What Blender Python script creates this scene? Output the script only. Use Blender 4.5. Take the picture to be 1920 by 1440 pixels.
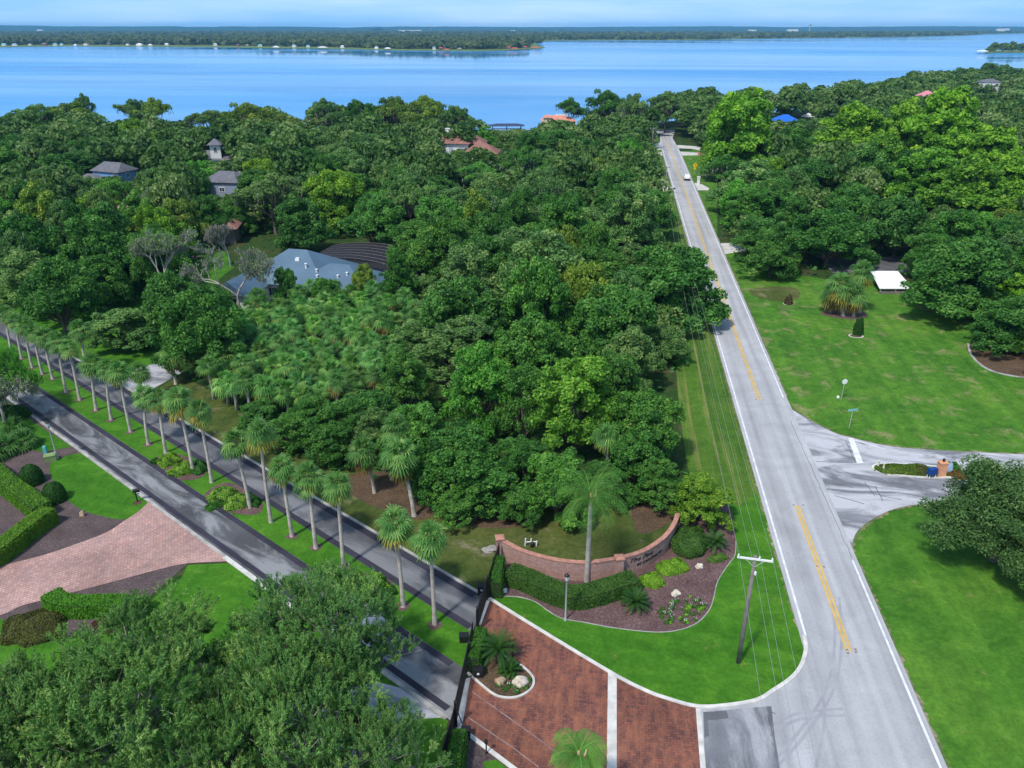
import bpy, bmesh, math, random
import numpy as np
from mathutils import Vector, Matrix
from mathutils.geometry import tessellate_polygon

for o in list(bpy.data.objects):
    bpy.data.objects.remove(o)
SC = bpy.context.scene
COL = SC.collection
R = math.radians
random.seed(7)

# ------------------------------------------------------------------ camera
FPX, HCAM = 1450.0, 42.0                       # focal length in survey units, flying height in metres
PITCH = math.atan(668 / FPX)                   # downward tilt
cam = bpy.data.cameras.new('camera')
cam.sensor_width = 36.0
cam.lens = 36.0 * FPX / 1920
cam.clip_start, cam.clip_end = 0.5, 40000
camo = bpy.data.objects.new('camera', cam)
COL.objects.link(camo)
camo.location = (0, 0, HCAM)
camo.rotation_euler = (math.pi / 2 - PITCH, 0, 0)
SC.camera = camo

# ------------------------------------------------------------------ light
SUN_EL = R(56)
SUN_AZ = math.atan2(-0.60, -0.80)              # from +Y towards +X: behind and left of the viewer
SUNV = Vector((math.sin(SUN_AZ) * math.cos(SUN_EL), math.cos(SUN_AZ) * math.cos(SUN_EL), math.sin(SUN_EL)))
sl = bpy.data.lights.new('sun', 'SUN')
sl.energy = 3.2
sl.angle = R(5.0)
sl.color = (1.0, 0.95, 0.88)
so = bpy.data.objects.new('sun', sl)
COL.objects.link(so)
so.rotation_euler = SUNV.to_track_quat('Z', 'Y').to_euler()
so.location = (-60, -80, 150)

world = bpy.data.worlds.new('World')
SC.world = world
world.use_nodes = True
wn, wl = world.node_tree.nodes, world.node_tree.links
wn.clear()
w_out = wn.new('ShaderNodeOutputWorld')
w_sky = wn.new('ShaderNodeTexSky')
w_sky.sky_type = 'NISHITA'
w_sky.sun_disc = False
w_sky.sun_elevation = SUN_EL
w_sky.sun_rotation = SUN_AZ
w_bg = wn.new('ShaderNodeBackground')
w_bg.inputs['Strength'].default_value = 0.15
wl.new(w_sky.outputs[0], w_bg.inputs['Color'])
# a bank of pale blue air and thin cloud low over the horizon
w_tc = wn.new('ShaderNodeTexCoord')
w_sep = wn.new('ShaderNodeSeparateXYZ')
wl.new(w_tc.outputs['Generated'], w_sep.inputs[0])
w_mr = wn.new('ShaderNodeMapRange')
w_mr.inputs[1].default_value, w_mr.inputs[2].default_value = 0.05, 0.45
w_mr.inputs[3].default_value, w_mr.inputs[4].default_value = 1.0, 0.25
wl.new(w_sep.outputs['Z'], w_mr.inputs[0])
w_map = wn.new('ShaderNodeMapping')
w_map.inputs['Scale'].default_value = (3, 3, 26)
wl.new(w_tc.outputs['Generated'], w_map.inputs[0])
w_no = wn.new('ShaderNodeTexNoise')
w_no.inputs['Scale'].default_value = 1.6
w_no.inputs['Detail'].default_value = 5
wl.new(w_map.outputs[0], w_no.inputs['Vector'])
w_cr = wn.new('ShaderNodeValToRGB')
w_cr.color_ramp.elements[0].position, w_cr.color_ramp.elements[1].position = 0.35, 0.75
w_cr.color_ramp.elements[0].color = (0.28, 0.55, 0.93, 1)
w_cr.color_ramp.elements[1].color = (0.52, 0.72, 0.94, 1)
wl.new(w_no.outputs[0], w_cr.inputs[0])
w_bg2 = wn.new('ShaderNodeBackground')
w_bg2.inputs['Strength'].default_value = 1.1
wl.new(w_cr.outputs[0], w_bg2.inputs['Color'])
w_mix = wn.new('ShaderNodeMixShader')
wl.new(w_mr.outputs[0], w_mix.inputs[0])
wl.new(w_bg.outputs[0], w_mix.inputs[1])
wl.new(w_bg2.outputs[0], w_mix.inputs[2])
wl.new(w_mix.outputs[0], w_out.inputs[0])

SC.view_settings.view_transform = 'Standard'
SC.view_settings.look = 'None'
SC.view_settings.exposure = 0.22
SC.view_settings.gamma = 1.0
SC.view_settings.use_curve_mapping = False
SC.cycles.max_bounces = 6
SC.cycles.diffuse_bounces = 3
SC.cycles.volume_bounces = 0
SC.cycles.transparent_max_bounces = 8


# ------------------------------------------------------------------ survey helpers
def at(px, py, z=0.0):
    """plan position (x, y) of a point at height z read off the aerial photograph"""
    dx, dy = px - 960.0, 720.0 - py
    fy = FPX * math.cos(PITCH) + dy * math.sin(PITCH)
    fz = -FPX * math.sin(PITCH) + dy * math.cos(PITCH)
    t = (z - HCAM) / fz
    return (dx * t, fy * t)


def G(px, py, z=0.0):
    x, y = at(px, py, z)
    return Vector((x, y, z))


def proj(x, y, z):
    c, s = math.cos(PITCH), math.sin(PITCH)
    dz = z - HCAM
    f = y * c - dz * s
    u = y * s + dz * c
    return (960 + FPX * x / f, 720 - FPX * u / f, f)


def plan(pts):
    return [at(p[0], p[1]) for p in pts]


def smooth(pts, n=6, closed=False):
    pts = [Vector(p) for p in pts]
    out = []
    m = len(pts)
    for i in range(m if closed else m - 1):
        if closed:
            a, b, c, d = pts[(i - 1) % m], pts[i], pts[(i + 1) % m], pts[(i + 2) % m]
        else:
            a, b, c, d = pts[max(i - 1, 0)], pts[i], pts[i + 1], pts[min(i + 2, m - 1)]
        for k in range(n):
            t = k / n
            out.append(0.5 * ((2 * b) + (c - a) * t + (2 * a - 5 * b + 4 * c - d) * t * t + (3 * b - a - 3 * c + d) * t ** 3))
    if not closed:
        out.append(pts[-1])
    return out


def inside(x, y, poly):
    r = False
    j = len(poly) - 1
    for i in range(len(poly)):
        xi, yi = poly[i][0], poly[i][1]
        xj, yj = poly[j][0], poly[j][1]
        if (yi > y) != (yj > y) and x < (xj - xi) * (y - yi) / (yj - yi) + xi:
            r = not r
        j = i
    return r


# ------------------------------------------------------------------ materials
def new_mat(name):
    m = bpy.data.materials.new(name)
    m.use_nodes = True
    n, l = m.node_tree.nodes, m.node_tree.links
    b = n['Principled BSDF']
    return m, n, l, b


def ramp(n, l, src, stops):
    r = n.new('ShaderNodeValToRGB')
    e = r.color_ramp.elements
    while len(e) < len(stops):
        e.new(0.5)
    for k, (p, c) in enumerate(stops):
        e[k].position = p
        e[k].color = (*c, 1)
    l.new(src, r.inputs[0])
    return r.outputs[0]


def noise(n, l, scale, detail=4, vec=None, rough=0.55, dist=0.0):
    t = n.new('ShaderNodeTexNoise')
    t.inputs['Scale'].default_value = scale
    t.inputs['Detail'].default_value = detail
    t.inputs['Roughness'].default_value = rough
    t.inputs['Distortion'].default_value = dist
    if vec is None:
        g = n.new('ShaderNodeNewGeometry')
        vec = g.outputs['Position']
    l.new(vec, t.inputs['Vector'])
    return t.outputs[0]


def mapped(n, l, scale=(1, 1, 1), rotz=0.0, src=None):
    if src is None:
        src = n.new('ShaderNodeNewGeometry').outputs['Position']
    a = n.new('ShaderNodeMapping')
    a.inputs['Rotation'].default_value = (0, 0, rotz)
    l.new(src, a.inputs[0])
    b = n.new('ShaderNodeMapping')
    b.inputs['Scale'].default_value = scale
    l.new(a.outputs[0], b.inputs[0])
    return b.outputs[0]


def mix(n, l, fac, a, b, mode='MIX'):
    m = n.new('ShaderNodeMix')
    m.data_type = 'RGBA'
    m.blend_type = mode
    for s, v in ((0, fac), (6, a), (7, b)):
        if isinstance(v, (int, float)):
            m.inputs[s].default_value = v
        elif isinstance(v, tuple):
            m.inputs[s].default_value = (*v, 1)
        else:
            l.new(v, m.inputs[s])
    return m.outputs[2]


def bump(n, l, b, h, strength=0.3, dist=0.05):
    k = n.new('ShaderNodeBump')
    k.inputs['Strength'].default_value = strength
    k.inputs['Distance'].default_value = dist
    l.new(h, k.inputs['Height'])
    l.new(k.outputs[0], b.inputs['Normal'])


def plain(name, c, rough=0.6, metal=0.0, spec=0.3, vary=0.12, scale=3.0):
    m, n, l, b = new_mat(name)
    f = noise(n, l, scale, 4, n.new('ShaderNodeTexCoord').outputs['Object'])
    lo = tuple(max(0, v * (1 - vary)) for v in c)
    hi = tuple(min(1, v * (1 + vary)) for v in c)
    l.new(ramp(n, l, f, [(0.3, lo), (0.7, hi)]), b.inputs['Base Color'])
    b.inputs['Roughness'].default_value = rough
    b.inputs['Metallic'].default_value = metal
    b.inputs['Specular IOR Level'].default_value = spec
    return m


ROAD_A = math.atan(0.1345)     # heading of the main road, from +Y to +X


def grass_mat(name, dark, mid, light, bare=None, bare_amt=0.62, streak=None, streak_col=None, mow=None):
    m, n, l, b = new_mat(name)
    big = noise(n, l, 0.11, 5, rough=0.6)
    fine = noise(n, l, 3.2, 6, rough=0.75)
    tuft = noise(n, l, 0.75, 5, rough=0.65, dist=0.6)
    c = ramp(n, l, big, [(0.32, dark), (0.5, mid), (0.68, light)])
    c2 = ramp(n, l, tuft, [(0.3, tuple(v * 0.72 for v in dark)), (0.52, mid), (0.75, tuple(v * 1.12 for v in light))])
    c = mix(n, l, 0.5, c, c2)
    if bare:
        bn = noise(n, l, 0.33, 6, rough=0.7, dist=0.5)
        f = ramp(n, l, bn, [(bare_amt - 0.04, (0, 0, 0)), (bare_amt + 0.06, (0.75, 0.75, 0.75))])
        c = mix(n, l, f, c, bare)
    if streak is not None:
        v = mapped(n, l, (1.6, 0.035, 1), streak)
        sn = noise(n, l, 0.9, 4, v, rough=0.6)
        f = ramp(n, l, sn, [(0.52, (0, 0, 0)), (0.66, (0.62, 0.62, 0.62))])
        c = mix(n, l, f, c, streak_col)
    mv = mapped(n, l, (1.1, 0.05, 1), ROAD_A if mow is None else mow)
    mf = noise(n, l, 0.55, 3, mv)
    c = mix(n, l, 1.0, c, ramp(n, l, mf, [(0.36, (0.84, 0.86, 0.84)), (0.64, (1.14, 1.10, 1.06))]), 'MULTIPLY')
    f = ramp(n, l, fine, [(0.25, (0.62, 0.62, 0.62)), (0.75, (1.28, 1.28, 1.28))])
    c = mix(n, l, 1.0, c, f, 'MULTIPLY')
    l.new(c, b.inputs['Base Color'])
    b.inputs['Roughness'].default_value = 0.85
    b.inputs['Specular IOR Level'].default_value = 0.1
    bump(n, l, b, fine, 0.5, 0.12)
    return m


DRIVE_A = math.atan2(-56.5, 47.0)  # heading of the palm drive

M = {}
M['lawn'] = grass_mat('lawn_grass', (0.032, 0.115, 0.012), (0.062, 0.178, 0.017), (0.125, 0.250, 0.030), (0.23, 0.21, 0.08), 0.66)
M['lawn_bright'] = grass_mat('mown_lawn', (0.032, 0.125, 0.009), (0.052, 0.175, 0.012), (0.105, 0.240, 0.022), (0.19, 0.22, 0.05), 0.67, mow=R(-70))
M['lawn_dry'] = grass_mat('patchy_lawn', (0.030, 0.112, 0.013), (0.066, 0.185, 0.018), (0.135, 0.255, 0.032), (0.235, 0.225, 0.10), 0.585)
M['verge'] = grass_mat('verge_grass', (0.040, 0.110, 0.013), (0.066, 0.152, 0.018), (0.115, 0.185, 0.028), None, 0.6, ROAD_A, (0.27, 0.25, 0.085))
M['scrub'] = grass_mat('scrub_ground', (0.035, 0.075, 0.014), (0.080, 0.105, 0.024), (0.125, 0.125, 0.048), (0.22, 0.19, 0.13), 0.60)
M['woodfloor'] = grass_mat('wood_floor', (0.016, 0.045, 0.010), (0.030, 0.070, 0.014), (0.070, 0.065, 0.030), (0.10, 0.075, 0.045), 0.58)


def asphalt_mat(name, base, heading, track=0.25, stain=0.2, blotch=None):
    m, n, l, b = new_mat(name)
    v = mapped(n, l, (0.9, 0.022, 1), heading)
    s = noise(n, l, 1.0, 4, v, rough=0.5)
    c = ramp(n, l, s, [(0.33, tuple(x * (1 - track) for x in base)), (0.62, base)])
    bl = noise(n, l, 0.22, 6, rough=0.6, dist=0.8)
    f = ramp(n, l, bl, [(0.35, (1 - stain,) * 3), (0.65, (1 + stain * 0.5,) * 3)])
    c = mix(n, l, 1.0, c, f, 'MULTIPLY')
    if blotch:
        v2 = mapped(n, l, (1.0, 0.32, 1), heading)
        bn = noise(n, l, 0.34, 7, v2, rough=0.62, dist=1.2)
        f = ramp(n, l, bn, [(blotch[1] - 0.05, (0, 0, 0)), (blotch[1] + 0.10, (0.9, 0.9, 0.9))])
        c = mix(n, l, f, c, blotch[0])
    g = noise(n, l, 9.0, 3, rough=0.8)
    f = ramp(n, l, g, [(0.3, (0.86,) * 3), (0.7, (1.1,) * 3)])
    c = mix(n, l, 1.0, c, f, 'MULTIPLY')
    l.new(c, b.inputs['Base Color'])
    b.inputs['Roughness'].default_value = 0.9
    b.inputs['Specular IOR Level'].default_value = 0.15
    bump(n, l, b, g, 0.2, 0.02)
    return m


M['road'] = asphalt_mat('pale_asphalt', (0.435, 0.435, 0.445), ROAD_A, 0.27, 0.12)
M['side_road'] = asphalt_mat('worn_asphalt', (0.21, 0.215, 0.235), R(-78), 0.18, 0.25, ((0.50, 0.50, 0.52), 0.46))
M['drive'] = asphalt_mat('dark_asphalt', (0.095, 0.098, 0.105), DRIVE_A, 0.15, 0.35, ((0.27, 0.275, 0.285), 0.50))
M['drive_far'] = asphalt_mat('grey_asphalt', (0.125, 0.127, 0.137), DRIVE_A, 0.2, 0.3, ((0.20, 0.203, 0.212), 0.52))
M['drive_edge'] = asphalt_mat('new_asphalt_edge', (0.045, 0.042, 0.060), DRIVE_A, 0.15, 0.25)
M['patch'] = asphalt_mat('apron_asphalt', (0.17, 0.175, 0.19), ROAD_A, 0.1, 0.35, ((0.36, 0.36, 0.38), 0.50))
M['patch_dark'] = asphalt_mat('patch_asphalt', (0.12, 0.125, 0.135), ROAD_A, 0.1, 0.2)
M['joint'] = plain('worn_joint', (0.235, 0.155, 0.14), 0.9, vary=0.3, scale=2.0)
M['concrete'] = plain('concrete', (0.52, 0.50, 0.46), 0.85, vary=0.2, scale=0.8)
M['kerb'] = plain('kerb_concrete', (0.56, 0.54, 0.50), 0.85, vary=0.22, scale=1.2)
M['drive_kerb'] = plain('drive_kerb_concrete', (0.36, 0.345, 0.32), 0.85, vary=0.35, scale=0.9)
M['white_paint'] = plain('white_paint', (0.66, 0.66, 0.68), 0.6, vary=0.22, scale=1.5)
M['yellow_paint'] = plain('yellow_paint', (0.58, 0.385, 0.115), 0.6, vary=0.14, scale=1.0)


def paver_mat(name, c1, c2, mortar, heading, blot, bw=0.22, bh=0.11):
    m, n, l, b = new_mat(name)
    v = mapped(n, l, (1, 1, 1), heading)
    t = n.new('ShaderNodeTexBrick')
    t.inputs['Scale'].default_value = 1.0
    t.inputs['Brick Width'].default_value = bw
    t.inputs['Row Height'].default_value = bh
    t.inputs['Mortar Size'].default_value = 0.016
    t.inputs['Color1'].default_value = (*c1, 1)
    t.inputs['Color2'].default_value = (*c2, 1)
    t.inputs['Mortar'].default_value = (*mortar, 1)
    l.new(v, t.inputs['Vector'])
    v2 = mapped(n, l, (1.6, 0.45, 1), heading)
    f1 = noise(n, l, 1.1, 5, v2, rough=0.7)
    f2 = noise(n, l, 0.16, 4)
    c = mix(n, l, ramp(n, l, f1, [(0.40, (0, 0, 0)), (0.72, (0.8, 0.8, 0.8))]), t.outputs[0], blot)
    c = mix(n, l, 1.0, c, ramp(n, l, f2, [(0.3, (0.75,) * 3), (0.7, (1.2,) * 3)]), 'MULTIPLY')
    l.new(c, b.inputs['Base Color'])
    b.inputs['Roughness'].default_value = 0.8
    b.inputs['Specular IOR Level'].default_value = 0.2
    bump(n, l, b, t.outputs[1], 0.25, 0.01)
    return m


M['paver'] = paver_mat('red_brick_paving', (0.235, 0.082, 0.056), (0.115, 0.050, 0.045), (0.05, 0.04, 0.038), ROAD_A, (0.34, 0.135, 0.075), .40, .20)
M['pink_paver'] = paver_mat('pink_brick_paving', (0.58, 0.355, 0.30), (0.43, 0.245, 0.205), (0.16, 0.11, 0.105), R(20), (0.24, 0.18, 0.175), 0.34, 0.19)


def mulch_mat(name, a, bcol, c):
    m, n, l, b = new_mat(name)
    f = noise(n, l, 7.0, 6, rough=0.85)
    g = noise(n, l, 0.5, 4)
    col = ramp(n, l, f, [(0.30, a), (0.5, bcol), (0.72, c)])
    col = mix(n, l, 1.0, col, ramp(n, l, g, [(0.3, (0.75,) * 3), (0.7, (1.2,) * 3)]), 'MULTIPLY')
    l.new(col, b.inputs['Base Color'])
    b.inputs['Roughness'].default_value = 0.95
    b.inputs['Specular IOR Level'].default_value = 0.05
    bump(n, l, b, f, 0.8, 0.15)
    return m


M['mulch'] = mulch_mat('bark_mulch', (0.055, 0.030, 0.030), (0.15, 0.090, 0.085), (0.32, 0.235, 0.225))
M['mulch_grey'] = mulch_mat('grey_mulch', (0.045, 0.034, 0.036), (0.12, 0.090, 0.088), (0.26, 0.20, 0.195))
M['soil'] = mulch_mat('leaf_litter', (0.045, 0.028, 0.020), (0.12, 0.080, 0.050), (0.27, 0.20, 0.14))


def leaf_mat(name, stops, trans=0.28, spec=0.22):
    """leaves: colour from the leaf's own tint and the tree's own colour"""
    m, n, l, b = new_mat(name)
    a = n.new('ShaderNodeAttribute')
    a.attribute_name = 'tint'
    c = ramp(n, l, a.outputs['Fac'], stops)
    oi = n.new('ShaderNodeObjectInfo')
    c = mix(n, l, 1.0, c, oi.outputs['Color'], 'MULTIPLY')
    l.new(c, b.inputs['Base Color'])
    b.inputs['Roughness'].default_value = 0.55
    b.inputs['Specular IOR Level'].default_value = spec
    tr = n.new('ShaderNodeBsdfTranslucent')
    l.new(mix(n, l, 1.0, c, (1.25, 1.35, 0.8), 'MULTIPLY'), tr.inputs['Color'])
    ms = n.new('ShaderNodeMixShader')
    ms.inputs[0].default_value = trans
    l.new(b.outputs[0], ms.inputs[1])
    l.new(tr.outputs[0], ms.inputs[2])
    l.new(ms.outputs[0], n['Material Output'].inputs[0])
    return m


M['leaf'] = leaf_mat('tree_leaves', [(0.0, (0.030, 0.100, 0.017)), (0.45, (0.074, 0.210, 0.034)), (0.85, (0.145, 0.31, 0.055)), (1.0, (0.25, 0.38, 0.10))])
M['palm_leaf'] = leaf_mat('palm_leaves', [(0.0, (0.040, 0.135, 0.030)), (0.5, (0.110, 0.260, 0.055)), (1.0, (0.28, 0.42, 0.11))], 0.3, 0.2)
M['dead_leaf'] = leaf_mat('yellow_palm_leaves', [(0.0, (0.15, 0.10, 0.030)), (0.5, (0.30, 0.27, 0.040)), (1.0, (0.42, 0.33, 0.12))], 0.3)
M['hedge_leaf'] = leaf_mat('hedge_leaves', [(0.0, (0.020, 0.075, 0.012)), (0.5, (0.045, 0.145, 0.018)), (1.0, (0.10, 0.22, 0.035))], 0.25)
M['lime_leaf'] = leaf_mat('lime_leaves', [(0.0, (0.07, 0.18, 0.014)), (0.5, (0.17, 0.36, 0.022)), (1.0, (0.36, 0.52, 0.055))], 0.3)
M['moss'] = leaf_mat('grey_moss', [(0.0, (0.14, 0.15, 0.12)), (1.0, (0.30, 0.31, 0.26))], 0.2)
M['bark'] = plain('bark', (0.135, 0.105, 0.085), 0.9, vary=0.4, scale=2.0)
M['pale_bark'] = plain('pale_bark', (0.36, 0.33, 0.30), 0.9, vary=0.25, scale=2.0)


def trunk_mat():
    m, n, l, b = new_mat('palm_trunk')
    tc = n.new('ShaderNodeTexCoord').outputs['Object']
    w = n.new('ShaderNodeTexWave')
    w.bands_direction = 'Z'
    w.inputs['Scale'].default_value = 2.2
    w.inputs['Distortion'].default_value = 2.0
    l.new(tc, w.inputs['Vector'])
    f = noise(n, l, 1.4, 5, tc)
    c = ramp(n, l, f, [(0.3, (0.32, 0.265, 0.225)), (0.55, (0.52, 0.46, 0.40)), (0.8, (0.62, 0.56, 0.50))])
    c = mix(n, l, 1.0, c, ramp(n, l, w.outputs[0], [(0.2, (0.82,) * 3), (0.6, (1.05,) * 3)]), 'MULTIPLY')
    l.new(c, b.inputs['Base Color'])
    b.inputs['Roughness'].default_value = 0.9
    bump(n, l, b, w.outputs[0], 0.4, 0.03)
    return m


M['palm_trunk'] = trunk_mat()


def brick_mat():
    m, n, l, b = new_mat('wall_brick')
    uv = n.new('ShaderNodeTexCoord').outputs['UV']
    t = n.new('ShaderNodeTexBrick')
    t.inputs['Scale'].default_value = 1.0
    t.inputs['Brick Width'].default_value = 0.30
    t.inputs['Row Height'].default_value = 0.12
    t.inputs['Mortar Size'].default_value = 0.014
    t.inputs['Color1'].default_value = (0.37, 0.18, 0.14, 1)
    t.inputs['Color2'].default_value = (0.28, 0.13, 0.105, 1)
    t.inputs['Mortar'].default_value = (0.42, 0.34, 0.31, 1)
    l.new(uv, t.inputs['Vector'])
    f = noise(n, l, 0.7, 5)
    g = noise(n, l, 5.0, 4)
    c = mix(n, l, ramp(n, l, f, [(0.5, (0, 0, 0)), (0.75, (0.55,) * 3)]), t.outputs[0], (0.46, 0.33, 0.30))
    c = mix(n, l, 1.0, c, ramp(n, l, g, [(0.3, (0.8,) * 3), (0.7, (1.2,) * 3)]), 'MULTIPLY')
    l.new(c, b.inputs['Base Color'])
    b.inputs['Roughness'].default_value = 0.85
    return m


M['brick'] = brick_mat()
M['brick_cap'] = plain('brick_cap', (0.42, 0.205, 0.15), 0.85, vary=0.25, scale=2.5)
M['black'] = plain('black_metal', (0.012, 0.012, 0.014), 0.5, 0.0, 0.4)
M['letter'] = plain('letter_black', (0.012, 0.010, 0.012), 0.5)
M['white'] = plain('white_painted', (0.76, 0.76, 0.75), 0.6, vary=0.06)
M['grey_post'] = plain('grey_post', (0.42, 0.43, 0.41), 0.6, vary=0.1)
M['lamp_glass'] = plain('lamp_glass', (0.55, 0.60, 0.60), 0.2, 0, 0.6)
M['timber'] = plain('weathered_timber', (0.19, 0.165, 0.155), 0.9, vary=0.35, scale=1.3)
M['wire'] = plain('wire', (0.36, 0.38, 0.36), 0.5, 0.3)
M['rock'] = plain('pale_rock', (0.60, 0.53, 0.43), 0.9, vary=0.35, scale=2.5)
M['grey_rock'] = plain('grey_rock', (0.30, 0.28, 0.26), 0.9, vary=0.3, scale=2.0)
M['tan_rock'] = plain('tan_rock', (0.42, 0.30, 0.19), 0.9, vary=0.4, scale=2.0)
M['glass'] = plain('dark_glass', (0.03, 0.045, 0.06), 0.1, 0, 0.7)
M['sky_glass'] = plain('pale_glass', (0.35, 0.48, 0.62), 0.2, 0, 0.6)
M['cream'] = plain('cream_stucco', (0.72, 0.60, 0.36), 0.9, vary=0.08)
M['white_stucco'] = plain('white_stucco', (0.72, 0.70, 0.68), 0.9, vary=0.08)
M['taupe'] = plain('taupe_stucco', (0.165, 0.135, 0.125), 0.9, vary=0.1)
M['blue_wall'] = plain('blue_siding', (0.17, 0.33, 0.56), 0.8, vary=0.08)
M['greyblue_wall'] = plain('greyblue_siding', (0.24, 0.28, 0.36), 0.85, vary=0.1)
M['blue_tarp'] = plain('blue_sheet', (0.015, 0.13, 0.55), 0.5, vary=0.2)
M['blue_plastic'] = plain('blue_plastic', (0.006, 0.05, 0.22), 0.4)
M['teal'] = plain('teal_paint', (0.10, 0.42, 0.42), 0.6)
M['teal_sign'] = plain('street_sign_green', (0.20, 0.50, 0.44), 0.5)
M['yellow'] = plain('yellow_sign', (0.85, 0.50, 0.01), 0.5, vary=0.05)
M['orange_brick'] = plain('orange_brick', (0.62, 0.30, 0.17), 0.85, vary=0.25, scale=3)
M['red'] = plain('red_roof', (0.45, 0.10, 0.07), 0.8)
M['pink'] = plain('pink_roof', (0.62, 0.22, 0.28), 0.8)
M['green_box'] = plain('green_cabinet', (0.20, 0.28, 0.11), 0.6)
M['car_paint'] = plain('white_car_paint', (0.78, 0.79, 0.80), 0.25, 0, 0.6, vary=0.02)
M['tyre'] = plain('tyre_rubber', (0.02, 0.02, 0.022), 0.8)
M['rim'] = plain('wheel_rim', (0.5, 0.5, 0.52), 0.3, 0.8)
M['tail_light'] = plain('tail_light', (0.45, 0.02, 0.02), 0.3)


def roof_mat(name, c, rows=0.35, streak=0.35):
    m, n, l, b = new_mat(name)
    tc = n.new('ShaderNodeTexCoord').outputs['Object']
    f = noise(n, l, 1.1, 6, tc, rough=0.7)
    w = n.new('ShaderNodeTexWave')
    w.bands_direction = 'Z'
    w.inputs['Scale'].default_value = 0.314 / rows * 2
    w.inputs['Distortion'].default_value = 0.6
    l.new(tc, w.inputs['Vector'])
    col = ramp(n, l, f, [(0.3, tuple(x * (1 - streak) for x in c)), (0.7, tuple(min(1, x * (1 + streak)) for x in c))])
    col = mix(n, l, 1.0, col, ramp(n, l, w.outputs[0], [(0.1, (0.78,) * 3), (0.5, (1.0,) * 3)]), 'MULTIPLY')
    l.new(col, b.inputs['Base Color'])
    b.inputs['Roughness'].default_value = 0.85
    return m


M['terracotta'] = roof_mat('terracotta_tiles', (0.27, 0.125, 0.095))
M['pale_terracotta'] = roof_mat('pale_terracotta_tiles', (0.46, 0.29, 0.22))
M['salmon'] = roof_mat('salmon_tiles', (0.62, 0.26, 0.18))
M['grey_shingle'] = roof_mat('grey_shingles', (0.135, 0.135, 0.155))
M['navy_roof'] = roof_mat('navy_roof', (0.035, 0.05, 0.11))


def seam_mat():
    m, n, l, b = new_mat('standing_seam_metal')
    uv = n.new('ShaderNodeTexCoord').outputs['UV']
    w = n.new('ShaderNodeTexWave')
    w.bands_direction = 'X'
    w.wave_profile = 'SAW'
    w.inputs['Scale'].default_value = 0.314 / 0.45
    l.new(uv, w.inputs['Vector'])
    f = noise(n, l, 0.25, 3)
    c = ramp(n, l, f, [(0.3, (0.085, 0.145, 0.205)), (0.7, (0.11, 0.185, 0.25))])
    c = mix(n, l, 1.0, c, ramp(n, l, w.outputs[0], [(0.0, (0.72,) * 3), (0.22, (1.0,) * 3), (0.9, (1.0,) * 3), (1.0, (1.25,) * 3)]), 'MULTIPLY')
    l.new(c, b.inputs['Base Color'])
    b.inputs['Roughness'].default_value = 0.5
    b.inputs['Metallic'].default_value = 0.2
    bump(n, l, b, w.outputs[0], 0.4, 0.04)
    return m


M['seam'] = seam_mat()


def water_mat():
    m, n, l, b = new_mat('lake_water')
    v = mapped(n, l, (0.0014, 0.0042, 1), 0.10)
    f = noise(n, l, 1.0, 8, v, rough=0.55, dist=1.6)
    c = ramp(n, l, f, [(0.32, (0.003, 0.170, 0.45)), (0.50, (0.006, 0.215, 0.53)), (0.70, (0.030, 0.285, 0.60))])  # paler stops paint soft cloud reflections into the water colour
    l.new(c, b.inputs['Base Color'])
    v2 = mapped(n, l, (0.0009, 0.0040, 1), 0.1)
    g = noise(n, l, 1.0, 5, v2, rough=0.6)
    r = ramp(n, l, g, [(0.40, (0.05,) * 3), (0.62, (0.25,) * 3)])
    l.new(r, b.inputs['Roughness'])
    b.inputs['IOR'].default_value = 1.33
    b.inputs['Specular IOR Level'].default_value = 0.13
    return m


M['water'] = water_mat()
M['far_land'] = grass_mat('far_grass', (0.07, 0.13, 0.03), (0.14, 0.20, 0.05), (0.24, 0.24, 0.09))
M['far_leaf'] = leaf_mat('far_woods_leaves', [(0.0, (0.030, 0.055, 0.020)), (0.5, (0.065, 0.095, 0.032)), (1.0, (0.115, 0.145, 0.050))], 0.15, 0.1)
M['hill'] = grass_mat('wooded_hill', (0.008, 0.045, 0.04), (0.012, 0.06, 0.05), (0.02, 0.075, 0.058))


# ------------------------------------------------------------------ object helpers
def link(o, parent=None):
    COL.objects.link(o)
    if parent is not None:
        o.parent = parent
    return o


def tag(o, label=None, cat=None, group=None, kind=None):
    if label:
        o['label'] = label
    if cat:
        o['category'] = cat
    if group:
        o['group'] = group
    if kind:
        o['kind'] = kind
    return o


def thing(name, label, cat, loc=(0, 0, 0), rotz=0.0, group=None):
    o = bpy.data.objects.new(name, None)
    o.empty_display_size = 0.3
    link(o)
    o.location = loc
    o.rotation_euler = (0, 0, rotz)
    return tag(o, label, cat, group)


def put(name, mesh, parent=None, loc=(0, 0, 0), rot=(0, 0, 0), scale=(1, 1, 1), color=None):
    o = bpy.data.objects.new(name, mesh)
    link(o, parent)
    o.location, o.rotation_euler, o.scale = loc, rot, scale
    if color is not None:
        o.color = (*color, 1)
    return o


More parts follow.
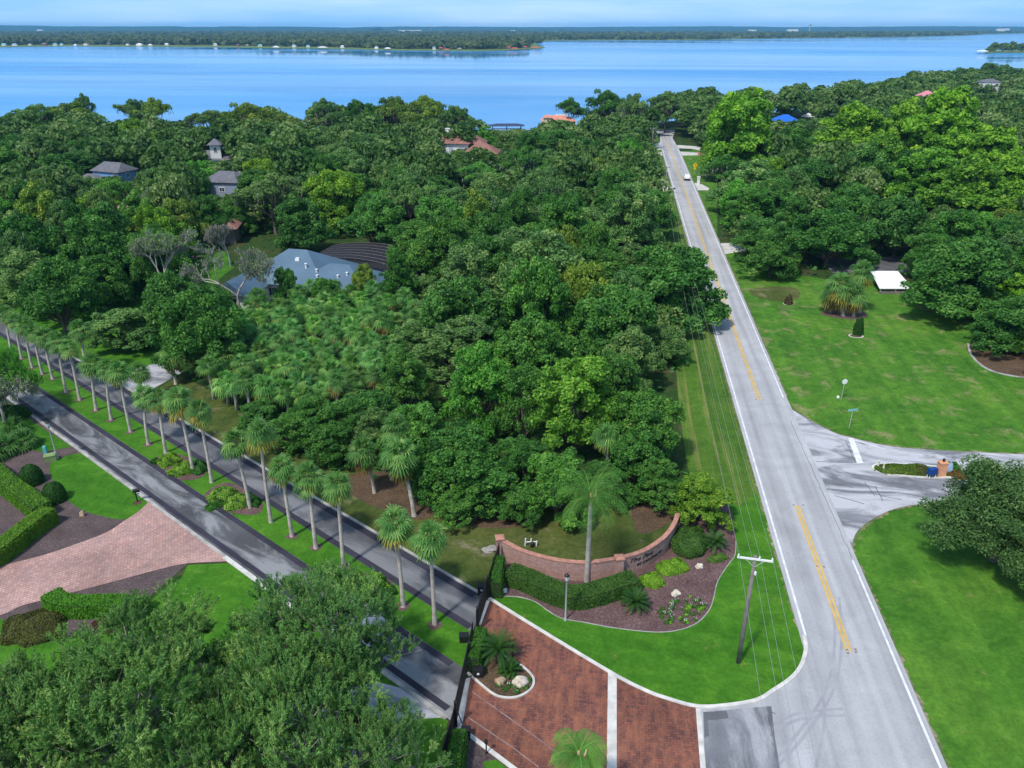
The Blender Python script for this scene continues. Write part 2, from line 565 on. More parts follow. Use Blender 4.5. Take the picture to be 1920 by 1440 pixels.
class MB:
    """collects shapes, builds ONE mesh"""
    def __init__(s):
        s.v, s.f, s.uv = [], [], None

    def add(s, verts, faces):
        k = len(s.v)
        s.v += [tuple(p) for p in verts]
        s.f += [[i + k for i in f] for f in faces]
        return s

    def box(s, c, size, rotz=0.0, taper=1.0):
        hx, hy, hz = size[0] / 2, size[1] / 2, size[2] / 2
        ca, sa = math.cos(rotz), math.sin(rotz)
        vs = []
        for z, t in ((-hz, 1.0), (hz, taper)):
            for x, y in ((-hx, -hy), (hx, -hy), (hx, hy), (-hx, hy)):
                x, y = x * t, y * t
                vs.append((c[0] + x * ca - y * sa, c[1] + x * sa + y * ca, c[2] + z))
        return s.add(vs, [(0, 3, 2, 1), (4, 5, 6, 7), (0, 1, 5, 4), (1, 2, 6, 5), (2, 3, 7, 6), (3, 0, 4, 7)])

    def tube(s, pts, rad, n=8, caps=True):
        pts = [Vector(p) for p in pts]
        if not isinstance(rad, (list, tuple)):
            rad = [rad] * len(pts)
        rings, fs = [], []
        up = Vector((0.31, 0.95, 0.05)).normalized()
        for i, p in enumerate(pts):
            d = (pts[min(i + 1, len(pts) - 1)] - pts[max(i - 1, 0)])
            d = d.normalized() if d.length > 1e-9 else Vector((0, 0, 1))
            a = d.cross(up)
            if a.length < 0.1:
                a = d.cross(Vector((1, 0, 0)))
            a.normalize()
            b = d.cross(a)
            for k in range(n):
                t = 2 * math.pi * k / n
                rings.append(p + (a * math.cos(t) + b * math.sin(t)) * rad[i])
        for i in range(len(pts) - 1):
            for k in range(n):
                q = (k + 1) % n
                fs.append((i * n + k, i * n + q, (i + 1) * n + q, (i + 1) * n + k))
        if caps:
            fs.append(tuple(range(n)))
            fs.append(tuple((len(pts) - 1) * n + k for k in reversed(range(n))))
        return s.add(rings, fs)

    def lathe(s, prof, n=12, c=(0, 0, 0)):
        vs, fs = [], []
        for r, z in prof:
            for k in range(n):
                t = 2 * math.pi * k / n
                vs.append((c[0] + r * math.cos(t), c[1] + r * math.sin(t), c[2] + z))
        for i in range(len(prof) - 1):
            for k in range(n):
                q = (k + 1) % n
                fs.append((i * n + k, i * n + q, (i + 1) * n + q, (i + 1) * n + k))
        fs.append(tuple(reversed(range(n))))
        fs.append(tuple((len(prof) - 1) * n + k for k in range(n)))
        return s.add(vs, fs)

    def prism(s, poly, z0, z1):
        n = len(poly)
        vs = [(p[0], p[1], z0) for p in poly] + [(p[0], p[1], z1) for p in poly]
        fs = [(i, (i + 1) % n, n + (i + 1) % n, n + i) for i in range(n)]
        tris = tessellate_polygon([[Vector((p[0], p[1], 0)) for p in poly]])
        for t in tris:
            fs.append(tuple(t))
            fs.append(tuple(n + k for k in t))
        return s.add(vs, fs)

    def mesh(s, name, mat, smooth_=False, recalc=True):
        me = bpy.data.meshes.new(name)
        me.from_pydata(s.v, [], s.f)
        if recalc:
            bm = bmesh.new()
            bm.from_mesh(me)
            bmesh.ops.recalc_face_normals(bm, faces=bm.faces)
            bm.to_mesh(me)
            bm.free()
        for mm in (mat if isinstance(mat, (list, tuple)) else [mat]):
            me.materials.append(mm)
        if smooth_:
            me.polygons.foreach_set('use_smooth', [True] * len(me.polygons))
        me.update()
        return me

    def build(s, name, mat, parent=None, smooth_=False, **k):
        return put(name, s.mesh(name, mat, smooth_), parent, **k)


def sheet(name, pts, z, mat, kind='structure', skirt=0.0):
    """a flat piece of ground cover"""
    pts = [(p[0], p[1]) for p in pts]
    me = bpy.data.meshes.new(name)
    vs = [(p[0], p[1], z) for p in pts]
    tris = tessellate_polygon([[Vector((p[0], p[1], 0)) for p in pts]])
    fs = []
    for t in tris:
        a, b, c = [Vector(vs[k]) for k in t]
        fs.append(tuple(t) if (b - a).cross(c - a).z > 0 else tuple(reversed(t)))
    if skirt:
        n = len(vs)
        vs += [(p[0], p[1], z - skirt) for p in pts]
        fs += [(i, (i + 1) % n, n + (i + 1) % n, n + i) for i in range(n)]
    me.from_pydata(vs, [], fs)
    me.materials.append(mat)
    o = put(name, me)
    o['kind'] = kind
    return o


def strip(pts, w, side=0.0):
    """left and right outlines of a line of width w; side shifts it sideways"""
    pts = [Vector((p[0], p[1])) for p in pts]
    L, Rr = [], []
    for i, p in enumerate(pts):
        d = (pts[min(i + 1, len(pts) - 1)] - pts[max(i - 1, 0)]).normalized()
        nrm = Vector((-d.y, d.x))
        c = p + nrm * side
        L.append(c + nrm * w / 2)
        Rr.append(c - nrm * w / 2)
    return L, Rr


def ribbon(name, pts, w, z0, z1, mat, side=0.0, kind='structure', parent=None):
    L, Rr = strip(pts, w, side)
    n = len(L)
    vs = [(p.x, p.y, z1) for p in L] + [(p.x, p.y, z1) for p in Rr]
    fs = [(i, n + i, n + i + 1, i + 1) for i in range(n - 1)]
    if z1 - z0 > 0.03:
        vs += [(p.x, p.y, z0) for p in L] + [(p.x, p.y, z0) for p in Rr]
        for i in range(n - 1):
            fs.append((2 * n + i, i, i + 1, 2 * n + i + 1))
            fs.append((n + i, 3 * n + i, 3 * n + i + 1, n + i + 1))
        fs.append((0, 2 * n, 3 * n, n))
        fs.append((n - 1, 2 * n - 1, 4 * n - 1, 3 * n - 1))
    me = bpy.data.meshes.new(name)
    me.from_pydata(vs, [], fs)
    me.materials.append(mat)
    o = put(name, me, parent)
    if kind:
        o['kind'] = kind
    return o


def quads_mesh(name, V, tint, mat):
    """V: (n,4,3) leaf corners, tint: (n,)"""
    n = len(V)
    me = bpy.data.meshes.new(name)
    me.vertices.add(n * 4)
    me.vertices.foreach_set('co', np.ascontiguousarray(V, dtype=np.float32).ravel())
    me.loops.add(n * 4)
    me.loops.foreach_set('vertex_index', np.arange(n * 4, dtype=np.int32))
    me.polygons.add(n)
    me.polygons.foreach_set('loop_start', np.arange(0, n * 4, 4, dtype=np.int32))
    at_ = me.attributes.new('tint', 'FLOAT', 'FACE')
    at_.data.foreach_set('value', np.clip(np.asarray(tint, dtype=np.float32), 0, 1))
    me.materials.append(mat)
    me.update(calc_edges=True)
    return me


def unit(a):
    return a / np.maximum(np.linalg.norm(a, axis=-1, keepdims=True), 1e-9)


def leaf_quads(P, N, T, L, W):
    N, T = unit(N), unit(T)
    B = unit(np.cross(N, T))
    T = np.cross(B, N)
    L = np.asarray(L).reshape(-1, 1)
    W = np.asarray(W).reshape(-1, 1)
    return np.stack([P - T * L / 2, P - B * W / 2 + T * L * 0.08, P + T * L / 2, P + B * W / 2 + T * L * 0.08], axis=1)


def rand_dirs(rng, n, zmin=-1.0):
    z = rng.uniform(zmin, 1, n)
    t = rng.uniform(0, 2 * np.pi, n)
    r = np.sqrt(np.maximum(0, 1 - z * z))
    return np.stack([r * np.cos(t), r * np.sin(t), z], 1)


def crown_leaves(seed, Rr, H, base, lobes, clumps, leaves, ll, lw, spray=False, flat=0.8, spread=0.62, top=0.0, clump_r=(0.16, 0.30), drop=1.15):
    """foliage of a broadleaved tree: lobes > clumps > leaves. returns quads, tints, lobe centres"""
    rng = np.random.default_rng(seed)
    zc = (base + H) / 2
    hz = (H - base) / 2
    # lobes set round the stem
    LC, LR = [], []
    for i in range(lobes):
        a = 2 * math.pi * i * 0.618 + rng.uniform(-0.4, 0.4)
        rr = Rr * spread * math.sqrt((i + 0.3) / lobes) * rng.uniform(0.85, 1.1)
        r = Rr * rng.uniform(0.30, 0.46)
        zz = zc + hz * (0.55 - drop * (rr / (Rr * spread)) ** 1.5 + rng.uniform(-0.30, 0.22)) + top * hz * (1 - rr / Rr)
        LC.append((rr * math.cos(a), rr * math.sin(a), min(zz, H - r * 0.75)))
        LR.append(r)
    LC, LR = np.array(LC), np.array(LR)
    # clumps over each lobe
    ci = rng.integers(0, lobes, clumps)
    d = rand_dirs(rng, clumps, -0.35)
    sq = np.array([1, 1, flat * min(1.0, hz / Rr * 1.15)])
    C = LC[ci] + d * sq * (LR[ci] * rng.uniform(0.55, 1.08, clumps))[:, None]
    CR = Rr * rng.uniform(clump_r[0], clump_r[1], clumps)
    CT = np.clip(0.42 + rng.normal(0, 0.17, clumps), 0, 1)
    w = CR ** 2
    k = rng.choice(clumps, leaves, p=w / w.sum())
    out = rand_dirs(rng, leaves, -0.55)
    if spray:
        ntw = clumps * 9
        tk = np.arange(ntw) // 9
        td = unit(rand_dirs(rng, ntw, -0.3) * .8 + d[tk] * 0.6 + np.array([0, 0, 0.55]))
        ti = rng.integers(0, ntw, leaves)
        k = tk[ti]
        tdir = td[ti]
        s = rng.uniform(0.25, 1.15, leaves)
        side = unit(np.cross(tdir, rng.normal(0, 1, (leaves, 3))))
        P = C[k] + tdir * (CR[k] * s)[:, None] + side * rng.uniform(0, 0.10, leaves)[:, None] * Rr * 0.16
        T = unit(tdir + side * rng.uniform(0.3, 1.0, leaves)[:, None])
        N = unit(rng.normal(0, 0.7, (leaves, 3)) + np.array([-0.1, -0.15, 0.35]))
    else:
        s = CR[k] * (0.35 + 0.65 * np.sqrt(rng.uniform(0, 1, leaves)))
        P = C[k] + out * np.array([1, 1, 0.95]) * s[:, None]
        T = rng.normal(0, 1, (leaves, 3))
        N = unit(out * 0.6 + rng.normal(0, 0.6, (leaves, 3)) + np.array([0, 0, 0.12]))
    tint = CT[k] + rng.normal(0, 0.13, leaves)
    L = ll * rng.uniform(0.65, 1.35, leaves)
    W = lw * rng.uniform(0.65, 1.35, leaves)
    return leaf_quads(P, N, T, L, W), tint, LC, C


def limb_mesh(name, seed, H, base, LC, r0, mat, extra=None, twig=0.0, lean=0.0):
    rng = np.random.default_rng(seed + 99)
    mb = MB()
    fork = Vector((lean, 0, base * 0.75 + 0.12 * H))
    mid = Vector((lean * 0.4, 0.08, base * 0.4))
    mb.tube([(0, 0, -0.3), (0, 0, 0.15), mid, fork], [r0 * 1.7, r0 * 1.15, r0 * 0.95, r0 * 0.8], 8)
    for c in LC:
        c = Vector(c)
        m = fork.lerp(c, 0.5) + Vector((rng.uniform(-1, 1) * 0.08 * H, rng.uniform(-1, 1) * 0.08 * H, -0.03 * H))
        mb.tube([fork + Vector((0, 0, -0.05 * H)), m, c], [r0 * 0.55, r0 * 0.36, r0 * 0.14], 5, False)
        if extra is not None:
            ds = np.linalg.norm(extra - np.array(c), axis=1)
            for j in np.argsort(ds)[:16]:
                e = Vector(extra[j])
                q = c.lerp(e, 0.55) + Vector((rng.uniform(-.3, .3), rng.uniform(-.3, .3), -0.15))
                mb.tube([m.lerp(c, 0.7), q, e + (e - c) * twig], [r0 * 0.17, r0 * 0.11, r0 * 0.045], 4, False)
    return mb.mesh(name, mat, True, recalc=False)


# ------------------------------------------------------------------ ground, lake and far shore
RL = lambda y: 24.55 + 0.1345 * (y - 62.6)     # left and right edges of the main road
RRt = lambda y: 30.70 + 0.1345 * (y - 62.6)

SHORE = [(-1500, 352), (-700, 350), (-330, 349), (-230, 351), (-160, 347), (-116, 350), (-60, 356), (-14, 362), (30, 372), (62, 392), (120, 430),
         (188, 482), (258, 566), (330, 655), (400, 705), (450, 680), (600, 720), (900, 800), (1500, 900)]
land = smooth(SHORE, 5) + [Vector((1500, -400)), Vector((-1500, -400))]
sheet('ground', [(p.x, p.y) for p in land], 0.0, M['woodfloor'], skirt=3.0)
WZ = -0.7
lake_o = sheet('lake', [(-16000, 250), (16000, 250), (16000, 15000), (-16000, 15000)], WZ, M['water'])

FSHORE = [(-80, 87), (0, 88.5), (120, 87), (220, 87.5), (330, 88), (440, 89), (520, 90.5), (600, 91), (680, 93), (760, 95), (830, 95.5),
          (900, 96), (950, 95), (985, 93), (1014, 91), (1022, 89.5), (1010, 86), (1000, 80), (1030, 76.8), (1120, 76), (1300, 75.6), (1420, 73), (1560, 71.5), (1700, 69.5),
          (1800, 67.5), (1860, 64), (1920, 62.5), (2000, 62)]
fs = [at(px, py, WZ) for px, py in FSHORE]
fland = [(-4200, fs[0][1])] + fs + [(14000, fs[-1][1]), (14000, 14500), (-14000, 14500), (-14000, 3000), (-4200, 3000)]
sheet('far_shore', fland, 0.0, M['far_land'], skirt=1.5)
# wooded point with the boathouse, on the right edge of the lake
isl = [at(px, py, WZ) for px, py in [(1846, 101), (1870, 99), (1900, 99), (1960, 101), (2050, 104), (2050, 95), (1960, 94), (1880, 95), (1850, 97)]]
sheet('lake_point', isl, 0.1, M['far_land'], skirt=1.5)


def hill_range(name, pts, depth):
    """a long low wooded ridge: (x, y, height)"""
    vs, fs = [], []
    rows = 6
    n = len(pts)
    rng = random.Random(5)
    for j in range(rows):
        s = math.sin(math.pi * (j + 0.02) / (rows - 1 + 0.04))
        for (x, y, h) in pts:
            vs.append((x, y + depth * (j / (rows - 1) - 0.5), max(-1.0, h * s * rng.uniform(0.97, 1.03))))
    for j in range(rows - 1):
        for i in range(n - 1):
            fs.append((j * n + i, j * n + i + 1, (j + 1) * n + i + 1, (j + 1) * n + i))
    me = bpy.data.meshes.new(name)
    me.from_pydata(vs, [], fs)
    me.materials.append(M['hill'])
    o = put(name, me)
    o['kind'] = 'structure'
    return o


rngh = random.Random(3)


def ridge(x0, x1, n, y, f):
    out = []
    for i in range(n):
        t = i / (n - 1)
        out.append((x0 + (x1 - x0) * t, y + rngh.uniform(-150, 150), f(t) + rngh.uniform(-3.0, 3.0)))
    return out


hill_range('hills', ridge(-9000, -1500, 60, 9500, lambda t: 92 - 50 * t + 5 * math.sin(9 * t) + 2 * math.sin(31 * t)), 1500)
hill_range('hills', ridge(-2000, 10500, 90, 11000, lambda t: 52 + 5 * math.sin(7 * t) + 4 * math.sin(23 * t) + 10 * max(0, math.sin(3.3 * t - .9))), 1600)

# ---- woods on the far shore, a single far-off mass
rng = np.random.default_rng(11)
shore_px = np.array(sorted([(a, b) for a, b in FSHORE if a <= 1022], key=lambda q: q[0]))


def far_wood_points():
    pts = []
    # peninsula: from just behind the shore to the ridge behind
    for _ in range(8200):
        px = rng.uniform(-60, 1012)
        sy = np.interp(px, shore_px[:, 0], shore_px[:, 1])
        t = rng.uniform(0, 1) ** 0.55
        py = (sy - 3.2) * t + 59.5 * (1 - t)
        if px > 960:
            py = max(py, 72 + 0.05 * (px - 960))
        pts.append(at(px, py))
    for _ in range(5200):
        px = rng.uniform(-80, 2010)
        sy = np.interp(px, [900, 1030, 1120, 1300, 1420, 1560, 1700, 1800, 1860, 2010], [77, 76.8, 76, 75.6, 73, 71.5, 69.5, 67.5, 64, 62])
        if px < 990:
            sy = 66
        t = rng.uniform(0, 1) ** 0.5
        pts.append(at(px, (sy - 0.9) * t + 57.0 * (1 - t)))
    return np.array(pts)


fp = far_wood_points()
fn = len(fp)
per = 16
fh = rng.uniform(9, 17, fn)
frr = rng.uniform(6, 11, fn) * np.clip(fp[:, 1] / 2600, 1, 2.2)
base = np.concatenate([fp, np.zeros((fn, 1))], 1)
ctr = np.repeat(base + np.stack([np.zeros(fn), np.zeros(fn), fh * 0.55], 1), per, 0)
dd = rand_dirs(rng, fn * per, -0.3)
rr_ = np.repeat(frr, per)[:, None]
PP = ctr + dd * np.concatenate([rr_, rr_, np.repeat(fh * 0.45, per)[:, None]], 1)
tt = np.repeat(np.clip(rng.normal(0.45, 0.25, fn), 0, 1), per) + rng.normal(0, 0.12, fn * per)
Q = leaf_quads(PP, dd + np.array([0, -0.3, 0.2]) + rng.normal(0, .35, (fn * per, 3)), rng.normal(0, 1, (fn * per, 3)), (rr_ * 1.1).ravel(), (rr_ * 0.85).ravel())
fw = put('far_woods', quads_mesh('far_woods', Q, tt, M['far_leaf']))
fw['kind'] = 'stuff'

# ------------------------------------------------------------------ lawns, roads, beds
Y0, Y1 = 20.0, 352.0
# left verge of the main road
verge = [(RL(Y0) - 0.2, Y0), (RL(345) - 0.2, 345), (RL(345) - 8, 345), (RL(200) - 8, 200), (RL(140) - 6, 140)] + plan([(1268, 690), (1272, 760), (1290, 880), (1330, 960), (1378, 1010), (1378, 1041)]) + [(12, 50), (12, 44), (14, Y0)]
sheet('verge', verge, 0.02, M['verge'])
# right side lawns
sheet('lawn', plan([(1395, 560), (1357, 470), (1330, 420), (1300, 345), (1275, 285), (1310, 280), (1345, 330), (1345, 450), (1420, 505), (1700, 545), (1990, 600), (2100, 820), (1990, 852), (1796, 847), (1692, 840), (1600, 822), (1567, 813), (1525, 792), (1494, 774), (1471, 757), (1440, 690)]), 0.02, M['lawn_dry'])
sheet('lawn', plan([(1597, 1023), (1607, 997), (1630, 977), (1663, 961), (1733, 946), (1990, 935), (2200, 1100), (2200, 1500), (1850, 1500), (1785, 1480), (1763, 1440), (1683, 1247), (1627, 1120), (1600, 1055)]), 0.02, M['lawn'])
# brownish scratched ground near the turn of the lawn
sheet('soil_patch', smooth([Vector(at(*p)) for p in [(1404, 545), (1440, 538), (1490, 540), (1500, 556), (1470, 566), (1425, 560)]], 4, True), 0.03, M['scrub'])

# main road, straight, swinging left out of sight at the far end
far_l = [at(1237, 251), (60.2, 352), (55, 368)]
far_r = [(74, 366), at(1261, 259)]
road = [(RL(Y0) - 0.35, Y0), (RL(312) - 0.35, 312)] + far_l + far_r + [(RRt(304) + 0.35, 304), (RRt(Y0) + 0.35, Y0)]
sheet('main_road', road, 0.05, M['road'])
# side road bell-mouth
side = smooth([Vector(at(*p)) for p in [(1460, 735), (1471, 757), (1494, 774), (1525, 792), (1567, 813), (1600, 822), (1640, 832), (1692, 840), (1796, 847), (1930, 853), (2100, 860)]], 5) + \
    smooth([Vector(at(*p)) for p in [(2100, 930), (1930, 934), (1733, 946), (1692, 951), (1660, 961), (1629, 978), (1607, 997), (1597, 1023), (1597, 1050), (1606, 1075)]], 5)
sheet('side_road', [(p.x, p.y) for p in side], 0.04, M['side_road'])
# apron between main road and brick entrance
apron = plan([(1306, 1329), (1363, 1327), (1420, 1317), (1453, 1297), (1487, 1273), (1507, 1247), (1514, 1218), (1519, 1200)]) + [(RL(50), 50), (RL(Y0), Y0), (11.0, Y0)]
sheet('apron', [(p[0], p[1]) for p in apron], 0.044, M['road'])
sheet('asphalt_patch', plan([(1318, 1336), (1446, 1325), (1452, 1380), (1462, 1440), (1480, 1560), (1335, 1560), (1322, 1440)]), 0.06, M['patch'])
sheet('asphalt_patch', plan([(1320, 1337), (1362, 1334), (1366, 1348), (1327, 1352), (1329, 1380), (1321, 1386)]), 0.068, M['patch_dark'])

# sand and thin grass along the asphalt edges
M['edge_sand'] = grass_mat('edge_sand', (0.10, 0.12, 0.05), (0.24, 0.21, 0.13), (0.36, 0.31, 0.23), (0.06, 0.13, 0.02), 0.52)
rge = random.Random(31)


def ragged(name, pts, z, lo, hi, side):
    L, Rr = [], []
    pts = [Vector(p) for p in pts]
    for i, p in enumerate(pts):
        d = (pts[min(i + 1, len(pts) - 1)] - pts[max(i - 1, 0)]).normalized()
        nr = Vector((-d.y, d.x)) * side
        L.append(p - nr * .15)
        Rr.append(p + nr * rge.uniform(lo, hi))
    n = len(L)
    me = bpy.data.meshes.new(name)
    me.from_pydata([(p.x, p.y, z) for p in L] + [(p.x, p.y, z) for p in Rr], [], [(i, n + i, n + i + 1, i + 1) for i in range(n - 1)])
    me.materials.append(M['edge_sand'])
    o = put(name, me)
    o['kind'] = 'structure'


ragged('sandy_edge', [(RL(y) - .33, y) for y in np.arange(46, 300, .33)], .046, .02, .30, 1)
ragged('sandy_edge', [(RRt(y) + .33, y) for y in np.arange(Y0, 54, .22)], .046, .02, .34, -1)
ragged('sandy_edge', [(RRt(y) + .33, y) for y in np.arange(87, 290, .33)], .046, .02, .30, -1)
ragged('sandy_edge', [(p.x, p.y) for p in smooth([Vector(at(*q)) for q in [(1471, 757), (1494, 774), (1525, 792), (1567, 813), (1600, 822), (1640, 832), (1692, 840), (1796, 847), (1930, 853)]], 8)], .036, .05, .5, 1)
ragged('sandy_edge', [(p.x, p.y) for p in smooth([Vector(at(*q)) for q in [(1930, 934), (1733, 946), (1692, 951), (1660, 961), (1629, 978), (1607, 997), (1597, 1023), (1600, 1060)]], 8)], .036, .05, .45, 1)
# wear on the asphalt: turning tyre marks, cracks
M['tyre_mark'] = plain('tyre_marks', (0.315, 0.315, 0.335), .9, vary=.12, scale=.6)
M['crack'] = plain('crack_sealer', (0.13, 0.13, 0.14), .8)
zt_ = .0520
for pts in ([(1440, 1440), (1500, 1370), (1550, 1290), (1565, 1200), (1560, 1120)], [(1455, 1440), (1516, 1370), (1564, 1290), (1578, 1200), (1573, 1120)], [(1530, 1440), (1546, 1340), (1530, 1250), (1505, 1165)],
            [(1360, 1440), (1420, 1380), (1490, 1340), (1580, 1330)], [(1375, 1440), (1432, 1388), (1497, 1350), (1585, 1342)]):
    zt_ += .0009
    ribbon('tyre_mark', smooth([Vector(at(*p)) for p in pts], 8), .20, 0, zt_, M['tyre_mark'])
rgc = random.Random(8)
for (a, b, w) in (((1440, 1332), (1460, 1440), .06), ((1482, 790), (1598, 1048), .045), ((1620, 905), (1640, 930), .07), ((1628, 925), (1660, 930), .07), ((1640, 912), (1655, 940), .07), ((1585, 825), (1604, 868), .06), ((1530, 866), (1600, 868), .06),
                  ((1650, 930), (1690, 938), .06), ((1453, 1340), (1440, 1332), .06), ((1500, 775), (1530, 800), .09), ((1560, 905), (1600, 915), .07), ((1565, 930), (1620, 945), .07)):
    a, b = Vector(at(*a)), Vector(at(*b))
    n_ = max(4, int((b - a).length / .8))
    d_ = (b - a).normalized()
    nr = Vector((-d_.y, d_.x))
    ribbon('crack', [a.lerp(b, i / n_) + nr * rgc.uniform(-.05, .05) for i in range(n_ + 1)], w, 0, .0605, M['crack'])
# painted markings
ribbon('edge_line', [(RL(y) + 0.08, y) for y in np.linspace(45.4, 312, 12)], 0.17, 0, 0.062, M['white_paint'])
ribbon('edge_line', [(RRt(y) - 0.08, y) for y in np.linspace(Y0, 54.5, 4)], 0.17, 0, 0.062, M['white_paint'])
ribbon('edge_line', [(RRt(y) - 0.08, y) for y in np.linspace(87.0, 304, 10)], 0.16, 0, 0.062, M['white_paint'])
mid = lambda y: (RL(y) + RRt(y)) / 2 - 0.12
for s in (-0.15, 0.15):
    ribbon('centre_line', [(mid(y) + s, y) for y in np.linspace(at(0, 1222)[1], at(0, 949)[1], 6)], 0.19, 0, 0.064, M['yellow_paint'])
    ribbon('centre_line', [(mid(y) + s, y) for y in np.linspace(at(0, 750)[1], 330, 12)], 0.19, 0, 0.064, M['yellow_paint'])
sheet('stop_bar', plan([(1590, 822), (1600, 822), (1619, 869), (1607, 870)]), 0.056, M['white_paint'])
ribbon('edge_line', [at(*p) for p in [(1603, 826), (1660, 843)]], 0.12, 0, 0.054, M['white_paint'])
# far concrete drives crossing the verges
for pts in ([(1224, 352), (1240, 349), (1262, 351), (1266, 359), (1232, 359)], [(1300, 343), (1311, 343), (1330, 353), (1328, 357), (1303, 357)],
            [(1214, 274), (1238, 267), (1243, 281), (1217, 281)], [(1216, 289), (1244, 285), (1246, 292), (1218, 293)],
            [(1270, 272), (1316, 275), (1318, 283), (1295, 279), (1270, 278)], [(1272, 284), (1316, 287), (1316, 291), (1276, 292)]):
    sheet('concrete_drive', plan(pts), 0.035, M['concrete'])
sheet('side_track', plan([(1296, 447), (1310, 442), (1322, 462), (1318, 470)]), 0.03, M['concrete'])
sheet('side_track', plan([(1346, 456), (1385, 456), (1400, 470), (1352, 478)]), 0.034, M['concrete'])
sheet('parking_court', plan([(1540, 486), (1700, 480), (1720, 512), (1560, 512)]), 0.03, M['drive_far'])

# palm drive: two lanes either side of a grass median
ND = [(77, 733), (290, 860), (430, 960), (567, 1057), (740, 1172), (870, 1253)]     # near lane, median side
NK = [(43, 763), (140, 840), (283, 943), (457, 1063), (757, 1287), (843, 1350)]     # near lane, kerb side
FD = [(100, 693), (233, 777), (320, 827), (413, 893), (640, 1030), (783, 1120), (888, 1190)]
FK = [(200, 710), (347, 793), (467, 863), (633, 957), (783, 1050), (907, 1123)]


def fit(pts):
    q = np.array(plan(pts))
    a, b = np.polyfit(q[:, 0], q[:, 1], 1)
    return a, b


aND, aNK, aFD, aFK = fit(ND), fit(NK), fit(FD), fit(FK)
ln = lambda ab, x: (x, ab[0] * x + ab[1])
XL = -150.0
sheet('median_lawn', [ln(aFD, XL), ln(aFD, -2.95), at(878, 1250), ln(aND, -3.6), ln(aND, XL)], 0.022, M['lawn_bright'])
sheet('near_lane', [ln(aND, XL), ln(aND, -3.55), at(845, 1352), ln(aNK, XL)], 0.05, M['drive'])
sheet('far_lane', [ln(aFD, XL), ln(aFD, -3.0), at(907, 1123), ln(aFK, XL)], 0.05, M['drive_far'])
ribbon('lane_edge', [ln(aND, x) for x in (XL, -80, -40, -4.2)], 0.55, 0, 0.056, M['drive_edge'], side=-0.3)
ribbon('lane_edge', [ln(aNK, x) for x in (XL, -80, -40, -4.7)], 0.5, 0, 0.056, M['drive_edge'], side=0.55)
ribbon('lane_edge', [ln(aFD, x) for x in (XL, -80, -40, -3.4)], 0.6, 0, 0.056, M['drive_edge'], side=0.32)
ribbon('lane_edge', [ln(aFK, x) for x in (XL, -80, -40, -2.8)], 0.65, 0, 0.056, M['drive_edge'], side=-0.35)
ribbon('kerb', [ln(aFK, x) for x in (XL, -80, -40, -2.6)], 0.25, 0, 0.12, M['drive_kerb'], side=0.15)
ribbon('kerb', [ln(aNK, x) for x in (XL, -80, -40, -25)], 0.32, 0, 0.12, M['drive_kerb'], side=-0.1)
ribbon('kerb', [ln(aNK, x) for x in (-25, -15)], 0.42, 0, 0.10, M['kerb'], side=-0.15)
ribbon('kerb', [ln(aNK, x) for x in (-15, -9, -4.3)], 0.32, 0, 0.12, M['drive_kerb'], side=-0.1)
# lawn north of the far lane and the side driveway into it
sheet('lawn', plan([(-60, 560), (60, 545), (150, 560), (190, 500), (420, 470), (440, 500), (330, 590), (322, 660), (300, 700), (260, 735)]) + [ln(aFK, -44), ln(aFK, -130)], 0.02, M['lawn_bright'])
sheet('side_driveway', plan([(205, 712), (232, 704), (262, 690), (310, 676), (340, 700), (300, 722), (262, 742)]), 0.03, M['side_road'])
sheet('scrub', plan([(262, 744), (340, 705), (420, 745), (480, 800), (640, 870), (760, 905), (930, 950), (990, 940), (1260, 920), (1290, 960)]) + [(15.4, 60.6), (11.5, 54.0), (6.3, 52.6), (-0.4, 54.8), (-1.3, 55.6)] + [at(908, 1121), ln(aFK, -10), ln(aFK, -30)], 0.024, M['scrub'])
sheet('soil_patch', smooth([Vector(at(*p)) for p in [(640, 900), (720, 880), (800, 905), (820, 950), (790, 975), (735, 960), (680, 940)]], 4, True), 0.03, M['soil'])
sheet('soil_patch', smooth([Vector(at(*p)) for p in [(845, 945), (960, 955), (1000, 975), (960, 990), (880, 985)]], 4, True), 0.03, M['soil'])
sheet('soil_patch', smooth([Vector(at(*p)) for p in [(1190, 945), (1258, 950), (1262, 975), (1215, 1000), (1190, 990)]], 4, True), 0.03, M['soil'])
sheet('soil_patch', smooth([Vector(at(*p)) for p in [(408, 835), (440, 830), (470, 845), (440, 865)]], 4, True), 0.03, M['soil'])

# brick paved entrance
BK = smooth([Vector(at(*p)) for p in [(915, 1124), (1000, 1177), (1140, 1262), (1207, 1297), (1250, 1313), (1307, 1328), (1363, 1326), (1420, 1316), (1453, 1297), (1487, 1273), (1505, 1249), (1513, 1220), (1510, 1193)]], 5)
pave = [(p.x, p.y) for p in BK if p.x < at(1305, 1328)[0] + 0.01] + plan([(1306, 1329), (1318, 1440), (1335, 1600)]) + plan([(1100, 1600), (960, 1440), (873, 1374), (858, 1368)])
sheet('brick_paving', pave, 0.07, M['paver'])
ribbon('kerb', BK, 0.28, 0, 0.13, M['kerb'], side=0.10)
ribbon('paving_band', plan([(1148, 1264), (1147, 1440), (1146, 1600)]), 0.62, 0, 0.084, M['kerb'])
ribbon('paving_band', plan([(1309, 1330), (1318, 1440), (1332, 1600)]), 0.34, 0, 0.084, M['kerb'])
ribbon('paving_band', plan([(915, 1127), (898, 1172)]), 0.32, 0, 0.084, M['kerb'])
ribbon('paving_band', plan([(877, 1272), (860, 1368)]), 0.40, 0, 0.084, M['kerb'])
ribbon('kerb', plan([(862, 1366), (960, 1440), (1100, 1545)]), 0.30, 0, 0.12, M['kerb'])
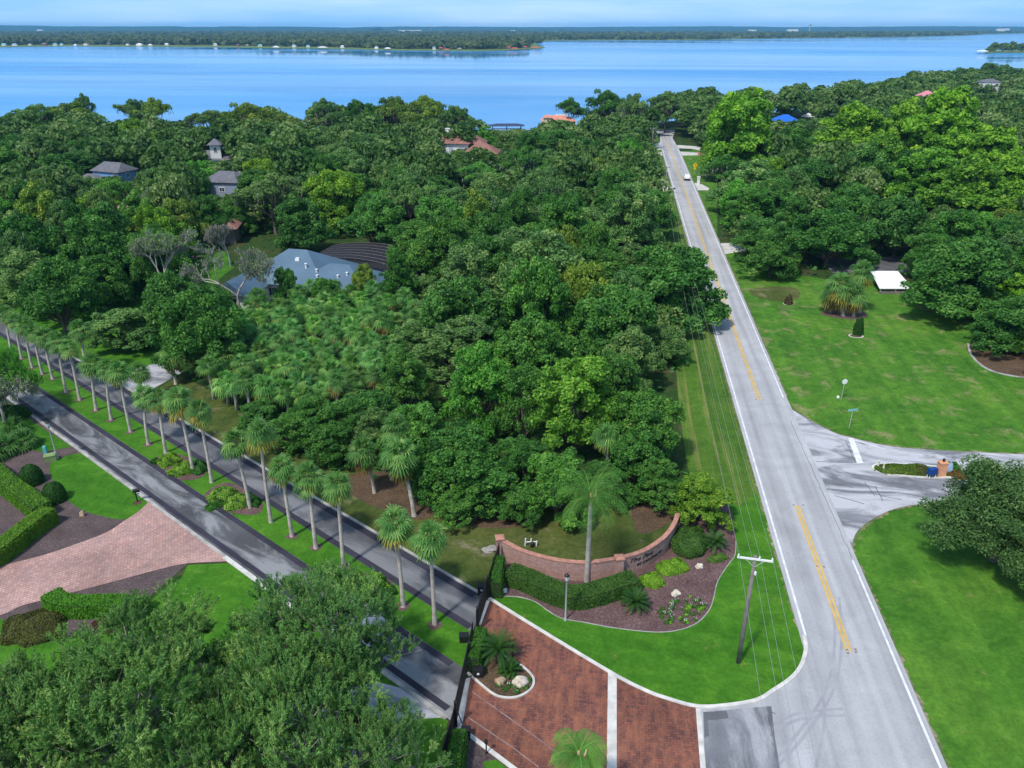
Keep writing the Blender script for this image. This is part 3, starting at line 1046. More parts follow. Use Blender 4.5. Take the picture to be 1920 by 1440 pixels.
for pts in ([(885, 1298), (1000, 1380), (1080, 1440)], [(868, 1340), (960, 1402), (1010, 1440)]):
    ribbon('paving_joint', plan(pts), 0.09, 0, 0.079, M['joint'])
# front lawn and mulch bed in front of the wall
BED_LOW = [(915, 1121), (950, 1119), (977, 1121), (1005, 1130), (1026, 1145), (1053, 1160), (1097, 1168), (1151, 1178), (1227, 1186), (1273, 1182), (1308, 1168), (1330, 1144), (1338, 1122), (1346, 1090), (1367, 1057), (1378, 1041), (1379, 1008), (1372, 962), (1352, 935)]
bl = smooth([Vector(at(*p)) for p in BED_LOW], 5)
lawn = [(p.x, p.y) for p in BK] + [(RL(60), 60), (RL(66), 66)] + [at(1385, 950)] + [(p.x, p.y) for p in reversed(bl)]
sheet('front_lawn', lawn, 0.03, M['lawn_bright'])
WALL_TOP = [(943, 1012), (965, 1024), (988, 1034), (1042, 1048), (1097, 1053), (1153, 1046), (1205, 1032), (1245, 1006), (1264, 981), (1271, 962)]
WH = 1.9
wpts = smooth([Vector(at(px, py, WH)) for px, py in WALL_TOP], 6)
bed = [(p.x, p.y) for p in bl] + [at(1300, 925)] + [(p.x, p.y) for p in reversed(wpts)]
sheet('mulch_bed', bed, 0.045, M['mulch'])
ribbon('bed_edging', bl[4:80], 0.06, 0, 0.075, M['drive_kerb'])
# the strip of verge with mower lines
# planting island in the brick paving
ISL = smooth([Vector(at(*p)) for p in [(877, 1263), (920, 1300), (947, 1310), (975, 1307), (997, 1292), (1000, 1274), (985, 1256), (965, 1243), (950, 1236), (925, 1200), (906, 1180)]], 4)
sheet('planting_island', [(p.x, p.y) for p in ISL], 0.10, M['soil'])
ribbon('kerb', ISL[:34], 0.16, 0, 0.16, M['kerb'])
# side road island
IS2 = smooth([Vector(at(*p)) for p in [(1800, 896), (1740, 897), (1700, 894), (1662, 890), (1640, 882), (1636, 877), (1645, 872), (1675, 871), (1700, 872), (1740, 875), (1800, 880)]], 4)
sheet('traffic_island', [(p.x, p.y) for p in IS2], 0.12, M['lawn'])
ribbon('kerb', IS2, 0.22, 0, 0.15, M['kerb'])

# garden on the near left
kx = lambda x: ln(aNK, x)
sheet('garden_bed', [kx(-60), kx(-15.2)] + plan([(430, 1054), (353, 1057), (262, 1135), (230, 1180), (60, 1200), (-120, 1130), (-200, 900)]), 0.025, M['mulch_grey'])
sheet('lawn', smooth([Vector(at(*p)) for p in [(92, 876), (105, 864), (150, 850), (200, 884), (279, 938), (255, 962), (232, 975), (190, 968), (150, 955), (118, 930), (100, 902)]], 2, True), 0.04, M['lawn_bright'])
sheet('lawn', plan([(30, 762), (60, 790), (135, 838), (80, 848), (30, 838), (-60, 800)]), 0.04, M['lawn_bright'])
sheet('pink_driveway', smooth([Vector(at(*p)) for p in [(280, 941), (258, 961), (232, 978), (200, 999), (140, 1022), (80, 1042), (0, 1062), (-120, 1090)]], 4) +
      smooth([Vector(at(*p)) for p in [(-120, 1190), (0, 1155), (40, 1137), (90, 1124), (150, 1108), (230, 1087), (300, 1068), (353, 1057), (435, 1053)]], 4), 0.055, M['pink_paver'])
sheet('lawn', plan([(352, 1060), (435, 1056), (457, 1066), (560, 1140), (757, 1290), (840, 1352), (820, 1440), (800, 1500), (200, 1500), (0, 1400), (-200, 1300), (-100, 1180), (0, 1160), (45, 1180), (80, 1205), (230, 1185), (300, 1110), (340, 1085)]), 0.03, M['lawn_bright'])
sheet('side_driveway', plan([(560, 1262), (640, 1262), (757, 1292), (835, 1346), (760, 1350), (700, 1380), (640, 1480), (480, 1480), (520, 1360)]), 0.045, M['side_road'])
sheet('side_driveway', plan([(600, 1180), (690, 1130), (740, 1180), (690, 1215), (640, 1210)]), 0.058, M['side_road'])
sheet('mulch_bed', plan([(845, 1372), (875, 1376), (960, 1442), (1000, 1500), (820, 1500)]), 0.05, M['mulch_grey'])
sheet('lawn', plan([(905, 1430), (930, 1425), (1000, 1480), (920, 1480)]), 0.06, M['lawn_bright'])
sheet('terracotta_court', plan([(20, 556), (60, 548), (70, 562), (30, 572)]), 0.03, M['pink_paver'])
sheet('terracotta_court', plan([(180, 505), (260, 478), (380, 480), (330, 500), (200, 520)]), 0.034, M['pink_paver'])
# bed beneath the big dark tree on the right
sheet('mulch_bed', smooth([Vector(at(*p)) for p in [(1815, 645), (1822, 668), (1850, 692), (1900, 706), (1990, 715), (1990, 640), (1880, 630)]], 3, True), 0.035, M['soil'])
ribbon('bed_edging', smooth([Vector(at(*p)) for p in [(1815, 645), (1822, 668), (1850, 692), (1900, 706), (1990, 715)]], 5), 0.3, 0, 0.12, M['drive_kerb'])

# ------------------------------------------------------------------ broadleaved trees: foliage and stems of each kind
KIND = {}


def make_kind(key, R0, H0, base, seeds, lobes, clumps, leaves, ll, lw, bark='bark', r0=0.32, twigs=False, moss=0, **kw):
    out = []
    for sd in seeds:
        V, t, LC, C = crown_leaves(sd, R0, H0, base, lobes, clumps, leaves, ll, lw, **kw)
        cm = quads_mesh(key + '_crown', V, t, M['leaf'])
        tm = limb_mesh(key + '_trunk', sd, H0, base, LC, r0, M[bark], C if twigs else None, 0.55 if twigs else 0)
        mm = None
        if moss:
            rg = np.random.default_rng(sd + 5)
            k = rg.integers(0, len(C), moss)
            P = C[k] + rg.normal(0, 0.7, (moss, 3)) + np.array([0, 0, -1.0])
            N = rg.normal(0, 1, (moss, 3)) * np.array([1, 1, 0.15])
            T = np.array([0, 0, 1.0]) + rg.normal(0, 0.12, (moss, 3))
            mm = quads_mesh(key + '_moss', leaf_quads(P, N, T, rg.uniform(0.8, 2.0, moss), rg.uniform(0.15, 0.35, moss)), rg.uniform(0, 1, moss), M['moss'])
        out.append((cm, tm, R0, H0, mm))
    KIND[key] = out


make_kind('oak', 7, 13, 0.6, (1, 2, 3, 4, 5, 6, 7, 8, 9), 17, 300, 34000, .44, .27, clump_r=(0.075, 0.165))
make_kind('laurel', 5, 13, 0.5, (11, 12, 13, 14, 15, 16), 17, 300, 30000, .32, .21, clump_r=(0.08, 0.16))
make_kind('sycamore', 8, 20, 1.5, (21, 22), 20, 260, 26000, .66, .48, bark='pale_bark', clump_r=(0.09, 0.18), flat=1.0)
make_kind('moss_oak', 7, 16, 4.5, (31, 32, 33), 10, 110, 15000, .48, .32, spread=0.85, drop=.7, moss=420, clump_r=(0.10, 0.19))
make_kind('feather', 9, 11, 3.4, (41, 42), 15, 250, 125000, .27, .062, bark='pale_bark', r0=0.36, twigs=True, spray=True, clump_r=(0.10, 0.20), spread=0.72)
make_kind('lawn_oak', 6, 9.5, 1.2, (51,), 16, 220, 80000, .24, .125, r0=0.3, clump_r=(0.12, 0.22), twigs=True)
make_kind('bush', 2.2, 3.4, 0.1, (61, 62), 9, 60, 5200, .24, .16, r0=0.07)
TREES = []            # (root, x, y, H, R, what, shade, zone)

SHADES = {
    'dark green': (0.72, 0.84, 0.80), 'deep green': (0.90, 0.98, 0.92), 'mid green': (1.15, 1.15, 1.0), 'grey-green': (1.5, 1.12, 1.75),
    'yellow-green': (2.1, 1.55, 0.75), 'olive': (2.0, 1.25, 0.95), 'lime green': (2.3, 1.8, 0.8), 'fresh green': (1.3, 1.45, 1.0), 'sage': (1.85, 1.30, 2.0), 'bright sage': (2.2, 1.6, 2.4), 'silvery green': (1.85, 1.42, 1.95), 'deep sage': (1.15, .92, 1.4), 'bright green': (1.75, 1.55, .9), 'leafy lime': (1.6, 1.4, .7),
}


def tree(kind, x, y, Rr, H, shade, what=None, rot=None, seed=None, label=None, group=None):
    v = KIND[kind]
    i = len(TREES) if seed is None else seed
    cm, tm, R0, H0, mm = v[i % len(v)]
    names = {'oak': 'oak_tree', 'laurel': 'laurel_tree', 'sycamore': 'sycamore_tree', 'moss_oak': 'mossy_oak_tree', 'feather': 'live_oak_tree', 'lawn_oak': 'live_oak_tree', 'bush': 'bush'}
    root = thing(names[kind], label, 'bush' if kind == 'bush' else 'tree', (x, y, 0), random.uniform(0, 6.28) if rot is None else rot, group)
    vx = random.uniform(.88, 1.12)
    s = (Rr / R0 * vx, Rr / R0 / vx, H / H0)
    root.rotation_euler[0], root.rotation_euler[1] = random.uniform(-.06, .06), random.uniform(-.06, .06)
    j = random.uniform(0.92, 1.08)
    c = tuple(q * j * random.uniform(0.95, 1.05) for q in SHADES[shade])
    put('crown', cm, root, scale=s, color=c)
    put('trunk', tm, root, scale=s)
    if mm is not None:
        put('hanging_moss', mm, root, scale=s)['kind'] = 'stuff'
    TREES.append([root, x, y, H, Rr, what or kind, shade])
    return root


def tree_px(kind, px, py, Rr, H, shade, zc=0.62, **k):
    """a tree whose crown centre (at zc of its height) was surveyed at px, py"""
    x, y = at(px, py, H * zc)
    return tree(kind, x, y, Rr, H, shade, **k)


# near feathery live oaks under the viewer
tree_px('feather', 235, 1310, 8.3, 10.5, 'silvery green', seed=0, rot=0.4, label='largest feathery live oak spreading its crown over the near garden lawn')
tree_px('feather', 612, 1172, 6.0, 10.0, 'bright sage', seed=1, rot=2.2, label='grey-twigged live oak overhanging the near lane beside the median shrubs')
tree_px('feather', 560, 1330, 5.6, 9.5, 'silvery green', seed=0, rot=3.9, label='feathery live oak with dark limbs showing pale asphalt through its crown')
tree_px('feather', 700, 1425, 4.0, 7.5, 'bright sage', seed=1, rot=5.2, label='small feathery live oak beside the near end of the black fence')
tree_px('feather', 20, 1400, 6.0, 9.5, 'bright sage', seed=1, rot=1.0, label='feathery live oak cut off by the near corner beyond the garden')
tree_px('feather', 420, 1440, 5.5, 8.5, 'silvery green', seed=1, rot=0.2, label='low live oak between its larger feathery neighbours nearest the viewer')
tree_px('feather', -5, 705, 3.8, 8.0, 'fresh green', seed=0, rot=2.9, label='sparse twiggy tree at the start of the lane lamp lawn')
# lone trees on the right lawns
tree_px('lawn_oak', 1890, 965, 6.5, 9.5, 'deep sage', zc=.5, rot=1.2, label='rounded grey-green live oak standing alone beside the side road mouth')
tree_px('lawn_oak', 1990, 1060, 4.5, 7.5, 'deep sage', zc=.5, rot=3.2, label='grey-green live oak partly cut off behind the lone lawn oak')
tree_px('oak', 1800, 520, 9.8, 13, 'deep green', zc=.5, seed=2, rot=.4, label='broad dark green oak shading the lawn above the curved mulch bed')
tree_px('oak', 1915, 600, 6.8, 9, 'dark green', zc=.5, seed=3, rot=1.9, label='dark low oak limb mass over the curved mulch bed')
tree_px('sycamore', 1912, 545, 3.4, 9, 'lime green', zc=.6, seed=0, label='small lime-green tree in front of the broad dark lawn oak')
tree_px('bush', 1900, 640, 2.6, 3.6, 'lime green', zc=.5, label='lime-green bush at the edge of the curved mulch bed')
tree_px('oak', 1450, 470, 6.0, 10, 'deep green', zc=.5, seed=0, label='dark oak at the roadside corner of the patchy lawn')
tree_px('oak', 1560, 430, 9.0, 13, 'deep green', zc=.55, seed=1, label='wide green oak behind the fan palm clump on the lawn')
tree_px('oak', 1690, 410, 9.0, 14, 'deep green', zc=.55, seed=4, label='wide dark oak behind the white carport roof')
tree_px('oak', 1800, 440, 8.0, 12, 'mid green', zc=.55, seed=2, label='mid green oak behind the broad dark lawn oak')
tree_px('oak', 1410, 355, 10.5, 13, 'bright sage', zc=.5, seed=0, label='grey mossy oak beside the main road across from the parked drive')
tree_px('oak', 1880, 415, 6.0, 10, 'olive', zc=.6, seed=3, label='olive-brown tree beside the tall palm on the wooded lawn edge')
tree_px('oak', 1520, 325, 9.0, 14, 'dark green', zc=.6, seed=3, label='dark oak behind the grey mossy roadside oak')
tree_px('oak', 1630, 320, 10, 15, 'deep green', zc=.6, seed=0, label='dark oak below the tall lime-green sycamores')
tree_px('oak', 1590, 370, 8, 12, 'deep green', zc=.6, seed=4, label='dark oak between the mossy roadside oak and the sycamores')
tree_px('sycamore', 1383, 238, 12.5, 29, 'lime green', zc=.52, seed=0, rot=0.5, label='tall lime-green sycamore standing alone beside the far road')
tree_px('sycamore', 1348, 292, 6.5, 12, 'yellow-green', zc=.6, seed=1, label='lower yellow-green sycamore at the foot of the lone tall one')
tree_px('sycamore', 1600, 250, 11, 23, 'lime green', zc=.55, seed=1, rot=1.2, label='lime-green sycamore nearest the road in the tall bright row')
tree_px('sycamore', 1700, 245, 11.0, 26, 'lime green', zc=.55, seed=0, rot=2.0, label='second lime-green sycamore of the tall bright row')
tree_px('sycamore', 1775, 245, 12, 29, 'lime green', zc=.55, seed=1, rot=3.1, label='tallest lime-green sycamore crowning the bright row')
tree_px('sycamore', 1860, 290, 10.0, 22, 'lime green', zc=.55, seed=0, rot=4.4, label='lime-green sycamore at the outer end of the bright row')
tree_px('sycamore', 1735, 320, 9.5, 19, 'leafy lime', zc=.6, seed=0, rot=5.0, label='yellow-green sycamore in front of the tall bright row')
tree_px('sycamore', 1825, 345, 9.0, 18, 'leafy lime', zc=.6, seed=1, rot=0.9, label='leafy sycamore below the bright row beside the olive tree')
tree_px('sycamore', 1650, 300, 8.5, 18, 'leafy lime', zc=.6, seed=1, rot=1.9, label='leafy sycamore below the road end of the bright row')
tree_px('sycamore', 1900, 335, 8.0, 18, 'lime green', zc=.6, seed=0, rot=3.9, label='ragged lime-green sycamore beside the leaning bare tree')
tree_px('sycamore', 1790, 285, 9.0, 20, 'lime green', zc=.6, seed=0, rot=2.7, label='lime-green sycamore filling the middle of the bright row')
# the thicket between drive and road
tree_px('laurel', 1085, 690, 5.4, 14.5, 'bright green', zc=.72, seed=0, rot=.3, label='domed bright yellow-green tree in the middle of the woods behind the wall')
tree_px('laurel', 985, 690, 3.6, 12.5, 'mid green', zc=.75, seed=1, label='slim mid green tree beside the domed yellow-green one')
tree_px('laurel', 900, 672, 4.6, 13, 'fresh green', zc=.72, seed=2, label='cluster-leaved green tree on the palm side of the domed yellow-green one')
tree_px('laurel', 1210, 780, 4.6, 11, 'mid green', zc=.55, seed=1, rot=2.4, label='cone-shaped green tree at the road edge of the woods above the wall end')
tree_px('laurel', 1195, 850, 3.6, 8, 'deep green', zc=.5, seed=2, label='deep green tree below the cone-shaped one behind the wall')
tree_px('laurel', 1045, 895, 4.2, 8.5, 'mid green', zc=.5, seed=0, rot=4.1, label='leafy round tree just behind the brick wall and feathered palm')
tree_px('laurel', 850, 850, 4.8, 10, 'deep green', zc=.55, seed=1, rot=.8, label='dense dark tree facing the palm drive beside the twin fan palms')
tree_px('laurel', 905, 900, 3.6, 7, 'deep green', zc=.5, seed=2, label='low dark tree at the drive edge of the woods')
tree_px('laurel', 770, 790, 4.4, 9.5, 'mid green', zc=.6, seed=0, label='mid green tree behind the twin fan palms')
tree_px('laurel', 680, 760, 4.2, 8.5, 'deep green', zc=.6, seed=1, label='deep green tree in front of the cabbage palm thicket')
tree_px('laurel', 590, 775, 3.6, 7.0, 'deep green', zc=.6, seed=2, label='low deep green tree at the drive edge of the palm thicket')
tree_px('laurel', 1320, 925, 3.5, 5.2, 'yellow-green', zc=.55, seed=2, rot=1.7, label='low spreading yellow-tipped tree at the end of the brick wall')
for q, (px, py, rr, h, sh) in enumerate([(485, 775, 2.6, 5.0, 'deep green'), (545, 800, 3.0, 5.5, 'mid green'), (625, 822, 3.3, 6.0, 'deep green'), (700, 815, 3.0, 6.5, 'grey-green'), (815, 905, 3.0, 5.5, 'deep green'), (870, 935, 2.8, 5.0, 'mid green'), (985, 935, 2.6, 5.0, 'deep green'), (975, 860, 3.6, 8.0, 'dark green'), (1130, 905, 2.8, 5.5, 'deep green'), (1235, 905, 2.8, 5.0, 'mid green'), (1150, 720, 4.2, 11, 'deep green'), (760, 720, 4.2, 9.5, 'mid green'), (590, 790, 3.0, 5.5, 'mid green')]):
    tree_px('laurel', px, py, rr, h, sh, zc=.5, seed=q, label=['bushy green tree at the outer corner of the palm thicket', 'bushy tree facing the twelfth drive palm from the gate', 'bushy dark tree facing the lime median shrubs', 'grey-green bushy tree beside the farther skirted palm', 'bushy dark tree beside the nearer skirted palm', 'low bushy tree beside bare soil near the fence', 'low dark tree behind the irrigation pump', 'dark hollow-looking tree in the heart of the woods behind the wall', 'small dark tree behind the feather palm crown', 'small green tree behind the tip of the curved wall', 'deep green tree between the domed and the cone-shaped ones', 'mid green tree rising from the inner edge of the palm thicket', 'low mid green tree at the near edge of the palm thicket'][q])
tree_px('oak', 1255, 505, 9.5, 14.5, 'deep green', zc=.6, seed=1, rot=0.6, label='large oak leaning its crown over the main road')
tree_px('oak', 1150, 580, 7.5, 13, 'deep green', zc=.6, seed=3, label='dark oak behind the domed yellow-green tree')
tree_px('oak', 1010, 500, 9.0, 15, 'grey-green', zc=.65, seed=0, label='broad grey-green oak in the middle of the woods')
tree_px('oak', 1060, 420, 7.5, 14, 'mid green', zc=.6, seed=2, label='mid green oak behind the broad grey-green oak')
tree_px('oak', 870, 560, 7.5, 13, 'deep green', zc=.62, seed=4, label='deep green oak beside the cabbage palm thicket')
tree_px('oak', 920, 480, 7.5, 14, 'dark green', zc=.62, seed=3, label='dark oak between the pool enclosure and the broad grey-green oak')
tree_px('oak', 375, 600, 6.3, 14, 'deep green', zc=.55, seed=1, rot=2.2, label='tall dense green tree between the palm drive and the palm thicket')
tree_px('oak', 412, 575, 3.6, 8, 'mid green', zc=.6, seed=2, label='smaller green tree behind the tall dense one by the drive')
for q, (px, py, rr, h, sh) in enumerate([(535, 525, 2.6, 10, 'deep green'), (608, 537, 2.6, 8.5, 'mid green'), (680, 522, 2.5, 9.5, 'olive'), (748, 520, 3.6, 11, 'deep green'), (640, 560, 2.6, 6, 'deep green'), (560, 565, 2.4, 5, 'mid green')]):
    tree_px('laurel', px, py, rr, h, sh, zc=.6, seed=q, label=[
        'dark small tree against the front slope of the blue metal roof', 'small green tree before the middle of the blue metal roof',
        'olive-tinged small tree before the far end of the blue metal roof', 'taller green tree at the outer corner of the blue metal roof',
        'low tree between the palm thicket and the blue metal roof', 'low green tree beside the white gable of the blue roofed house'][q])
tree_px('laurel', 225, 590, 5.5, 7.5, 'grey-green', zc=.7, seed=0, label='flat-topped grey-green tree overhanging the lawn beside the palm drive')
tree_px('oak', 100, 530, 6.5, 13, 'deep green', zc=.6, seed=4, label='dark leaning oak with bare limbs behind the far palms of the drive')
tree_px('oak', 180, 450, 8, 15, 'deep green', zc=.62, seed=0, label='deep green oak in front of the terracotta roofed house')
for q, (px, py, rr, h, sh) in enumerate([(262, 402, 6.0, 11, 'mid green'), (325, 405, 5.5, 10.5, 'grey-green'), (388, 400, 5.5, 10.5, 'deep green'), (440, 392, 4.5, 9.5, 'mid green'), (150, 350, 7, 10, 'grey-green'), (195, 352, 5, 8.5, 'mid green')]):
    tree_px('oak', px, py, rr, h, sh, zc=.6, seed=q, label=['mid green oak veiling the outer end of the terracotta roof', 'grey-green oak veiling the middle of the terracotta roof', 'deep green oak before the terracotta roof ridge', 'mid green oak above the taupe house wall', 'grey-green oak before the lower roof of the blue sided house', 'mid green oak below the blue sided house'][q])
tree_px('oak', 40, 440, 7.5, 15, 'dark green', zc=.62, seed=1, label='dark oak beyond the far end of the palm drive')
tree_px('oak', 620, 345, 8.5, 16, 'yellow-green', zc=.66, seed=3, label='yellow-green oak standing out behind the pool enclosure')
tree_px('oak', 255, 245, 8.0, 15, 'yellow-green', zc=.7, seed=2, label='yellow-green oak standing out among the lakeside woods')
tree_px('oak', 830, 400, 8.5, 15, 'deep green', zc=.6, seed=1, label='large deep green oak behind the pool enclosure')
tree_px('oak', 700, 400, 8.0, 14, 'deep green', zc=.6, seed=4, label='deep green oak between the pool enclosure and the yellow-green oak')
tree_px('oak', 570, 410, 7, 12, 'dark green', zc=.6, seed=0, label='dark oak between the blue and terracotta roofed houses')
tree_px('oak', 905, 255, 6.0, 10, 'fresh green', zc=.7, seed=0, label='bright green tree beside the terracotta lakeside house')
for q, (px, py, Hh, rr, sh) in enumerate([(1068, 203, 15, 6.5, 'deep green'), (1140, 190, 19, 9, 'dark green'), (1185, 200, 19, 6, 'sage'), (1240, 190, 17, 9, 'grey-green'),
                                          (467, 212, 17, 9.5, 'olive'), (520, 232, 13, 8, 'olive'), (620, 210, 17, 8, 'grey-green'), (680, 208, 17, 8, 'dark green'), (740, 205, 18, 8.5, 'olive'), (800, 208, 18, 9, 'olive'), (850, 218, 16, 7.5, 'grey-green'),
                                          (130, 208, 15, 10, 'olive'), (150, 200, 17, 5, 'grey-green'), (60, 215, 15, 9, 'grey-green'), (245, 205, 16, 6, 'grey-green'), (285, 208, 16, 7.5, 'olive'), (385, 222, 13, 8, 'grey-green')]):
    x, y = at(px, py, Hh * .7)
    lab = ['mossy oak by the salmon roofed house', 'tallest dark mossy oak above the far end of the road', 'grey moss-hung oak beside the tallest road-end oak', 'wide mossy oak above the far end of the road',
           'umbrella-shaped mossy oak alone against the lake', 'lower mossy oak beside the umbrella-shaped one', 'rounded mossy oak starting the lakeside group', 'dark mossy oak in the lakeside group', 'open mossy oak with bare stems in the lakeside group', 'spreading mossy oak in the lakeside group near the chimney house', 'mossy oak at the chimney house end of the lakeside group',
           'broad olive mossy oak on the far lakeside bank', 'narrow mossy oak rising behind the broad olive one', 'mossy oak at the outer end of the lakeside bank', 'slim mossy oak against the lake', 'open-crowned mossy oak against the lake', 'low mossy oak before the umbrella-shaped one'][q]
    tree('moss_oak', x, min(y, 356), rr, Hh, sh, seed=q, label=lab + ' shore')

# woods: fill the rest of the wooded ground, leaving lawns, roads and houses free
FREE = [
    plan([(150, 640), (290, 560), (330, 590), (322, 690), (230, 760)]),
    plan([(395, 760), (450, 640), (490, 608), (570, 590), (770, 580), (800, 660), (720, 760), (640, 800), (560, 800)]),     # palm thicket
    plan([(440, 560), (470, 480), (545, 440), (600, 440), (770, 440), (780, 500), (700, 560), (560, 600)]),      # blue roofed house and pool
    plan([(360, 470), (380, 440), (520, 440), (520, 490), (420, 510)]),
    plan([(300, 560), (420, 480), (470, 520), (420, 600), (310, 600)]),
    plan([(1357, 480), (1400, 520), (1500, 525), (1700, 545), (1950, 600), (2100, 900), (1700, 1500), (1300, 1500), (1300, 980)]),
    plan([(1280, 940), (1240, 915), (1000, 935), (830, 965), (700, 900), (620, 870), (900, 1120), (1350, 1200)]),
    plan([(1540, 480), (1700, 480), (1720, 512), (1560, 512)]),
]
HOUSE_VIEW = [            # (px range, py range, distance): things in the woods the photograph shows, kept in view
    (832, 930, 245, 277, 268), (176, 246, 313, 328, 232), (389, 414, 268, 284, 275), (465, 510, 430, 468, 158), (368, 392, 452, 478, 150),
    (470, 760, 445, 530, 130), (1018, 1076, 208, 226, 330), (925, 980, 230, 240, 345), (1440, 1560, 203, 221, 378), (1560, 1700, 485, 545, 130), (1215, 1345, 262, 420, 150),
    (412, 430, 352, 360, 200), (1835, 1870, 155, 172, 520), (485, 520, 535, 565, 118),
    (1322, 1438, 172, 285, 232), (1570, 1900, 195, 360, 178)]


def blocked(x, y, Rr, H):
    d_road = x - (RL(y) + RRt(y)) / 2
    if -3.05 - (max(4.5, 3.0 + 0.72 * Rr) if y > 135 else 5.0 + 0.9 * Rr) < d_road < 3.05 + max(4.0, 0.9 * Rr) + (4.5 if y > 205 else 0) and y < 340:
        return True
    if y < aFK[0] * x + aFK[1] + 5.5:
        return True
    for f in FREE:
        if inside(x, y, f):
            return True
    u, v, f = proj(x, y, H * 0.62)
    rp = Rr * FPX / f
    top = proj(x, y, H)[1]
    bot = proj(x, y, H * 0.25)[1]
    for (a, b, c, d, dist) in HOUSE_VIEW:
        if y < dist and u + rp * 0.8 > a and u - rp * 0.8 < b and top < d and bot > c:
            return True
        if abs(y - dist) < 9 and u + rp * .5 > a and u - rp * .5 < b and dist > 100:
            return True
    return False


def in_land(x, y, m=5):
    ys = np.interp(x, [p[0] for p in SHORE], [p[1] for p in SHORE])
    return y < ys - m


cand = []
pts_kept = [(t[1], t[2], t[4]) for t in TREES]
rg = random.Random(21)
for attempt in range(40000):
    u = rg.random()
    y = 88 + (720 - 88) * u ** 0.8
    half = 0.70 * y + 14
    x = rg.uniform(-half, half)
    if not in_land(x, y):
        continue
    if y > 352 and x < 40:
        continue
    far = min(1.0, max(0.0, (y - 150) / 300))
    Rr = rg.uniform(4.6, 7.4) + 2.6 * far
    H = rg.uniform(9.5, 14.5)
    shore_d = np.interp(x, [p[0] for p in SHORE], [p[1] for p in SHORE]) - y
    if shore_d < 60:
        u_, v_, f_ = proj(x, y, 10)
        gap = (190 < u_ < 225) or (305 < u_ < 415) or (540 < u_ < 585) or (868 < u_ < 1055)
        if gap:
            H = rg.uniform(5.0, 8.0)
        elif x < 60:
            H = rg.uniform(9, 13.5)
        else:
            H = rg.uniform(11, 16)
    if blocked(x, y, Rr, H):
        Rr, H = Rr * .62, H * .5
        if blocked(x, y, Rr, H):
            continue
    ok = True
    for (a, b, r2) in pts_kept:
        if (a - x) ** 2 + (b - y) ** 2 < (0.585 * (Rr + r2)) ** 2:
            ok = False
            break
    if ok:
        pts_kept.append((x, y, Rr))
        cand.append((x, y, Rr, H))
cand.sort(key=lambda c: c[1] / c[2])
BUDGET = 292 - len(TREES)
near, rest = cand[:BUDGET], cand[BUDGET:]
for (x, y, Rr, H) in near:
    sh = rg.choices(['dark green', 'deep green', 'mid green', 'grey-green', 'sage', 'olive', 'yellow-green', 'fresh green'], [3, 5, 4, 5, 4.5, 0.9, 0.5, 2.0])[0]
    kd = rg.choices(['oak', 'laurel', 'moss_oak'], [7, 2.2, 1.6])[0] if y > 160 else rg.choices(['oak', 'laurel'], [5, 3])[0]
    tree(kd, x, y, Rr, H, sh)
# remaining crowns that read as one distant canopy
lowV, lowT = [], []
protos = [crown_leaves(200 + i, 7, 13, 2.5, 9, 60, 1500, 1.35, 0.9)[:2] for i in range(4)]
shade_k = [-.28, -.18, -.1, 0, 0, .1, .22, .38]
for i, (x, y, Rr, H) in enumerate(rest):
    V, t, = protos[i % 4]
    a = rg.uniform(0, 6.28)
    c, s = math.cos(a), math.sin(a)
    k = Rr / 7.0
    W = np.empty_like(V)
    W[..., 0] = (V[..., 0] * c - V[..., 1] * s) * k + x
    W[..., 1] = (V[..., 0] * s + V[..., 1] * c) * k + y
    W[..., 2] = V[..., 2] * H / 13
    lowV.append(W)
    lowT.append(t + rg.choice(shade_k))
M['canopy_leaf'] = leaf_mat('distant_canopy_leaves', [(0.0, (0.042, 0.105, 0.020)), (0.45, (0.098, 0.20, 0.042)), (0.85, (0.17, 0.27, 0.070)), (1.0, (0.23, 0.31, 0.11))])
if lowV:
    dw = put('distant_woods', quads_mesh('distant_woods', np.concatenate(lowV), np.concatenate(lowT), M['canopy_leaf']))
    dw['kind'] = 'stuff'
print('TREES', len(TREES), 'rest', len(rest))

# undergrowth filling the shade between the stems
rng = np.random.default_rng(77)
P = []
for (x, y, r) in pts_kept:
    if 60 < y < 260:
        n = 46
        a, d = rng.uniform(0, 6.28, n), r * np.sqrt(rng.uniform(0, 1, n))
        P.append(np.stack([x + d * np.cos(a), y + d * np.sin(a), rng.uniform(0.2, 1.6, n)], 1))
P = np.concatenate(P)
keep = [i for i, p in enumerate(P) if not (-4.5 < p[0] - (RL(p[1]) + RRt(p[1])) / 2 < 5.0) and p[1] > aFK[0] * p[0] + aFK[1] + 3 and not inside(p[0], p[1], FREE[5]) and not inside(p[0], p[1], FREE[0]) and not inside(p[0], p[1], FREE[6])]
P = P[keep]
Q = leaf_quads(P, rng.normal(0, .5, (len(P), 3)) + np.array([0, 0, 1.0]), rng.normal(0, 1, (len(P), 3)), rng.uniform(.5, 1.3, len(P)), rng.uniform(.35, .8, len(P)))
ug = put('undergrowth', quads_mesh('undergrowth', Q, rng.uniform(0, .6, len(P)), M['leaf']), color=(0.8, 0.9, 0.9))
ug['kind'] = 'stuff'


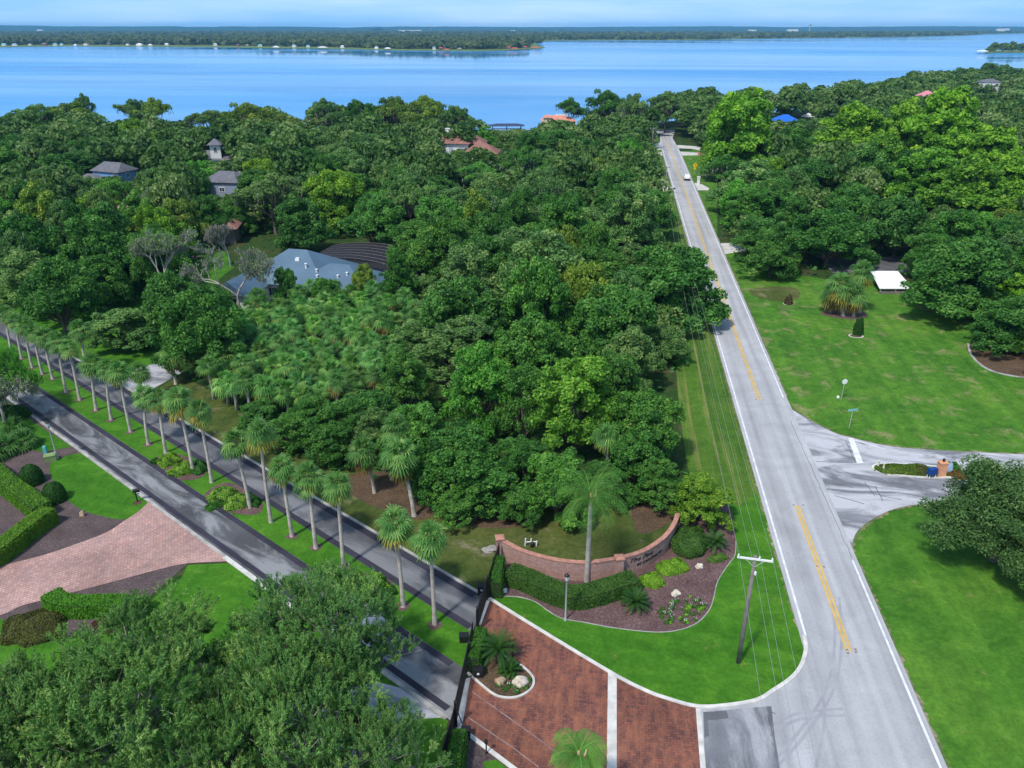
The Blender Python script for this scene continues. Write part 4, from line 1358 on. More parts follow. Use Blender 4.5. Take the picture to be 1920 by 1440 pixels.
# ---- bare, moss-grey trees
def bare_tree(px, py_base, H, spread, label, seed, leafy=0.0):
    rg2 = random.Random(seed)
    x, y = at(px, py_base)
    root = thing('bare_tree', label, 'tree', (x, y, 0))
    mb = MB()
    tips = []

    def grow(p, d, ln_, r, depth):
        q = p + d * ln_
        m = p.lerp(q, 0.5) + Vector((rg2.uniform(-.06, .06), rg2.uniform(-.06, .06), 0.02)) * ln_
        mb.tube([p, m, q], [r, r * 0.85, r * 0.66], 5 if depth > 2 else 4, False)
        tips.append((q, depth))
        if depth == 0:
            return
        for k in range(3 if depth > 1 else 4):
            a = rg2.uniform(0, 6.28)
            t = rg2.uniform(0.35, 0.85) * spread
            e1 = d.cross(Vector((0.3, 0.9, 0.1))).normalized()
            e2 = d.cross(e1)
            nd = (d * math.cos(t) + (e1 * math.cos(a) + e2 * math.sin(a)) * math.sin(t) + Vector((0, 0, 0.15))).normalized()
            grow(q, nd, ln_ * rg2.uniform(0.6, 0.85), r * 0.68, depth - 1)
    grow(Vector((0, 0, -0.2)), Vector((rg2.uniform(-.15, .15), 0, 1)).normalized(), H * 0.30, 0.22, 5)
    mb.build('trunk', M['pale_bark'], root, True)
    pts = np.array([t[0][:] for t in tips if t[1] < 3])
    rng2 = np.random.default_rng(seed)
    n = int(2600 * (1 + leafy))
    k = rng2.integers(0, len(pts), n)
    Pm = pts[k] + rng2.normal(0, .16, (n, 3)) - np.array([0, 0, .25])
    put('hanging_moss', quads_mesh('hanging_moss', leaf_quads(Pm, rng2.normal(0, 1, (n, 3)) * np.array([1, 1, .2]), np.array([0, 0, 1.0]) + rng2.normal(0, .25, (n, 3)), rng2.uniform(.3, .9, n), rng2.uniform(.06, .15, n)), rng2.uniform(0, 1, n), M['moss']), root)['kind'] = 'stuff'
    if leafy:
        n = int(2600 * leafy)
        k = rng2.integers(0, len(pts), n)
        Pm = pts[k] + rng2.normal(0, .3, (n, 3))
        put('crown', quads_mesh('crown', leaf_quads(Pm, rng2.normal(0, .6, (n, 3)) + np.array([0, 0, .6]), rng2.normal(0, 1, (n, 3)), rng2.uniform(.2, .45, n), rng2.uniform(.12, .25, n)), rng2.uniform(.2, .9, n), M['leaf']), root, color=(1.6, 1.3, 1.5))
    return root


bare_tree(455, 598, 13.5, 1.1, 'grey moss-hung bare tree beside the white gable of the blue roofed house', 3, 0.3)
bare_tree(318, 575, 13.5, 0.95, 'half-bare pale tree between the terracotta house and the drive lawn', 8, 1.0)
bare_tree(432, 500, 9, 0.8, 'thin bare grey tree in front of the taupe house wall', 12)
bare_tree(290, 440, 11, 0.9, 'sparse pale tree in front of the terracotta roof', 15, 0.5)
bare_tree(8, 792, 7, 1.2, 'bare twiggy grey tree at the edge of the near lane', 19, 0.6)
bare_tree(1905, 360, 12, 0.8, 'leaning bare grey tree beside the outer sycamore', 23, 0.3)


# ------------------------------------------------------------------ palms
def fan_crown(seed, nf, e0, e1, plen, flen, dead=False, nseg=12):
    """fan-leaved fronds in quads; e0..e1 range of frond elevation in degrees"""
    rg2 = np.random.default_rng(seed)
    V, T = [], []
    for i in range(nf):
        az = i * 2.39996 + rg2.uniform(-.3, .3)
        el = R(e0 + (e1 - e0) * (i + .5) / nf + rg2.uniform(-9, 9))
        d = np.array([math.cos(az) * math.cos(el), math.sin(az) * math.cos(el), math.sin(el)])
        sag = np.array([0, 0, -0.16 - 0.10 * math.cos(el)])
        pl = plen * rg2.uniform(.8, 1.15)
        p1 = d * pl * .55
        p2 = d * pl + sag * pl
        d2 = unit((p2 - p1)[None])[0]
        sd = np.cross(d2, [0, 0, 1.0])
        sd = sd / max(np.linalg.norm(sd), .05)
        nm = np.cross(sd, d2)
        w = 0.022
        for (a, b) in ((np.zeros(3), p1), (p1, p2)):
            V.append([a - sd * w, b - sd * w, b + sd * w, a + sd * w])
            T.append(0.75)
        fl = flen * rg2.uniform(.8, 1.15)
        tt_ = rg2.uniform(.15, .75)
        for k in range(nseg):
            a = -2.0 + 4.0 * k / (nseg - 1)
            r = fl * (0.55 + 0.45 * math.cos(a * .72)) * rg2.uniform(.9, 1.08)
            dr = d2 * math.cos(a) + sd * math.sin(a)
            q0 = p2 + nm * 0.02
            q1 = p2 + dr * r * .55 + nm * (-0.10 * abs(math.sin(a)) * r)
            q2 = p2 + dr * r * .92 + np.array([0, 0, -0.34 * r]) * rg2.uniform(.5, 1.4)
            sw = np.cross(dr, nm) * 0.062
            V.append([q0 - sw * .3, q1 - sw, q1 + sw, q0 + sw * .3])
            V.append([q1 - sw, q2 - sw * .15, q2 + sw * .15, q1 + sw])
            T += [tt_ + rg2.uniform(-.18, .18)] * 2
    return quads_mesh('fronds', np.array(V), np.array(T), M['dead_leaf'] if dead else M['palm_leaf'])


SABAL = [fan_crown(s, 36, 84, -46, 0.85, 0.98) for s in (1, 2, 3)]
SABAL += [fan_crown(11, 28, 86, -30, 0.75, 1.05), fan_crown(12, 40, 80, -52, 0.85, 0.9), fan_crown(13, 32, 80, -44, 0.95, 0.88)]
SABAL_DEAD = [fan_crown(s, 9, -8, -62, 0.85, 0.95, True) for s in (4, 5)]
SKIRT = [fan_crown(s, 16, -45, -80, 0.8, 1.0, True) for s in (6,)]


def palm(px, py, cpx, cpy, label, group, yellow=0.4, sc=1.0, idx=0, skirt=False, foot='none', name='sabal_palm'):
    x, y = at(px, py)
    # height from the crown's surveyed row
    ang = PITCH - math.atan((720 - cpy) / FPX)
    h = HCAM - y * math.tan(ang)
    xc = at(cpx, cpy, h)[0]
    root = thing(name, label, 'palm tree', (x, y, 0), 0, group)
    h2 = h - 0.2
    dx = xc - x
    pts = [Vector((dx * (max(t, 0) ** 1.5), 0.12 * math.sin(3 * t + idx), h2 * t)) for t in (-.02, 0, .05, .2, .4, .6, .8, .95, 1)]
    pts[0] = Vector((0, pts[1].y, -.15))
    b = MB()
    b.tube(pts, [q * max(1.0, sc) for q in (.24, .24, .19, .165, .15, .145, .14, .15, .17)], 9)
    b.build('trunk', M['palm_trunk'], root, True)
    top = (dx, pts[-1].y, h2)
    rz = idx * 1.7
    bright = random.uniform(.85, 1.15)
    put('crown', SABAL[idx % 6], root, top, (random.uniform(-.12, .12), random.uniform(-.12, .12), rz), (sc,) * 3, (bright, bright, bright))
    if yellow:
        put('yellow_fronds', SABAL_DEAD[idx % 2], root, top, (0, 0, rz + 1), (sc * 1.08 * yellow ** .25,) * 3, (1.25, 1.25, 1.1))
    if skirt:
        put('dead_fronds', SKIRT[0], root, (top[0], top[1], top[2] - .4), (0, 0, rz), (sc,) * 3, (.7, .62, .6))
    return root


ROW = [((22, 662), (7, 583)), ((40, 673), (28, 597)), ((60, 690), (47, 607)), ((80, 702), (63, 620)), ((100, 710), (80, 627)), ((125, 735), (105, 637)), ((150, 750), (127, 647)),
       ((180, 770), (170, 677)), ((208, 788), (200, 687)), ((245, 810), (223, 692)), ((279, 833), (269, 738)), ((312, 848), (294, 742)), ((363, 885), (331, 743)), ((397, 905), (372, 765)),
       ((468, 953), (440, 823)), ((508, 980), (487, 803)), ((548, 1005), (527, 870)), ((593, 1026), (577, 890)), ((645, 1063), (631, 905)), ((756, 1137), (740, 975)), ((815, 1172), (806, 1000))]
ORD = ['', 'first', 'second', 'third', 'fourth', 'fifth', 'sixth', 'seventh', 'eighth', 'ninth', 'tenth', 'eleventh', 'twelfth', 'thirteenth', 'fourteenth', 'fifteenth', 'sixteenth', 'seventeenth', 'eighteenth', 'nineteenth', 'twentieth', 'twenty-first', 'twenty-second', 'twenty-third', 'twenty-fourth', 'twenty-fifth', 'twenty-sixth', 'twenty-seventh', 'twenty-eighth', 'twenty-ninth', 'thirtieth']
nrow = len(ROW)
for i, ((bx, by), (cx, cy)) in enumerate(ROW):
    k = nrow - i
    lab = 'slender cabbage palm in the drive median, ' + (ORD[k] + ' along the row from the gate' if k > 1 else 'the one next to the gate')
    if i == 12:
        lab = 'cabbage palm with the most yellow hanging fronds in the median row'
    palm(bx, by, cx, cy, lab, 'palms planted along the drive median', yellow={11: 1.3, 12: 1.6, 15: 1.2, 13: .8, 19: 1.0, 16: .9}.get(i, .3 if i % 3 else .5), sc=[.98, .88, 1.06, .93, 1.02][i % 5], idx=i)
    bxy = at(bx, by)
    if i not in (11, 12, 13, 14, 15):
        ring = [(bxy[0] + .55 * math.cos(a) * (1 + .12 * math.sin(3 * a + i)), bxy[1] + .55 * math.sin(a)) for a in np.linspace(0, 6.283, 15)[:-1]]
        sheet('mulch_ring', ring, 0.034, M['mulch'])
palm(165, 700, 147, 615, 'taller cabbage palm across the far lane from the median row', None, .5, 1.1, 5)
palm(268, 752, 260, 692, 'short cabbage palm beside the grey side driveway', None, .4, 0.95, 7)
palm(702, 925, 680, 838, 'dark-skirted cabbage palm at the wood edge, the one with bare soil round it', None, 0, 1.05, 2, True)
palm(777, 966, 748, 845, 'leaning cabbage palm with a long skirt of dead fronds at the wood edge', None, 0, 1.25, 4, True)
palm(735, 900, 742, 795, 'cabbage palm rising behind the two skirted palms', None, 0, 1.1, 1)
palm(1140, 900, 1135, 812, 'cabbage palm with one tan dead frond deep in the woods behind the wall', None, 0.5, 1.0, 3)
palm(330, 720, 318, 660, 'bushy cabbage palm in front of the tall dense green tree', None, 0.3, 1.1, 6, True)
palm(1855, 435, 1852, 395, 'tall grey-green palm at the edge of the sycamore wood', None, 0, 1.6, 8, True)
palm(95, 385, 90, 352, 'palm with a hanging skirt rising among the dark oaks', None, 0.6, 1.6, 9, True)
for i, (px, py) in enumerate([(192, 225), (715, 245), (750, 247), (835, 262), (935, 282), (1790, 165), (430, 262)]):
    palm(px, py + 18, px, py, ['palm top before the lake gap in the far bank', 'palm by the water beneath the open mossy oaks', 'shorter palm by the water beneath the open mossy oaks', 'palm beside the chimney house', 'feathery palm beside the arched window of the terracotta house', 'pale palm top among the far woods by the lake', 'palm top near the umbrella-shaped mossy oak'][i], None, 0, 2.0, i)
# palm thicket
TH = FREE[1]
xs, ys = [p[0] for p in TH], [p[1] for p in TH]
got, k = [], 0
while len(got) < 190 and k < 9000:
    k += 1
    x, y = rg.uniform(min(xs), max(xs)), rg.uniform(min(ys), max(ys))
    if not inside(x, y, TH) or any((a - x) ** 2 + (b - y) ** 2 < 2.15 ** 2 for a, b in got):
        continue
    got.append((x, y))
PT = [Vector((0, 0, -.2)), Vector((.1, 0, 1.5)), Vector((0, .1, 3.0)), Vector((0, 0, 4))]
tmesh = MB().tube(PT, [.22, .18, .17, .2], 7).mesh('thicket_trunk', M['palm_trunk'], True)
for i, (x, y) in enumerate(got):
    h = rg.uniform(2.6, 5.0)
    root = thing('cabbage_palm', 'one of the cabbage palms crowded together in the thicket beside the drive', 'palm tree', (x, y, 0), rg.uniform(0, 6), 'cabbage palms of the thicket')
    put('trunk', tmesh, root, scale=(1, 1, h / 4))
    b = rg.uniform(.75, 1.5)
    s = rg.uniform(.85, 1.2)
    put('crown', SABAL[i % 6], root, (0, 0, h), (rg.uniform(-.25, .25), rg.uniform(-.25, .25), 0), scale=(s,) * 3, color=(b * rg.uniform(.8, 1.1), b, b * rg.uniform(.75, 1.15)))
    if i % 3 == 0:
        put('dead_fronds', SABAL_DEAD[i % 2], root, (0, 0, h - .1), scale=(s,) * 3, color=(.9, .75, .8))
# fan palm clump on the right lawn
for i, (px, py, cpx, cpy, s, lab) in enumerate([(1580, 592, 1578, 530, 1.75, 'squat fan palm with a full brown skirt on its mulch ring in the lawn'),
                                                (1612, 586, 1618, 505, 1.45, 'taller fan palm at the back of the lawn clump'),
                                                (1556, 586, 1560, 545, 1.3, 'short fan palm at the road side of the lawn clump'),
                                                (1600, 594, 1604, 548, 1.35, 'short fan palm with golden hanging fronds in the lawn clump')]):
    palm(px, py, cpx, cpy, lab, 'fan palms clumped on the lawn', .9, s, i, True, name='fan_palm')
sheet('mulch_ring', smooth([Vector(at(*p)) for p in [(1538, 588), (1575, 597), (1615, 598), (1625, 588), (1580, 580)]], 5, True), 0.034, M['mulch'])


def pinnate(seed, nf, length, e0, e1, droop, nleaf, llen, lw, hang=0.5, stub=0.0):
    """feather fronds arching from a centre"""
    rg2 = np.random.default_rng(seed)
    V, T = [], []
    for i in range(nf):
        az = i * 2.39996 + rg2.uniform(-.15, .15)
        el = R(e0 + (e1 - e0) * (i + .5) / nf + rg2.uniform(-5, 5))
        Lf = length * rg2.uniform(.88, 1.08)
        h = np.array([math.cos(az), math.sin(az), 0])
        prev = h * stub
        tt_ = rg2.uniform(.25, .7)
        n = nleaf
        P = []
        a = el
        for k in range(n + 1):
            P.append(prev.copy())
            st = Lf / n
            prev = prev + (h * math.cos(a) + np.array([0, 0, math.sin(a)])) * st
            a -= droop / n * (0.5 + k / n)
        P = np.array(P)
        sd = np.array([-math.sin(az), math.cos(az), 0])
        for k in range(n):
            d = unit((P[k + 1] - P[k])[None])[0]
            w = .025 * (1 - k / n * .7)
            V.append([P[k] - sd * w, P[k + 1] - sd * w, P[k + 1] + sd * w, P[k] + sd * w])
            T.append(.85)
            if k < 1:
                continue
            ll_ = llen * math.sin(math.pi * (0.12 + 0.83 * k / n)) ** .7
            for s in (-1, 1):
                dirv = unit((sd * s * .9 + d * .55 + np.array([0, 0, .12 - hang * .25]))[None])[0]
                p0, p1 = P[k], P[k] + dirv * ll_ * .55
                p2 = P[k] + dirv * ll_ + np.array([0, 0, -hang * ll_ * .55]) * rg2.uniform(.6, 1.3)
                ww = d * lw
                V.append([p0 - ww * .6, p1 - ww, p1 + ww, p0 + ww * .6])
                V.append([p1 - ww, p2 - ww * .2, p2 + ww * .2, p1 + ww])
                T += [tt_ + rg2.uniform(-.12, .12)] * 2
    return quads_mesh('fronds', np.array(V), np.array(T), M['palm_leaf'])


# feather palms
def feather_palm(px, py, cpx, cpy, label, seed, nf=19, L=4.1, bright=.78):
    x, y = at(px, py)
    ang = PITCH - math.atan((720 - cpy) / FPX)
    h = HCAM - y * math.tan(ang)
    xc = at(cpx, cpy, h)[0]
    root = thing('feather_palm', label, 'palm tree', (x, y, 0))
    dx = xc - x
    pts = [Vector((0, 0, -.2))] + [Vector((dx * t ** 1.8, 0, h * t)) for t in (0, .1, .3, .5, .7, .85, .97)]
    MB().tube(pts, [.28, .26, .22, .20, .20, .19, .18, .15], 10).build('trunk', M['pale_bark'], root, True)
    b = MB()
    b.tube([Vector((dx, 0, h * .95)), Vector((dx, 0, h + .5))], [.16, .07], 8)
    b.tube([Vector((dx, 0, h + .1)), Vector((dx + .3, -.35, h + .5)), Vector((dx + .35, -.4, h + 1.1))], [.07, .09, .02], 6)
    b.build('crown_shaft', M['tan_rock'], root, True)
    put('crown', pinnate(seed, nf, L, 80, -18, 2.0, 27, .95, .020, 1.05), root, (dx, 0, h + .15), color=(1.05 * bright, 1.2 * bright, .85 * bright))
    return root


feather_palm(1100, 1090, 1108, 935, 'tall feather palm with pale smooth trunk in front of the brick wall', 5)
feather_palm(1075, 1560, 1085, 1420, 'bright feather palm crown above the red brick entrance paving', 9, 17, 1.95, .95)


def sago(px, py, rad, label, seed, h=.6, nf=44):
    x, y = at(px, py)
    root = thing('sago_palm', label, 'palm tree', (x, y, 0))
    MB().tube([(0, 0, -.1), (0, 0, h * .6), (0, 0, h)], [.22, .24, .16], 9).build('trunk', M['bark'], root, True)
    put('crown', pinnate(seed, nf, rad * 1.15, 74, 2, 1.0, 22, .22, .022, .05, .06), root, (0, 0, h), color=(.30, .42, .30))
    return root


sago(1191, 1140, 1.15, 'round dark sago palm on the mulch below the clipped hedge', 3)
sago(935, 1243, 1.45, 'large sago palm on the planting island beside the black gate', 4, 1.3, 46)
sago(955, 1262, .8, 'small sago palm under the large one on the planting island', 6, .3, 26)
sago(1340, 1030, 1.05, 'yellowish sago palm beside the clipped mound near the utility pole', 5, .8, 30)


# ------------------------------------------------------------------ hedges and shrubs
def hedge_body(pts, w, h, seed, mat_leaf, color, nleaf, name, label, cat='hedge', group=None, ll=.16, rag=.09, taper=.92):
    """a clipped hedge following a line: a leafy solid"""
    pts = [Vector((p[0], p[1])) for p in pts]
    c = pts[0]
    root = thing(name, label, cat, (c.x, c.y, 0), 0, group)
    loc = [p - c for p in pts]
    L, Rr = strip(loc, w)
    Lt, Rt = strip(loc, w * taper)
    n = len(loc)
    b = MB()
    hh = h - .06
    vs = [(p.x, p.y, 0) for p in L] + [(p.x, p.y, hh) for p in Lt] + [(p.x, p.y, hh) for p in Rt] + [(p.x, p.y, 0) for p in Rr]
    fs = []
    for i in range(n - 1):
        for q in range(3):
            fs.append((q * n + i, q * n + i + 1, (q + 1) * n + i + 1, (q + 1) * n + i))
    fs += [(0, n, 2 * n, 3 * n), (n - 1, 4 * n - 1, 3 * n - 1, 2 * n - 1)]
    b.add(vs, fs)
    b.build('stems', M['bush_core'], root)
    rg2 = np.random.default_rng(seed)
    # leaves over the sides and top
    P0, N0, A = [], [], []
    V = [np.array(v) for v in vs]
    tri = []
    for f in fs:
        if len(f) == 4:
            tri += [(f[0], f[1], f[2]), (f[0], f[2], f[3])]
    cen = np.mean(V, 0)
    for t in tri:
        a, bb, cc = V[t[0]], V[t[1]], V[t[2]]
        nn = np.cross(bb - a, cc - a)
        ar = np.linalg.norm(nn) / 2
        if ar > 1e-6:
            A.append(ar)
            P0.append((a, bb, cc))
            N0.append(nn / (2 * ar))
    A = np.array(A)
    k = rg2.choice(len(A), nleaf, p=A / A.sum())
    u, v = rg2.uniform(0, 1, nleaf), rg2.uniform(0, 1, nleaf)
    sw = u + v > 1
    u[sw], v[sw] = 1 - u[sw], 1 - v[sw]
    T0 = np.array(P0)[k]
    P = T0[:, 0] + (T0[:, 1] - T0[:, 0]) * u[:, None] + (T0[:, 2] - T0[:, 0]) * v[:, None]
    N = np.array(N0)[k]
    mid_ = np.array([[0, 0, hh * .5]])
    # face outwards from the nearest axis point
    ax = np.array([[p.x, p.y] for p in loc])
    near_ = np.argmin(((P[:, None, :2] - ax[None]) ** 2).sum(-1), 1)
    outw = np.concatenate([P[:, :2] - ax[near_], (P[:, 2:] - hh * .5)], 1)
    flip = (N * outw).sum(1) < 0
    N[flip] *= -1
    P = P + N * rg2.uniform(-.02, rag * 1.6, nleaf)[:, None]
    big = np.sin(P[:, 0] * 3.1 + seed) * np.cos(P[:, 1] * 2.7) * .12
    tint = .45 + big + rg2.normal(0, .16, nleaf)
    Q = leaf_quads(P, N + rg2.normal(0, .45, (nleaf, 3)), rg2.normal(0, 1, (nleaf, 3)), ll * rg2.uniform(.7, 1.3, nleaf), ll * .6 * rg2.uniform(.7, 1.3, nleaf))
    put('foliage', quads_mesh('foliage', Q, tint, M[mat_leaf]), root, color=color)
    return root


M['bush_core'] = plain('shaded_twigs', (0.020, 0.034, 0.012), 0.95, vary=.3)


def mound(px, py, rx, ry, h, mat_leaf, color, nleaf, name, label, seed, cat='shrub', rot=0.0, ll=.16, flat=1.0, group=None, lump=.10):
    """a rounded shrub, rx across and ry deep in metres"""
    x, y = at(px, py)
    root = thing(name, label, cat, (x, y, 0), rot, group)
    rg2 = np.random.default_rng(seed)
    d = rand_dirs(rg2, nleaf, -.05)
    p = 1.0 / 2.6
    d2 = d.copy()
    wob = 1 + lump * (np.sin(d[:, 0] * 5 + seed) * np.cos(d[:, 1] * 4.3 + seed * 2) + .6 * np.sin(d[:, 2] * 7 + d[:, 0] * 9))
    z = np.sign(d[:, 2]) * np.abs(d[:, 2]) ** flat
    P = np.stack([d2[:, 0] * rx, d2[:, 1] * ry, np.maximum(z, 0.02) * h], 1) * (wob * rg2.uniform(.9, 1.03, nleaf))[:, None]
    N = unit(np.stack([d[:, 0] / rx, d[:, 1] / ry, d[:, 2] / h], 1))
    tint = .45 + rg2.normal(0, .18, nleaf) + (wob - 1) * 1.2
    Q = leaf_quads(P, N + rg2.normal(0, .5, (nleaf, 3)), rg2.normal(0, 1, (nleaf, 3)), ll * rg2.uniform(.7, 1.3, nleaf), ll * .65 * rg2.uniform(.7, 1.3, nleaf))
    b = MB()
    prof = [(math.cos(t), math.sin(t) ** flat if t else 0) for t in np.linspace(0, 1.45, 6)]
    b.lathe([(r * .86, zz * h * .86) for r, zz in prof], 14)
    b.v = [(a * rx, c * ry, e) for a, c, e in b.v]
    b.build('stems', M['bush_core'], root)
    put('foliage', quads_mesh('foliage', Q, tint, M[mat_leaf]), root, color=color)
    return root


def Z(pts, z):
    return [at(px, py, z) for px, py in pts]


# clipped hedge along the wall
hedge_body(smooth([Vector(p) for p in Z([(955, 1070), (990, 1082), (1030, 1100), (1065, 1112), (1095, 1112), (1140, 1100), (1190, 1083)], .9)], 5), 1.75, 1.15, 3, 'hedge_leaf', (1.25, .98, 1.1), 26000, 'clipped_hedge', 'long clipped hedge bending along the foot of the brick wall', ll=.13)
hedge_body(smooth([Vector(p) for p in Z([(936, 1050), (930, 1102)], 1.1)], 4), .85, 1.6, 4, 'hedge_leaf', (1.0, 1.1, .7), 7000, 'clipped_hedge', 'narrow upright hedge between the fence and the end of the brick wall', ll=.12)
hedge_body(smooth([Vector(p) for p in Z([(903, 1186), (888, 1244)], 1.0)], 4), .85, 1.5, 5, 'hedge_leaf', (1.0, 1.1, .7), 7000, 'clipped_hedge', 'narrow upright hedge on the planting island beside the gate', ll=.12)
hedge_body(smooth([Vector(p) for p in Z([(862, 1378), (848, 1460)], 1.0)], 4), .85, 1.5, 6, 'hedge_leaf', (1.0, 1.1, .7), 7000, 'clipped_hedge', 'narrow upright hedge beside the near gate post', ll=.12)
mound(1292, 1024, 1.55, 2.0, 1.35, 'hedge_leaf', (1.25, .98, 1.2), 16000, 'clipped_shrub', 'broad clipped mound of dark foliage beside the curved wall end', 9, flat=.5, rot=-.3, ll=.13)
mound(1222, 1093, 1.0, .8, .8, 'lime_leaf', (1, 1, 1), 5000, 'lime_shrub', 'smaller lime-yellow shrub at the end of the clipped hedge', 10, ll=.15, flat=.8)
mound(1260, 1068, 1.45, .85, .85, 'lime_leaf', (1, 1, 1), 7000, 'lime_shrub', 'larger lime-yellow shrub on the mulch below the curved wall', 11, ll=.15, flat=.8, rot=.3)
mound(1345, 1050, 1.0, .38, .5, 'lime_leaf', (.62, .62, 1.4), 4000, 'low_hedge', 'low pale green clipped hedge beside the yellowish sago palm', 12, ll=.12, flat=.6, rot=.35, cat='hedge')
# near left garden
hedge_body([Vector(p) for p in Z([(-60, 850), (-20, 872), (15, 902), (50, 928), (78, 950)], 1.3)], 1.7, 1.5, 13, 'hedge_leaf', (2.2, 1.75, .8), 20000, 'clipped_hedge', 'tall clipped hedge running past the two ball shrubs', ll=.15)
hedge_body([Vector(p) for p in Z([(92, 955), (55, 980), (15, 1012), (-40, 1050)], 1.3)], 1.6, 1.5, 14, 'hedge_leaf', (2.4, 1.75, .8), 20000, 'clipped_hedge', 'tall clipped hedge with a sunlit top above the pink driveway', ll=.15)
mound(62, 905, 1.08, 1.08, 2.0, 'hedge_leaf', (.62, .75, .7), 9000, 'ball_shrub', 'dark ball shrub behind the other ball on the mulch', 15, flat=.75, ll=.13, lump=.03)
mound(104, 938, 1.08, 1.08, 1.95, 'hedge_leaf', (.68, .76, .7), 9000, 'ball_shrub', 'dark ball shrub with a brown patch beside the garden lawn', 16, flat=.75, ll=.13, lump=.03)
hedge_body(smooth([Vector(p) for p in Z([(96, 1112), (110, 1124), (150, 1130), (200, 1128), (270, 1132)], 1.0)], 4), 1.5, 1.2, 17, 'hedge_leaf', (1.7, 1.7, .7), 16000, 'clipped_hedge', 'low winding green hedge beside the pink driveway', ll=.14)
mound(62, 1182, 2.3, 1.8, .9, 'dead_leaf', (.35, .46, .5), 12000, 'brown_shrub', 'rusty brown spreading shrub at the corner of the pink driveway', 18, flat=.7, ll=.14)
mound(213, 1172, 1.5, .8, .6, 'dead_leaf', (.34, .22, .5), 5000, 'brown_shrub', 'reddish brown shrub half hidden under the feathery live oak', 19, ll=.14)
for i, (px, py) in enumerate([(15, 850), (48, 838), (30, 815), (-10, 860)]):
    x, y = at(px, py)
    root = thing('palmetto', ['low palmetto beside the green cabinet', 'palmetto at the back of the lane lamp bed', 'palmetto behind its neighbours under the twiggy tree', 'palmetto at the outer end of the lane lamp bed'][i], 'shrub', (x, y, 0))
    put('crown', SABAL[i % 3], root, (0, 0, .8), (0, 0, i), (1.15,) * 3, (.6, .7, .65))
    MB().tube([(0, 0, -.1), (0, 0, .9)], [.15, .12], 7).build('trunk', M['bark'], root)
mound(28, 782, 1.8, 1.3, 1.5, 'hedge_leaf', (.8, .9, .8), 5000, 'shrub', 'dark shrub under the twiggy tree at the start of the near lane', 20, ll=.2)
# median shrubs
for i, (px, py, rx, ry, h, mt, colr, lab) in enumerate([
        (318, 868, 1.2, .9, 1.0, 'lime_leaf', (1.0, .98, 1.2), 'lime shrub clump round the palm feet, farther median bed'),
        (345, 884, 1.5, 1.0, .9, 'lime_leaf', (.9, .9, 1.2), 'wider lime shrub in the farther median bed'),
        (372, 880, .9, 1.3, .9, 'hedge_leaf', (.8, .95, .8), 'dark green shrub edging the farther median bed'),
        (418, 932, 1.5, 1.1, .9, 'lime_leaf', (.92, .92, 1.5), 'lime shrub at the farther end of the nearer median bed'),
        (447, 945, 1.4, 1.0, .85, 'lime_leaf', (1, .96, 1.5), 'lime shrub at the palm end of the nearer median bed'),
        (470, 942, .8, 1.2, .8, 'hedge_leaf', (.8, .95, .8), 'dark shrub behind the nearer lime median shrubs'),
        (405, 950, 1.0, .6, .5, 'hedge_leaf', (.9, 1.05, .8), 'low green shrub at the lane edge of the nearer median bed'),
        (292, 868, .45, .45, .5, 'hedge_leaf', (.6, .7, .6), 'tiny dark shrub on bare soil in the median'),
        (698, 1108, 1.5, 1.4, 1.5, 'lime_leaf', (.85, .95, 1.1), 'rounded bright shrub in the median opposite the fence'),
        (660, 1095, 1.2, 1.0, 1.1, 'lime_leaf', (.7, .82, 1.1), 'bright shrub beside the rounded median shrub'),
        (725, 1112, .8, .9, .6, 'hedge_leaf', (.8, .95, .8), 'low dark shrub at the foot of the rounded median shrub')]):
    mound(px, py, rx, ry, h, mt, colr, 3600, 'median_shrub', lab, 30 + i, ll=.18, rot=.7, lump=.16)
for pts in ([(290, 862), (330, 850), (385, 880), (372, 898), (330, 900), (305, 885)], [(385, 925), (430, 905), (490, 940), (480, 965), (425, 960), (395, 945)], [(640, 1090), (700, 1075), (745, 1105), (720, 1135), (690, 1135), (650, 1120)]):
    sheet('mulch_bed', smooth([Vector(at(*p)) for p in pts], 4, True), 0.036, M['mulch'])
# lawn shrubs on the right
mound(1478, 570, .7, .7, 1.6, 'dead_leaf', (.42, .36, .8), 1500, 'bare_shrub', 'brown leafless shrub in a white ring on the patchy lawn', 50, ll=.16)
mound(1608, 627, .75, .75, 2.6, 'hedge_leaf', (.55, .7, .6), 3000, 'young_tree', 'young dark evergreen in a pale ring on the lawn', 51, ll=.16, cat='tree', flat=.8)
for (px, py, r) in ((1478, 570, .9), (1605, 630, 1.1)):
    c = at(px, py)
    sheet('mulch_ring', [(c[0] + r * math.cos(a), c[1] + r * .8 * math.sin(a)) for a in np.linspace(0, 6.283, 19)[:-1]], 0.034, M['concrete'])
    sheet('mulch_ring', [(c[0] + r * .8 * math.cos(a), c[1] + r * .62 * math.sin(a)) for a in np.linspace(0, 6.283, 19)[:-1]], 0.045, M['soil'])
mound(1385, 512, .6, .6, .8, 'hedge_leaf', (.8, .9, .8), 900, 'low_shrub', 'small round shrub on the verge beside the patchy lawn corner', 52, ll=.2)
